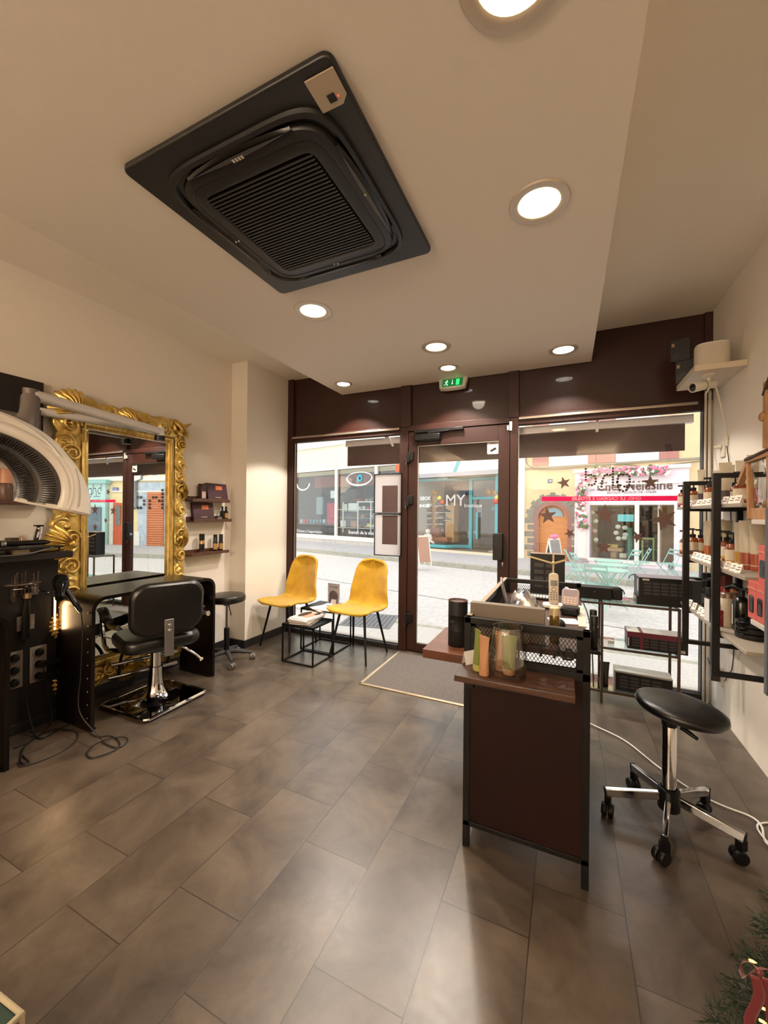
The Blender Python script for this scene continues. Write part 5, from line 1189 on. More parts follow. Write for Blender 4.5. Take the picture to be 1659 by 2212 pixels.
# ================================================================== FOREGROUND: CHRISTMAS TREE, PATTERNED POUF
xt = T('christmas_tree', 'small lit Christmas tree with red bow cut by the lower right corner', 'Christmas tree', (.515, 1.23, 0))
ndl = M('dark green needles', (22, 38, 24), .7, rgb2=(42, 58, 34), nscale=30); rt = random.Random(11)
G().cyl((0, 0, .0), (0, 0, .50), .016, .005, 10).build('trunk', M('tree bark', (60, 42, 28), .8), xt)
def branch(z, a, L_):
    g = G(); c, s = math.cos(a), math.sin(a); n = int(L_/.006); d0 = Vector((c, s, -.12+.45*(z-.1)))
    up_ = Vector((0, 0, 1)); sd = Vector((-s, c, 0))
    def tw(p0, d, L2, r):
        d = d.normalized(); m_ = int(L2/.0035)
        s2 = d.cross(Vector((0, 0, 1))).normalized(); u2 = s2.cross(d)
        g.cyl(p0, p0+d*L2, .0022, .001, 4)
        for i in range(m_):
            p = p0+d*(L2*i/m_); an = rt.uniform(0, 2*PI); q = (s2*math.cos(an)+u2*math.sin(an))*r*rt.uniform(.7, 1.1)+d*r*.8
            w_ = d.cross(q).normalized()*.0018; g.add([p-w_, p+w_, p+q], [(0, 1, 2)])
    p0 = Vector((0, 0, z)); tw(p0, d0, L_, .021)
    for k in range(int(L_/.035)):
        t = .3+.7*k/max(1, int(L_/.035)); b0 = p0+d0.normalized()*L_*t
        for sg in (1, -1): tw(b0, d0.normalized()*.8+sd*sg*.9, L_*(1.05-t)*.55+.03, .020)
    return g
for k in range(30):
    z = .05+.42*(k/30); L_ = .18*(1-z/.60)+.03; a = k*2.4+.3
    branch(z, a, L_).build('branch', ndl, xt, smooth=False)
bulbm = M('warm fairy bulb', (255, 190, 80), .4, emit=6)
for (u, v_, x) in ((1624, 2076, .38), (1652, 2180, .29), (1646, 2206, .26)):
    q = P(u, v_, z=x)-Vector((.515, 1.23, 0)); G(TR(*q) @ RZ(.7) @ RX(1.0)).lathe([(0, -.007), (.0024, -.005), (.0024, .004), (0, .012)], 10).build('fairy_light', bulbm, xt)
q = P(1640, 2100, z=.37)-Vector((.515, 1.23, 0)); bwm = M('translucent red ribbon', (92, 14, 24), .5, sheen=.3)
g = G(TR(*q)); 
for sg in (1, -1): g.grid(lambda u, v, sg=sg: (sg*.038*math.sin(PI*u)*(1 if u < .5 else .9)+.0, .010*math.cos(2*PI*u)-.01*v, .020*math.sin(2*PI*u)*.8+.012*(v-.5)*2*math.sin(PI*u)), 16, 3)
g.ell((0, 0, 0), .007, .007, .007, 8, 6)
g.grid(lambda u, v: (-.012+.008*math.sin(6*u)+.02*(v-.5), -.012-.004*u, -.13*u), 14, 3).grid(lambda u, v: (.01+.01*u+.018*(v-.5), -.008, -.10*u), 12, 3)
g.build('red_bow', bwm, xt, solid=.0008)
pf = bpy.data.materials.new('marbled green fabric'); pf.use_nodes = True; nt = pf.node_tree; b = nt.nodes['Principled BSDF']; b.inputs['Roughness'].default_value = .8
tc = nt.nodes.new('ShaderNodeTexCoord'); vo = nt.nodes.new('ShaderNodeTexVoronoi'); vo.feature = 'DISTANCE_TO_EDGE'; vo.inputs['Scale'].default_value = 9; cr = nt.nodes.new('ShaderNodeValToRGB')
cr.color_ramp.elements[0].position = .03; cr.color_ramp.elements[0].color = RGB(150, 138, 112); cr.color_ramp.elements[1].position = .09; cr.color_ramp.elements[1].color = RGB(28, 50, 42)
nt.links.new(tc.outputs['Object'], vo.inputs['Vector']); nt.links.new(vo.outputs[0], cr.inputs[0]); nt.links.new(cr.outputs[0], b.inputs['Base Color'])
pq = P(52, 2186, z=.42)
dpv = P(0, 2143, z=.42)-pq; rzp = math.atan2(dpv.y, dpv.x)-PI
po = T('patterned_pouf', 'dark green patterned fabric box with pale edging at the lower left corner', 'pouf', (pq.x, pq.y, 0), rzp)
G().box(-.42, 0, -.42, 0, .02, .42).build('cover', pf, po, bev=.012)
g = G().tube([(-.42, -.006, .415), (-.003, -.003, .417), (-.006, -.42, .415)], .007, 8).tube([(-.003, -.003, .02), (-.003, -.003, .417)], .006, 8); g.build('piping', M('pale piping', (165, 155, 130), .7), po)
G().box(-.40, -.02, -.40, -.02, 0, .02).build('feet_base', blackplastic, po)
# ================================================================== WINDOW: BLINDS, POSTERS, VINYL
taupe = Mtr('taupe awning cloth', (112, 92, 94), (108, 86, 86), .4)
alu = M('white aluminium rail', (250, 246, 250), .4, .3)
YA = 3.80
def av(u, v): return P(u, v, y=YA)
aw = T('roller_awning', 'dark taupe awning valance hanging from a white rail outside the shop window', 'awning', (0, 0, 0))
xa, xb, xc = av(751, 960).x, av(1480, 900).x, av(1497, 900).x
zb, zt = 1.862, 2.085
G().box(xa, xb, YA, YA+.006, zb, zt).build('valance_cloth', taupe, aw, smooth=False)
G().box(xa-.01, xc, YA-.03, YA+.03, zt, zt+.055).box(xa-.01, xc, YA-.035, YA+.035, zt-.012, zt+.006).build('rail_profile', alu, aw, bev=.004)
xk = av(1289, 920).x
g = G().box(xk-.012, xk+.012, YA-.06, YA-.035, zt-.04, zt+.08); g.bar((-1.70, YA-.07, zt+.06), (-1.63, YA-.07, zt-.05), .022, .022, up=(0, 1, 0)); g.box(-1.735, -1.705, YA-.06, YA-.04, zt+.05, zt+.09); g.build('rail_bracket', alu, aw, bev=.003)
for i, (v0, v1, lo, label) in enumerate(((1022, 1112, 0, 'upper black framed poster with brown rectangle hung inside the left window'), (1114, 1206, 1, 'lower black framed poster with brown rectangle hung inside the left window'))):
    a = P(809, v0, y=3.57); c = P(868, v1-(0 if not i else 0), y=3.57)
    x0, x1 = a.x, P(868, 1060, y=3.57).x; z1, z0 = (1.738, 1.342) if i == 0 else (1.339, .922)
    t = T('framed_poster', label, 'poster', ((x0+x1)/2, 3.57, (z0+z1)/2)); w, h = (x1-x0)/2, (z1-z0)/2
    fm_ = frame((0, 0, 0), (1, 0, 0), (0, 0, 1))
    g = G(fm_); g.box(-w, w, -h, -h+.008, -.006, .008).box(-w, w, h-.008, h, -.006, .008).box(-w, -w+.008, -h, h, -.006, .008).box(w-.008, w, -h, h, -.006, .008); g.build('frame', blackplastic, t, bev=.001)
    G(fm_).box(-w+.008, w-.008, -h+.008, h-.008, -.002, .001).build('poster_sheet', Mtr('poster paper', (236, 230, 228), (238, 236, 238), .8), t, smooth=False)
    if i == 0: bx_ = (-w*.4, w*.72, -h+.012, h*.40)
    else: bx_ = (-w*.4, w*.72, -h*.45, h*.93)
    G(fm_).box(*bx_, .001, .002).build('brown_rectangle', Mtr('poster brown', (150, 126, 120), (172, 148, 144), .7), t, smooth=False)
    g = G(fm_)
    for k in range(6):
        zz = bx_[2]+(bx_[3]-bx_[2])*(.22+.08*k); g.box(-w*.12-.01*(k % 2), w*.45, zz, zz+.003, .002, .0025)
    g.build('text_lines', Mtr('poster pale brown', (176, 150, 140), (190, 166, 158), .75), t, smooth=False)
    if i: G(fm_).lathe([(.020, .0022), (.034, .0022)], 3) if 0 else None
# vinyl on the big window (readable from outside)
YV = YF+.006
vf = frame((0, YV, 0), (1, 0, 0), (0, 0, 1)); mirx = Matrix.Diagonal((-1, 1, 1, 1))
starm = Mtr('taupe vinyl', (128, 104, 94), (150, 122, 110), .5); pinkm = Mtr('pink vinyl', (224, 60, 120), (255, 96, 152), .7); dotm = Mtr('dark taupe vinyl', (92, 78, 78), (104, 88, 88), .5)
bn = T('pink_banner_vinyl', 'pink window strip with white mirrored lettering GHD, LE CADEAU 5 ÉTOILES', 'window vinyl', (0, 0, 0))
G(vf).box(-.196, .758, 1.462, 1.500, -.0006, .0006).build('pink_strip', pinkm, bn, smooth=False)
bl = P(1219, 1080, y=YV).x; br = P(1404, 1080, y=YV).x
text('GHD, LE CADEAU 5 ÉTOILES', .034, frame(((bl+br)/2, YV-.0008, 1.480), (-1, 0, 0), (0, 0, 1)) , Mtr('white vinyl', (245, 235, 240), (255, 240, 246), .6), bn, bold=.03, wscale=1.13)
def star(u, v, r, a, label):
    q = P(u, v, y=YV); t = T('star_vinyl', label, 'window vinyl', (q.x, YV, q.z), 0, None)
    pts = [((r if i % 2 == 0 else r*.40)*math.cos(PI/2+i*PI/5+a), (r if i % 2 == 0 else r*.40)*math.sin(PI/2+i*PI/5+a)) for i in range(10)]
    G(frame((0, 0, 0), (1, 0, 0), (0, 0, 1))).prism(pts, -.0005, .0005).build('star_shape', starm, t, smooth=False); return t
kpx = 3.61/852.7
for u, v, r, a, l in ((1218, 1043, 13, .25, 'small star sticker on the glass over the beige wall, above the arched door'), (1183, 1114, 18, .12, 'star sticker on the glass in front of the arched orange door'), (1231, 1152, 10.5, .5, 'small star sticker just above the gift box on the glass'), (1307, 1112, 21, 0, 'large upright star sticker below the pink strip over the pink shop window'), (1304, 1183, 15, .05, 'pale star sticker low over the pink shop window'), (1377, 1160, 12, .45, 'small tilted star sticker over the white window bar of the pink shop'), (1434, 1122, 22, .38, 'large tilted star sticker at the right end below the pink strip'), (1405, 1042, 14, .06, 'star sticker over the end of the shop name')):
    star(u, v, r*kpx*1.0, a, l)
dt = T('dotted_logo_vinyl', 'dark dotted lettering ghd mirrored on the window glass, with a small script line', 'window vinyl', (0, 0, 0))
d_rows = {'b': ['X...', 'X...', 'X...', 'XXX.', 'X..X', 'X..X', 'X..X', 'XXX.'], }
# mirrored order as seen from inside: d h g
cells = [(150, y) for y in (315, 350, 383, 418, 452)]+[(187, 395), (222, 388), (257, 405), (278, 440), (278, 475), (262, 507), (228, 522), (190, 515)]+\
        [(498, y) for y in (308, 342, 376, 418, 452, 487, 520)]+[(462, 390), (425, 385), (392, 400), (374, 435), (362, 470), (355, 505), (352, 540)]+\
        [(560, 440), (555, 475), (552, 487), (565, 520), (592, 522), (598, 385), (632, 388), (570, 405), (678, 385), (708, 410), (712, 445), (714, 480), (706, 515), (680, 545), (668, 585), (627, 598), (584, 585), (645, 540), (560, 545)]
for i, (a, c) in enumerate(cells):
    q = P(1240+a/5.925, 960+c/5.925, y=YV); G(TR(q.x, YV, q.z) @ RX(PI/2)).lathe([(0, -.0005), (.0088, -.0005), (.0088, .0005), (0, .0005)], 14).build('dot', dotm, dt, smooth=False)
qa = P(1296, 1058, y=YV); text('good hair day', .026, frame((qa.x, YV-.0006, qa.z), (-1, 0, 0), (0, 0, 1)), dotm, dt, wscale=1.0)
# ================================================================== STREET AND BUILDINGS OPPOSITE
SO = Vector((.77, 16.55, 0)); ST_ = Vector((.9726, -.2324, 0)); SN = Vector((.2324, .9726, 0))
EM = Matrix((ST_, SN, Vector((0, 0, 1)))).transposed().to_4x4(); EM.translation = SO       # s along street, d away, z
MX = -3.047                                                                               # plane of the mirror glass
def SP(u, v, d=0, mirror=False):
    dr = F3+R3*((u-CX)/FPX)-U3*((v-CY)/FPX); c = CAM.copy()
    if mirror:
        n_ = Vector((math.cos(math.radians(.64)), math.sin(math.radians(.64)), 0)); p0 = Vector((MX, 1.912, 0)); c = CAM-n_*(2*(CAM-p0).dot(n_)); dr = dr-n_*(2*dr.dot(n_))
    t = (d-(c-SO).dot(SN))/dr.dot(SN); p = c+dr*t
    return (p-SO).dot(ST_), p.z
def GE(m=None): return G(EM @ m if m is not None else EM)
def ER(u0, v0, u1, v1, d=0, mirror=False):
    s0, z0 = SP(u0, v0, d, mirror); s1, z1 = SP(u1, v1, d, mirror); return min(s0, s1), max(s0, s1), min(z0, z1), max(z0, z1)
def place(root): root.matrix_world = EM @ root.matrix_world; return root
GZ, RZD = -.45, -.60
asph = M('pale speckled asphalt', (176, 170, 166), .9, rgb2=(205, 200, 195), nscale=14, bump=.5, bscale=60)
asp2 = M('pale pavement asphalt', (160, 156, 156), .9, rgb2=(186, 182, 182), nscale=9)
kst = M('kerb stone', (150, 146, 132), .85, rgb2=(178, 174, 158), nscale=12)
S(G().box(-45, 45, 6.15, 60, RZD-.2, RZD).build('road', asph, smooth=False))
g = G().box(-45, 45, YF+.12, 6.0, RZD-.2, GZ-.02)
S(g.build('pavement_near', M('pale shop pavement', (180, 174, 168), .9, rgb2=(206, 200, 192), nscale=30), smooth=False))
S(G().box(-45, 45, 6.0, 6.15, RZD-.2, GZ-.025).build('kerb_near', kst, smooth=False))
S(GE().box(-45, 60, -3.35, 3, RZD-.2, GZ).build('pavement_far', asp2, smooth=False))
S(GE().box(-45, 60, -3.62, -3.35, RZD-.2, GZ+.005).build('kerb_far', kst, smooth=False))
S(GE().box(-45, 3.6, -8.4, -8.36, RZD, RZD+.004).build('road_seam', M('road seam', (120, 116, 112), .9), smooth=False))
mh_ = P(800, 1340, z=GZ-.02)
mc = T('manhole_cover', 'grey square ribbed manhole cover in the pavement outside the left window', 'manhole cover', (mh_.x, mh_.y, GZ-.02), .2)
mhm = M('manhole grey', (120, 120, 122), .6, .3)
G().box(-.42, .42, -.42, .42, 0, .008).build('cover_plate', mhm, mc, smooth=False)
g = G()
for i in range(11): g.box(-.37+i*.07, -.345+i*.07, -.36, .36, .008, .012)
g.build('ribs', M('manhole dark', (92, 92, 96), .6, .3), mc, smooth=False)
cream = M('cream render', (232, 220, 190), .85, noise=.05, nscale=1.5); beige = M('beige render', (216, 186, 140), .85, rgb2=(226, 200, 156), nscale=1.2)
offw = M('off white paint', (228, 222, 210), .7); palepink = M('pale pink paint', (232, 214, 216), .7)
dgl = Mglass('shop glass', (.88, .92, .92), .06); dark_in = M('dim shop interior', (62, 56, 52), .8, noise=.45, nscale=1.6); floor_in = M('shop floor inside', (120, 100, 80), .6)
teal = M('teal shop frame', (62, 158, 166), .4); tealp = M('pale teal paint', (176, 208, 200), .6)
def wallblk(g, s0, s1, z0, z1, d0=0, d1=.35): g.box(s0, s1, d0, d1, z0, z1)
# ---------------- optician
op = T('optician_shop', 'cream fronted optician shop with two big display windows across the street', 'building'); 
sL = -30; sR = SP(893, 1100)[0]; zt = SP(640, 1022)[1]; zw0 = SP(640, 1152)[1]; zp = SP(640, 1158)[1]
g = GE(); g.box(sL, sR, 0, .35, zt, 9); g.box(sL, sR, 0, .35, GZ, zp); g.box(sL, sR, 2.2, 2.4, GZ, zt)
g.build('facade_wall', cream, op, smooth=False)
GE().box(sL, sR, -.03, 0, GZ, zp-.06).build('tiled_plinth', M('pale plinth tiles', (198, 188, 176), .6), op, smooth=False)
g = GE()
for i in range(40): g.box(sR-.45*i-.01, sR-.45*i, -.034, -.03, GZ, zp-.06)
g.build('tile_joint', M('tile joint', (140, 130, 122), .8), op, smooth=False)
zc0, zc1 = SP(700, 966)[1], SP(700, 958)[1]
g = GE().box(sL, sR, -.12, 0, zc0, zc1).box(sL, sR, -.06, 0, zt, zt+.12); g.build('cornice', offw, op, smooth=False)
g = GE(); g.box(sL, sR, -.05, .08, zp-.06, zw0)
for u in (636, 726, 812): s = SP(u, 1100)[0]; g.box(s-.09, s+.09, -.04, .08, zw0, zt)
g.build('window_frame', offw, op, smooth=False)
GE().box(sL, sR, .1, .11, zw0, zt).build('shop_glass', dgl, op, smooth=False)
GE().box(sL, sR, 2.1, 2.2, GZ, zt).build('shop_back_wall', dark_in, op, smooth=False)
def inr(u0, v0, u1, v1, d, mat, name, par, th=.2, mirror=False): 
    a = ER(u0, v0, u1, v1, d, mirror); return GE().box(a[0], a[1], d, d+th, a[2], a[3]).build(name, mat, par, smooth=False)
inr(680, 1031, 812, 1048, 1.2, M('brick red fascia', (150, 82, 62), .7), 'red_fascia', op, .1)
inr(640, 1130, 722, 1150, .5, M('low dark plinth', (66, 62, 64), .7), 'display_plinth', op, .6)
inr(730, 1118, 806, 1120, .4, offw, 'display_shelf', op, .4); inr(730, 1100, 806, 1102, .4, offw, 'display_shelf', op, .4); inr(770, 1083, 806, 1085, .4, offw, 'display_shelf', op, .4); inr(730, 1140, 806, 1142, .4, offw, 'display_shelf', op, .4)
for u in (740, 772, 800): inr(u, 1085, u+1.5, 1150, .38, offw, 'shelf_upright', op, .03)
redm = M('red display', (198, 40, 52), .5)
def item(name, label, cat, u0, v0, u1, v1, d, mat, th=.25, mirror=False, kindgrp=None):
    a = ER(u0, v0, u1, v1, d, mirror); c = ((a[0]+a[1])/2, d, a[2]); t = T(name, label, cat, EM @ Vector(c), math.atan2(ST_.y, ST_.x), kindgrp)
    w, h = (a[1]-a[0])/2, a[3]-a[2]; G().box(-w, w, 0, th, 0, h).build('body', mat, t, bev=min(w, h)*.12); return t
item('display_stand', 'tall red display stand behind the optician window', 'display stand', 706, 1087, 722, 1150, .7, redm, .4)
item('display_screen', 'dark blue panel in the right optician window', 'panel', 746, 1106, 760, 1142, .9, M('slate blue panel', (66, 74, 92), .6))
item('display_screen', 'dark panel behind the red stand in the left optician window', 'panel', 715, 1104, 722, 1150, 1.2, M('dark display', (40, 42, 48), .6))
item('picture_card', 'white card with small prints on the upper shelf of the optician window', 'card', 752, 1087, 771, 1105, .5, offw, .05)
item('picture_card', 'cream card with red mark on the upper shelf of the optician window', 'card', 739, 1089, 749, 1105, .5, cream, .05)
item('picture_card', 'small white patterned card on the lower shelf of the optician window', 'card', 735, 1124, 746, 1139, .5, offw, .05)
item('handbag', 'tan leather case on the lower shelf of the optician window', 'bag', 757, 1125, 769, 1139, .5, M('tan leather', (168, 112, 70), .5), .2)
item('mirror_panel', 'pair of narrow white framed glasses racks in the left optician window', 'rack', 683, 1074, 697, 1112, .8, M('rack grey', (130, 140, 138), .3), .1)
item('desk_chair', 'grey chair behind the lower shelves of the right optician window', 'chair', 776, 1108, 786, 1138, 1.1, M('chair grey', (100, 104, 110), .6), .3)
item('notice_sheet', 'white notice taped inside the left optician window next to the window bar', 'notice', 714, 1060, 724, 1076, .115, offw, .005)
item('orange_bench', 'low orange bench in the left optician window', 'bench', 644, 1138, 682, 1141, .6, M('orange bench', (190, 96, 60), .6), .4)
item('potted_foliage', 'dark leafy plant with pale blooms in the right optician window', 'plant', 735, 1058, 768, 1086, 1.2, M('dark foliage', (46, 54, 40), .8, rgb2=(120, 100, 80), nscale=6), .4)
item('yellow_figurine', 'tiny yellow and blue ornament on the lower shelf, right end of the optician window', 'ornament', 792, 1131, 799, 1139, .5, M('ornament yellow', (220, 190, 60), .5), .1)
rg = random.Random(21); gcols = [offw, M('red display', (198, 40, 52), .5), M('case black', (40, 38, 42), .5), M('case tan', (170, 120, 80), .5), M('case grey', (120, 124, 130), .5), M('case teal', (70, 140, 150), .5)]
gn = ['white', 'red', 'black', 'tan', 'grey', 'teal']; shn = ['top', 'upper', 'middle', 'lowest']
for j, (v, us) in enumerate(((1082.5, (773, 782, 791, 800)), (1099.5, (776, 785, 795, 803)), (1117.5, (774, 783, 792, 801)), (1139.5, (774, 789, 803)))):
    for i, u in enumerate(us):
        k = rg.randrange(6); wd = rg.uniform(1.6, 3)
        item('glasses_case', '%s glasses case on the %s shelf of the right optician window, %s from the left' % (gn[k], shn[j], ['first', 'second', 'third', 'fourth'][i]), 'case', u-wd, v-rg.uniform(3, 7), u+wd, v, .45, gcols[k], .15, kindgrp='cases in the optician window')
for i, u in enumerate(range(650, 700, 7)):
    k = rg.randrange(6); item('glasses_stand', '%s glasses stand on the dark plinth of the left optician window, %s in the row' % (gn[k], ['first', 'second', 'third', 'fourth', 'fifth', 'sixth', 'seventh', 'eighth'][i]), 'stand', u-1.6, 1122, u+1.6, 1130, .7, gcols[k], .15, kindgrp='stands in the optician window')
bt_ = M('white lettering', (238, 238, 236), .5); tq = M('turquoise', (40, 170, 190), .5)
def etext(body, u, v, size, mat, par, d=-.01, mirror=False, flip=False, **k):
    s, z = SP(u, v, d, mirror); X = (-1, 0, 0) if flip else (1, 0, 0)
    return text(body, size, EM @ frame((s, d, z), X, (0, 0, 1)), mat, par, **k)
etext("Détaxe à l'exportation", 668, 1148, .26, bt_, op, .09)
etext('Examen de la vision', 782, 1151, .26, bt_, op, .09, bold=.01)
se, ze = SP(776, 1033, .09)
g = GE(TR(se, .09, ze)); g.tube([(.95*math.cos(PI+PI*i/16), 0, .45*math.sin(PI+PI*i/16)+.05) for i in range(17)], .05, 6).tube([(.9*math.cos(PI-PI*i/16), 0, .28*math.sin(PI-PI*i/16)+.05) for i in range(17)], .03, 6)
g.build('eye_outline', bt_, op)
GE(TR(se+.05, .08, ze) @ RX(PI/2)).lathe([(0, 0), (.20, 0), (.20, .01), (0, .01)], 24).build('eye_iris', tq, op); GE(TR(se+.05, .065, ze) @ RX(PI/2)).lathe([(0, 0), (.09, 0), (.09, .01), (0, .01)], 20).build('eye_pupil', M('navy', (20, 50, 80), .5), op)
se, ze = SP(655, 1045, .09); GE(TR(se, .09, ze)).tube([(.6*math.cos(PI+PI*i/16), 0, .4*math.sin(PI+PI*i/16)) for i in range(17)], .05, 6).build('smile_outline', bt_, op)
inr(854, 996, 862, 1019, -.06, M('orange sign stripe', (214, 92, 50), .6), 'orange_stripe', op, .04)
# ---------------- shoe shop
sh_ = T('shoe_shop', 'white fronted shoe shop with turquoise door frame across the street', 'building')
a0, a1 = SP(893, 1100)[0], SP(1118, 1100)[0]
zf0, zf1 = SP(980, 1020)[1], SP(980, 996)[1]; zg = SP(980, 1029)[1]; zs = SP(980, 1188)[1]
g = GE(); g.box(a0, a1, 0, .35, zf0, 9); g.box(a0, a1, 3.2, 3.4, GZ, zf0); g.box(a0-.05, a0+.02, 0, 3.2, GZ, zf0); g.box(a1-.05, a1, 0, 3.2, GZ, zf0)
g.build('facade_wall', offw, sh_, smooth=False)
GE().box(a0, a1, -.08, .1, zg, zf0).build('grey_fascia', M('grey shutter box', (160, 158, 162), .6), sh_, smooth=False)
GE().box(a0, a1, 3.05, 3.2, GZ, zf0).build('shop_back_wall', dark_in, sh_, smooth=False)
GE().box(a0, a1, 0, 3.2, zg, zg+.06).build('shop_ceiling', M('grey green soffit', (150, 160, 152), .7), sh_, smooth=False)
GE().box(a0, a1, -.15, 3.2, GZ, zs-.02).build('stone_step', M('pale stone step', (220, 205, 176), .7), sh_, smooth=False)
GE().box(a0, a1, .05, 3.2, zs-.02, zs+.0).build('shop_floor', floor_in, sh_, smooth=False)
sA, sB, sC, sD = SP(960, 1100)[0], SP(996, 1100)[0], SP(1052, 1100)[0], SP(1068, 1100)[0]
z0f, z1f = zs, zg
g = GE(); g.tube([(a0, .1, z0f+.1), (sA, .15, z0f+.1), (sB-.5, .8, z0f+.1), (sB, 1.0, z0f+.1)], .09, 6).tube([(a0, .3, z1f-.08), (sA, .3, z1f-.08), (sB-.3, 1.0, z1f-.08), (sC+.3, 1.0, z1f-.08), (sD, .3, z1f-.08)], .08, 6)
g.box(sB-.08, sB+.08, .95, 1.1, z0f, z1f).box(sD-.08, sD+.06, .25, .38, z0f, z1f).box(sB, sC, .98, 1.06, z0f+2.35, z0f+2.47).tube([(sC, 1.0, z0f+.1), (sD, .2, z0f+.1), (a1, .1, z0f+.1)], .09, 6).box(sB+.32, sB+.42, .86, .92, z0f+.5, z0f+1.75)
g.build('turquoise_frame', teal, sh_)
GE().add([(a0, .12, z0f), (sA, .18, z0f), (sA, .18, z1f), (a0, .12, z1f)], [(0, 1, 2, 3)]).add([(sA, .18, z0f), (sB, 1.02, z0f), (sB, 1.02, z1f), (sA, .18, z1f)], [(0, 1, 2, 3)]).box(sB, sC, 1.02, 1.03, z0f, z1f).add([(sC, 1.02, z0f), (sD, .3, z0f), (sD, .3, z1f), (sC, 1.02, z1f)], [(0, 1, 2, 3)]).box(sD, a1, .3, .31, z0f, z1f).build('shop_glass', dgl, sh_, smooth=False)
wbx = M('light wood display', (206, 158, 104), .6)
for i, (u0, u1) in enumerate(((934, 944), (962, 980))):
    item('shoe_shelf', ('narrow' if not i else 'wide')+' pale wooden shoe display column in the shoe shop window', 'display', u0, 1072 if not i else 1086, u1, 1172, 1.5, wbx, .5)
inr(980, 1050, 992, 1172, 2.2, M('brown display wall', (120, 84, 62), .7), 'display_back', sh_, .2)
item('wooden_crate', 'orange wooden crate low in the shoe shop window', 'crate', 905, 1157, 932, 1175, .6, M('orange crate', (176, 98, 52), .6), .5)
item('wooden_crate', 'longer orange wooden crate beside the other in the shoe shop window', 'crate', 934, 1160, 966, 1170, 1.0, M('orange crate', (176, 98, 52), .6), .5)
item('wooden_crate', 'reddish crate behind the soft toy in the shoe shop window', 'crate', 926, 1140, 948, 1158, 1.2, M('reddish crate', (150, 92, 76), .6), .4)
shm = [M('navy shoe', (48, 54, 74), .5), M('brown shoe', (96, 66, 50), .5), M('white shoe', (225, 222, 215), .5), M('black shoe', (36, 34, 36), .5), M('grey shoe', (120, 118, 120), .5)]
def shoe(u, v, d, mat, label, k=1.0):
    s, z = SP(u, v, d); t = T('shoe', label, 'shoe', EM @ Vector((s, d, z)), math.atan2(ST_.y, ST_.x), 'shoes in the shop window')
    G().ell((0, 0, .07*k), .16*k, .08, .06*k, 12, 6).ell((-.09*k, 0, .11*k), .07*k, .07, .08*k, 10, 6).build('upper', mat, t); G().box(-.17*k, .16*k, -.07, .07, 0, .03*k).build('sole', shm[2], t, bev=.01)
names = ['navy', 'brown', 'white', 'black', 'grey']
rsh = random.Random(5)
for j, (v, row) in enumerate(((1094, 'topmost'), (1108, 'second'), (1120, 'third'), (1133, 'fourth'), (1146, 'lowest'))):
    for i, u in enumerate((915, 925, 951)):
        k = rsh.randrange(5); shoe(u+rsh.uniform(-2, 2), v, 1.3 if i < 2 else 1.5, shm[k], '%s shoe on the %s level of the shoe shop window, %s' % (names[k], row, ('by the window edge', 'middle of the left group', 'beside the wooden column')[i]), 1.4)
for j, v in enumerate((1092, 1108, 1125)): shoe(967, v, 1.45, shm[(3, 0, 4)[j]], 'shoe displayed on the wide wooden column, %s' % ('at its top', 'at middle height', 'at its lower part')[j], 1.1)
ty = T('soft_toy', 'white soft toy sitting slumped in front of the orange crates', 'soft toy', EM @ Vector((SP(925, 1160, .4)[0], .4, SP(925, 1172, .4)[1])), -.24)
tym = M('white plush', (228, 218, 205), .9); G().ell((0, 0, .28), .17, .12, .2, 14, 8).build('body', tym, ty); G().ell((-.02, 0, .55), .13, .12, .13, 14, 8).build('head', tym, ty); g = G(); 
for a, b_ in (((.05, -.05, .15), (.42, -.15, .0)), ((-.05, -.05, .15), (.2, -.25, -.08)), ((-.12, 0, .38), (-.3, -.1, .2)), ((.12, 0, .38), (.25, -.1, .15))): g.tube([a, b_], [.07, .05], 8)
g.build('limbs', tym, ty)
for i, (u, v) in enumerate(((940, 1065), (1056, 1064), (1069, 1066))):
    s, z = SP(u, v, .15); t = T('star_ornament', ('straw star hanging in the left part of the shoe shop window', 'larger straw star hanging right of the turquoise door', 'straw star hanging at the far right of the shoe shop window')[i], 'ornament', EM @ Vector((s, .15, z)), -.24)
    g = G(RX(PI/2)); 
    for k in range(9): g.add([(math.cos(k*2*PI/9+.25)*.05, math.sin(k*2*PI/9+.25)*.05, 0), (math.cos(k*2*PI/9)*.26, math.sin(k*2*PI/9)*.26, .02), (math.cos(k*2*PI/9-.25)*.05, math.sin(k*2*PI/9-.25)*.05, 0), (0, 0, .05)], [(0, 1, 3), (1, 2, 3)])
    g.build('star_rays', M('straw star', (222, 176, 100), .6), t, smooth=False)
for i, (u, v, c) in enumerate(((950, 1076, (196, 186, 90)), (956, 1085, (205, 80, 70)), (1074, 1075, (200, 196, 96)), (1071, 1083, (210, 50, 60)))):
    s, z = SP(u, v, .15); t = T('bauble', ('yellow green bauble in the left half of the shoe shop window', 'red bauble below the yellow green one in the left half', 'yellow green bauble at the right end of the shoe shop', 'red bauble at the right end of the shoe shop')[i], 'bauble', EM @ Vector((s, .15, z))); G().ell((0, 0, 0), .11, .11, .11, 14, 8).build('ball', M('bauble %d' % i, c, .2), t); G().cyl((0, 0, .1), (0, 0, .14), .02, n=8).build('cap', steel, t)
etext('GEOX', 918, 1077, .22, bt_, sh_, .08, bold=.03); etext('SHOES', 917, 1093, .20, bt_, sh_, .08, bold=.03); etext('MY', 983, 1082, .75, M('grey lettering', (190, 186, 180), .5), sh_, .10); etext('boutique', 1022, 1092, .26, bt_, sh_, .95)
inr(1031, 1090, 1041, 1118, 1.6, M('dark poster', (120, 130, 150), .5), 'poster', sh_, .03)
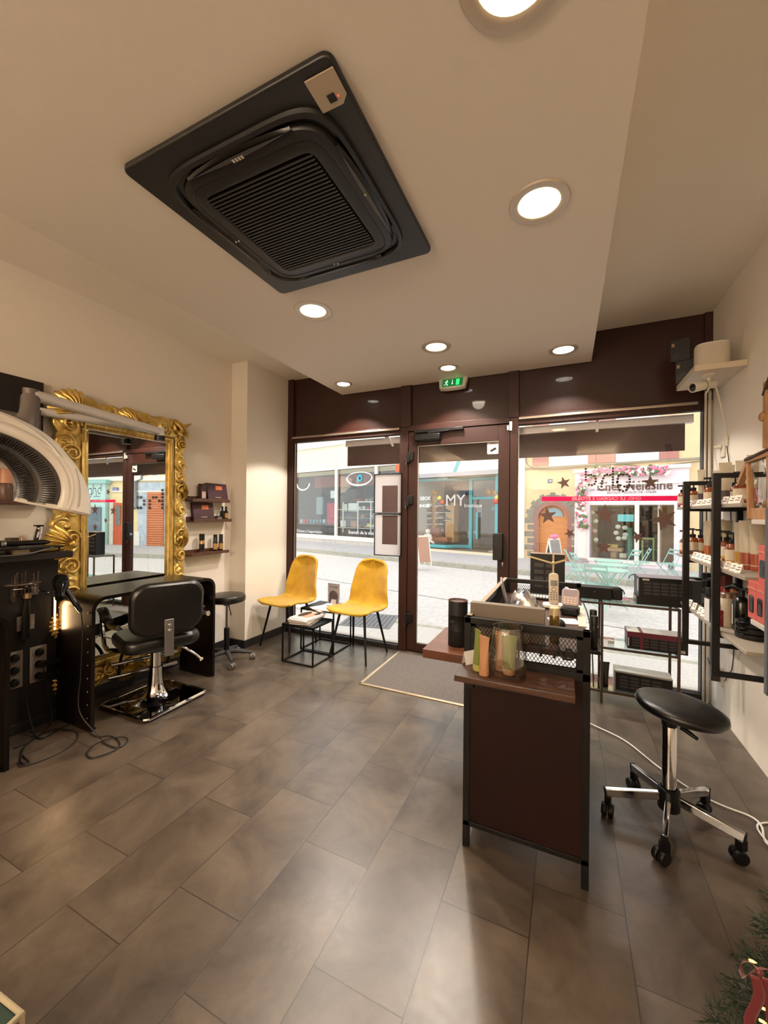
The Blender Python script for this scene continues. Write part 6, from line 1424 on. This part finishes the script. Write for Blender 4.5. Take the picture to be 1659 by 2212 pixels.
s, z = SP(1022, 1128, 1.8); t = T('armchair', 'pale moulded chair inside the turquoise door', 'chair', EM @ Vector((s, 1.8, zs)), -.24); G().lathe([(.2, .42), (.25, .5), (.27, .8), (.25, .8), (.22, .5), (0, .45)], 20, a0=PI*.3, a1=PI*1.7).build('seat_shell', M('pale grey shell', (170, 175, 180), .5), t); g = G()
for a, b_ in ((-.2, -.2), (.2, -.2), (-.2, .2), (.2, .2)): g.cyl((a, b_, 0), (a*.6, b_*.6, .44), .015, n=6)
g.build('legs', wbx, t)
inr(1070, 1133, 1080, 1175, .6, M('green plant pot group', (70, 110, 90), .7), 'green_display', sh_, .3)
etext('geox', 1071, 1097, .2, teal, sh_, .28)
g = GE(); s, z = SP(987, 1011, -.02); g.bar((s-.18, -.02, z-.3), (s+.14, -.02, z+.45), .16, .02, up=(0, 1, 0)); g.build('turquoise_slash', teal, sh_, smooth=False)
# ---------------- pillar and beige building with arched door
bb = T('beige_building', 'beige rendered building with arched stone doorway and rusty pink shutters', 'building')
b0, b1, b2, b3 = SP(1118, 1100)[0], SP(1134, 1100)[0], SP(1243, 1100)[0], SP(1488, 1100)[0]
b4 = SP(262, 1100, 0, True)[0]  # where the row seen in the mirror takes over (left edge is nearer)
mE0 = SP(362, 1100, 0, True)[0]
cx_ = SP(1193, 1150)[0]; rw = (SP(1228, 1150)[0]-SP(1157, 1150)[0])/2-.06; zsp = SP(1193, 1122)[1]; zt_ = zsp+rw
arch = [(cx_+rw*math.cos(PI*i/20), zsp+rw*math.sin(PI*i/20)) for i in range(21)]
zm0 = SP(1350, 1010)[1]
g = GE(); g.box(b0, b1, -.08, .3, GZ, 9).build('pale_pillar', offw, bb, smooth=False)
poly = [(b1, GZ), (cx_-rw, GZ)]+arch[::-1]+[(cx_+rw, GZ), (b2, GZ), (b2, 9), (b1, 9)]
poly_m = EM @ frame((0, 0, 0), (1, 0, 0), (0, 0, 1))   # local z = -d
G(poly_m).prism(poly, -.35, 0).build('facade_wall', beige, bb, smooth=False)
GE().box(b2, b3, 0, .35, zm0, 9).box(b3, mE0, 0, .35, GZ, 9).build('facade_wall', beige, bb, smooth=False)
dm = M('orange slatted wood', (206, 128, 66), .55, rgb2=(226, 152, 84), nscale=2, stretch=(1, 1, 8))
g = GE().box(cx_-rw, cx_+rw, .22, .26, GZ, zt_)
nz = 30
for i in range(nz): z = GZ+.05+i*(zsp+.1-GZ)/nz; g.box(cx_-rw+.03, cx_+rw-.03, .19, .22, z, z+(zsp+.1-GZ)/nz*.8)
g.build('slatted_door', dm, bb, smooth=False)
tr_ = [(cx_+rw*.62*math.cos(PI*i/16), zsp+.12+rw*.62*math.sin(PI*i/16)) for i in range(17)]; G(poly_m).prism(tr_, -.19, -.17).build('fanlight', M('fanlight glass', (130, 160, 168), .2), bb, smooth=False)
fr2 = M('brown pink door surround', (150, 98, 92), .7); out = [(cx_+(rw+.14)*math.cos(PI*i/20), zsp+(rw+.14)*math.sin(PI*i/20)) for i in range(21)]
v_ = []; f_ = []; inn = [(cx_+rw, GZ)]+arch+[(cx_-rw, GZ)]; ou = [(cx_+rw+.14, GZ)]+out+[(cx_-rw-.14, GZ)]
n = len(inn); v_ = [(x, z, .02) for x, z in inn]+[(x, z, .02) for x, z in ou]+[(x, z, -.2) for x, z in inn]; f_ = [(i, i+1, n+i+1, n+i) for i in range(n-1)]+[(i, i+1, 2*n+i+1, 2*n+i) for i in range(n-1)]
G(poly_m).add(v_, f_).build('door_surround', fr2, bb, smooth=False)
stn = M('grey stone blocks', (128, 122, 110), .8, noise=.2, nscale=4)
g = GE(TR(0, -.03, 0)); r1 = rw+.16
for i in range(15):
    a = PI*(i+.5)/15; L_ = .34 if i % 2 else .26; m_ = TR(cx_+(r1+L_/2)*math.cos(a), 0, zsp+(r1+L_/2)*math.sin(a)) @ RY(-a); g.box(-L_/2, L_/2, 0, .03, -.085, .085, m_)
for i in range(11):
    z = GZ+.1+i*.27; L_ = .34 if i % 2 else .24
    if z < zsp-.1: g.box(cx_-r1-L_, cx_-r1, 0, .03, z, z+.2).box(cx_+r1, cx_+r1+L_, 0, .03, z, z+.2)
g.build('stone_surround', stn, bb, smooth=False)
inr(1183, 1035, 1193, 1043, -.02, M('number plate', (60, 70, 110), .5), 'number_plate', bb, .02); etext('18', 1188, 1039, .12, bt_, bb, -.03)
shm2 = M('rust pink shutter', (178, 120, 108), .6)
for (u0, u1, v0, v1) in ((1151, 1183, 900, 1004), (1271, 1287, 900, 999), (1289, 1328, 900, 998), (1426, 1466, 900, 990)): inr(u0, v0, u1, v1, -.05, shm2, 'shutter', bb, .05)
for (u0, u1, v0, v1) in ((1187, 1270, 900, 1003), (1331, 1424, 900, 996)): inr(u0, v0, u1, v1, -.02, offw, 'window_panel', bb, .05)
g = GE(); a = ER(1134, 1012, 1243, 1008, -.05); g.box(a[0], mE0, -.06, 0, a[2], a[3]+.02); g.build('ledge_string', M('grey string course', (150, 140, 120), .8), bb, smooth=False)
cb2 = T('facade_cables', 'thin grey cables sagging along the beige facade above the shop', 'cable'); G(EM).tube(smoothpts([(SP(1135, 985, -.08)[0], -.08, SP(1135, 985, -.08)[1]), (SP(1145, 1008, -.08)[0], -.08, SP(1145, 1008, -.08)[1]), (SP(1200, 1014, -.08)[0], -.08, SP(1200, 1014, -.08)[1]), (SP(1330, 1003, -.08)[0], -.08, SP(1330, 1003, -.08)[1]), (SP(1400, 1008, -.08)[0], -.08, SP(1400, 1008, -.08)[1]), (SP(1518, 996, -.08)[0], -.08, SP(1518, 996, -.08)[1])], 6), .018, 5).build('cable_run', M('old cable grey', (110, 104, 92), .7), cb2)
# ---------------- pink tea room
pk = T('tea_room', 'pale pink tea room shopfront named Chez Mélusine with flower garland', 'building')
zw = SP(1290, 1091)[1]; zb_ = SP(1290, 1208)[1]; w0, w1, w2, w3 = SP(1275, 1100)[0], SP(1372, 1100)[0], SP(1377, 1100)[0], SP(1421, 1100)[0]
g = GE(); g.box(b2, b3, -.12, .25, zw, zm0).box(b2, w0, -.12, .25, GZ, zw).box(w3+.45, b3, -.12, .25, GZ, zw).box(b2, w3+.3, -.12, .25, GZ, zb_)
g.build('pink_front', palepink, pk, smooth=False)
g = GE().box(b2-.05, b3+.05, -.2, -.12, zm0-.12, zm0).box(b2, b3, -.16, -.12, zm0-.62, zm0-.56).box(w1, w2+.06, -.14, .0, zb_, zw).box(w0-.05, w3, -.15, -.02, zb_-.06, zb_+.05).box(b2+.12, w0-.12, -.14, -.12, GZ+.2, GZ+2.0)
g.build('white_moulding', offw, pk, smooth=False)
GE().box(w0, w3, 0, .01, zb_, zw).build('shop_glass', dgl, pk, smooth=False)
GE().box(w0-.2, b3, 2.6, 2.8, GZ, zw).build('shop_back_wall', dark_in, pk, smooth=False)
GE().box(w3, w3+.06, 0, 1.4, GZ, zw).box(w3, b3, 1.3, 1.4, GZ, zw).build('entrance_wall', M('warm cream entrance', (206, 194, 176), .7), pk, smooth=False)
inr(1425, 1095, 1440, 1140, 1.2, M('framed mirror frame', (168, 140, 90), .5), 'entrance_mirror', pk, .05)
brn = M('brown sign lettering', (96, 70, 60), .6)
etext('Chez Mélusine', 1367, 1050, .44, brn, pk, -.135, bold=.02, wscale=.86); etext('BOUTIQUE • SALON DE THÉ • ATELIER', 1363, 1063.5, .115, M('grey sign lettering', (120, 112, 108), .6), pk, -.135, wscale=.74)
fl = T('flower_garland', 'arch of pink and white artificial flowers around the tea room sign', 'flower garland')
rf = random.Random(9); cl3 = {'pink_blossoms': (M('pink blossom', (226, 120, 150), .7), []), 'white_blossoms': (M('white blossom', (240, 232, 222), .7), []), 'leaves': (M('garland leaf green', (88, 112, 72), .8), [])}
path = [(1262, 1140), (1255, 1120), (1252, 1100), (1256, 1078), (1254, 1060), (1258, 1045), (1265, 1030), (1280, 1022), (1300, 1018), (1320, 1020), (1345, 1018), (1370, 1019), (1395, 1018), (1415, 1014), (1440, 1018)]
gp, gw_, gl_ = GE(), GE(), GE()
for i in range(800):
    k = rf.random()*(len(path)-1); j = int(k); f = k-j; u = path[j][0]*(1-f)+path[j+1][0]*f+rf.gauss(0, 4.2); v = path[j][1]*(1-f)+path[j+1][1]*f+rf.gauss(0, 4)
    d = -.2-rf.random()*.12; s, z = SP(u, v, d); r = rf.uniform(.028, .065); q = rf.random()
    (gp if q < .36 else gw_ if q < .68 else gl_).ell((s, d, z), r*(1.3 if q > .68 else 1), r*.6, r, 8, 5)
gp.build('pink_blossoms', cl3['pink_blossoms'][0], fl, kind='stuff'); gw_.build('white_blossoms', cl3['white_blossoms'][0], fl, kind='stuff'); gl_.build('leaves', cl3['leaves'][0], fl, kind='stuff')
item('hanging_board', 'turquoise hanging sign board inside the tea room window', 'sign', 1334, 1111, 1369, 1127, .3, M('bright turquoise board', (130, 222, 222), .5, emit=.3), .05)
item('wooden_table', 'round wooden display table with cakes inside the tea room window', 'table', 1306, 1184, 1343, 1192, .5, wbx, .6); item('display_pedestal', 'pedestal carrying the cake table in the tea room window', 'pedestal', 1319, 1192, 1331, 1206, .6, wbx, .3)
item('cake_stand', 'stack of cakes and fruit on the round wooden table', 'cake', 1312, 1176, 1334, 1184, .6, M('cake yellow', (222, 190, 110), .6), .2)
item('green_ladder', 'green wooden ladder shelf in the tea room window', 'ladder', 1356, 1140, 1365, 1205, .8, M('sea green wood', (90, 160, 130), .6), .1); item('yellow_shelf', 'yellow green shelf stand in the right tea room window', 'shelf', 1386, 1162, 1412, 1166, .6, M('lime yellow wood', (205, 200, 110), .6), .3)
for i, u in enumerate((1386, 1410)): item('yellow_post', ('left' if not i else 'right')+' upright of the yellow green stand in the right tea room window', 'post', u, 1162, u+3, 1212, .6, M('lime yellow wood', (205, 200, 110), .6), .1)
item('wicker_basket', 'small white wicker basket low in the tea room window', 'basket', 1338, 1196, 1352, 1206, .3, M('pale wicker', (222, 210, 180), .7), .25)
item('dark_arch_mirror', 'dark rounded mirror deep inside the tea room', 'mirror', 1305, 1122, 1328, 1152, 2.3, M('dark mirror', (40, 42, 50), .2), .05)
for i, (u, v) in enumerate(((1279, 1107), (1287, 1126), (1285, 1147), (1287, 1166), (1335, 1138), (1350, 1140), (1331, 1151), (1351, 1155), (1336, 1163), (1349, 1162))):
    s, z = SP(u, v, .25); t = T('paper_flower', 'white paper flower hanging in the tea room window', 'paper flower', EM @ Vector((s, .25, z)), 0, 'paper flowers hanging in the tea room window'); G().ell((0, 0, 0), .09, .05, .08, 10, 6).build('petals', M('paper petals', (238, 226, 205), .7) if i != 2 else M('pink paper petals', (232, 180, 180), .7), t)
# ---------------- folding tables and chairs
mint = M('mint green metal', (152, 192, 180), .5)
tabs = ((1317, 1232, .31, 'mint green round folding table nearest the shop window on the pavement'), (1322, 1221, .29, 'mint green round folding table behind the nearest one'), (1314, 1212, .29, 'mint green round folding table farthest back by the tea room window'))
def cafe_table(u, v, r, label):
    p = P(u, v, z=GZ+.72); t = T('cafe_table', label, 'table', (p.x, p.y, GZ), .3, 'mint green folding tables')
    G().lathe([(0, .715), (r, .715), (r+.005, .72), (r+.005, .735), (r-.01, .74), (0, .74)], 36).build('table_top', mint, t)
    g = G()
    for y in (-.16, .16): g.cyl((-.26, y, 0), (.24, y, .71), .012, n=6).cyl((.26, y, 0), (-.24, y, .71), .012, n=6)
    g.cyl((-.26, -.16, .02), (-.26, .16, .02), .01, n=6).cyl((.26, -.16, .02), (.26, .16, .02), .01, n=6).build('cross_legs', mint, t)
for a in tabs: cafe_table(*a)
def cafe_chair(x, y, rz, label):
    t = T('folding_chair', label, 'chair', (x, y, GZ), rz, 'mint green folding chairs')
    g = G()
    for k in range(5): g.box(-.19, .19, -.18+k*.078, -.12+k*.078, .44, .452)
    g.build('slatted_seat', mint, t, smooth=False)
    g = G()
    for x_ in (-.19, .19): g.cyl((x_, -.20, 0), (x_, .22, .86), .011, n=6).cyl((x_, .24, 0), (x_, -.18, .45), .011, n=6)
    g.build('folding_frame', mint, t); g = G()
    for z_ in (.70, .80): g.box(-.19, .19, .145+(z_-.7)*.5, .155+(z_-.7)*.5, z_, z_+.05)
    g.build('back_slats', mint, t, smooth=False); return t
c0 = None
for (u, v, rz, l) in ((1256, 1262, 1.9, 'mint folding chair left of the nearest table'), (1238, 1248, 1.7, 'mint folding chair farther left by the pink pilaster'), (1290, 1305, 2.9, 'mint folding chair in front of the nearest table'), (1358, 1248, -1.2, 'mint folding chair right of the middle table'), (1385, 1240, -1.6, 'mint folding chair against the tea room entrance'), (1440, 1243, -1.2, 'mint folding chair at the tea room entrance step'), (1471, 1250, -1.0, 'mint folding chair partly behind the product shelf'), (1505, 1285, -1.3, 'mint folding chair seen between the shelf boards')):
    p = P(u, v+8, z=GZ)
    c0 = cafe_chair(p.x, p.y, rz, l) if c0 is None else (dup(c0, (p.x, p.y, GZ), rz, l) and c0)
# A-boards
def aboard(u, v, h, label, mat):
    p = P(u, v, z=GZ); t = T('a_board', label, 'sandwich board', (p.x, p.y, GZ), .9)
    for s_ in (-1, 1):
        m_ = TR(0, s_*.0, h) @ RX(s_*.20) @ TR(0, 0, -h)
        G(m_).box(-.22, .22, -.012, .012, .12, h).build('panel', mat, t, smooth=False); G(m_).box(-.25, -.22, -.02, .02, 0, h+.02).box(.22, .25, -.02, .02, 0, h+.02).box(-.25, .25, -.02, .02, h-.02, h+.03).build('wooden_frame', wbx if mat is brn else offw, t, smooth=False)
    return t
aboard(912, 1222, 1.0, 'white framed sandwich board on the far pavement seen through the door', M('menu board brown', (170, 130, 110), .6))
ab = aboard(1196, 1232, 1.0, 'grey sandwich board with a flower tuft in front of the arched door', M('board grey', (140, 136, 134), .6))
g = G(TR(0, 0, 1.08)).ell((0, 0, 0), .16, .1, .08, 12, 6).ell((.1, 0, .02), .08, .08, .07, 10, 6); g.build('flower_tuft', cl3['pink_blossoms'][0], ab)
# ---------------- row farther right, seen only in the mirror
mb_ = T('corner_building', 'cream and teal building farther along the street, visible in the gilt mirror', 'building')
def MR(u0, v0, u1, v1, d, mat, name, th=.08): return inr(u0, v0, u1, v1, d, mat, name, mb_, th, True)
r0, r1_ = SP(362, 1100, 0, True)[0], 60
GE().box(r0, r1_, 0, .4, GZ, 12).build('facade_wall', M('sunny cream render', (232, 208, 156), .85), mb_, smooth=False)
zz = SP(262, 1037, 0, True)[1]
GE().box(r0, r1_, -.12, 0, zz-.05, zz+.18).build('white_cornice', offw, mb_, smooth=False)
GE().box(r0, r1_, -.06, 0, SP(262, 1063, 0, True)[1], SP(262, 1061, 0, True)[1]+.02).build('thin_cornice', offw, mb_, smooth=False)
for (u0, u1) in ((188, 207), (232, 262), (284, 306), (322, 344)): MR(u0, 985, u1, 1030, -.03, offw, 'window_surround'); MR(u0+5, 990, u1-4, 1026, -.06, M('window grey panes', (150, 160, 165), .3), 'window_panes', .02); MR(u0+3.5, 1012, u1-3.5, 1013.2, -.2, blackmetal, 'balcony_rail', .02)
MR(182, 1040, 226, 1190, -.25, tealp, 'teal_shopfront', .3); MR(182, 1036, 228, 1044, -.4, M('teal moulding', (140, 190, 180), .6), 'shopfront_cornice', .4); MR(188, 1095, 218, 1165, -.28, M('shopfront dark glass', (86, 104, 112), .2), 'shopfront_glass', .02)
g = None
orange_d = M('orange red door', (196, 84, 40), .5); MR(243, 1086, 261, 1184, -.05, orange_d, 'orange_door'); MR(250, 1092, 259, 1135, -.08, M('door dark lattice', (110, 110, 104), .5), 'door_window', .02); MR(236, 1080, 243, 1187, -.1, M('pale stone jamb', (205, 196, 178), .8), 'stone_jamb')
s, z = SP(249, 1058, -.05, True); GE(TR(s, -.05, z)).box(-.16, .16, 0, .03, -.12, .12).build('number_plate', M('enamel blue plate', (70, 90, 170), .4), mb_, smooth=False); text('21', .17, EM @ frame((s, -.06, z), (1, 0, 0), (0, 0, 1)), bt_, mb_)
s0, z0 = SP(308, 1000, -.1, True); s1_, z1_ = SP(307, 1035, -.1, True); s2_, z2_ = SP(293, 1040, -.1, True); s3_, z3_ = SP(293, 1098, -.1, True)
GE().tube([(s0, -.1, z0+1.5), (s1_, -.1, z1_), (s2_, -.1, z2_), (s3_, -.1, z3_)], .07, 8).build('drainpipe', M('grey drainpipe', (128, 130, 128), .6), mb_)
MR(299, 1042, 364, 1188, -.05, M('grey blue marble', (150, 166, 178), .3, rgb2=(196, 204, 208), nscale=5), 'marble_panel', .06)
MR(318, 1063, 352, 1184, -.09, M('orange brown roller shutter', (190, 104, 56), .5, noise=.15, nscale=3), 'roller_shutter', .05)
g = GE(); a = ER(318, 1063, 352, 1184, -.1, True)
for i in range(24): z = a[2]+(a[3]-a[2])*i/24; g.box(a[0], a[1], -.12, -.09, z, z+(a[3]-a[2])/24*.55)
g.build('shutter_slats', M('orange slats', (206, 122, 70), .5), mb_, smooth=False); MR(290, 1148, 300, 1186, -.1, offw, 'white_gate', .05)
s, z = SP(338, 1076, -.1, True); dots = GE(TR(s, -.12, z) @ RX(PI/2))
lg = {'g': ['.XX.X', 'X..XX', 'X...X', 'X..XX', '.XX.X', '....X', 'X...X', '.XXX.'], 'h': ['X....', 'X....', 'X.XX.', 'XX..X', 'X...X', 'X...X'], 'd': ['....X', '....X', '.XX.X', 'X..XX', 'X...X', '.XXXX']}
for k, ch in enumerate('ghd'):
    rows = lg[ch]; off = 0 if ch != 'g' else -2
    for r_, row in enumerate(rows):
        for c_, q in enumerate(row):
            if q == 'X': dots.lathe([(0, 0), (.07, 0), (.07, .02), (0, .02)], 8, TR((k-1)*1.05+c_*.18-.36, .4-(r_-off)*.18, 0))
dots.build('dotted_sign', blackplastic, mb_)
S(GE().box(-45, 60, 3.3, 3.6, -1, 12).build('wall_distant', cream, smooth=False))
# ================================================================== CAMERA, WORLD, VIEW
cd = bpy.data.cameras.new('camera'); cam = bpy.data.objects.new('camera', cd); COL.objects.link(cam)
cd.sensor_fit = 'HORIZONTAL'; cd.sensor_width = 36; cd.lens = FPX/1659*36; cd.clip_start = .02; cd.clip_end = 300
mw = Matrix((R3, U3, -F3)).transposed().to_4x4(); mw.translation = CAM; cam.matrix_world = mw
sc = bpy.context.scene; sc.camera = cam
w = bpy.data.worlds.new('sky'); sc.world = w; w.use_nodes = True
bg = w.node_tree.nodes['Background']; bg.inputs[0].default_value = (.93, .97, 1, 1); bg.inputs[1].default_value = 2.2
sc.view_settings.view_transform = 'Standard'; sc.view_settings.look = 'None'; sc.view_settings.gamma = 1; sc.view_settings.exposure = .25
sc.view_settings.use_curve_mapping = False
sc.cycles.max_bounces = 10; sc.cycles.diffuse_bounces = 5; sc.cycles.glossy_bounces = 5; sc.cycles.transparent_max_bounces = 16
sc.cycles.sample_clamp_indirect = 4; sc.cycles.caustics_reflective = False; sc.cycles.caustics_refractive = False
sc.cycles.use_denoising = True
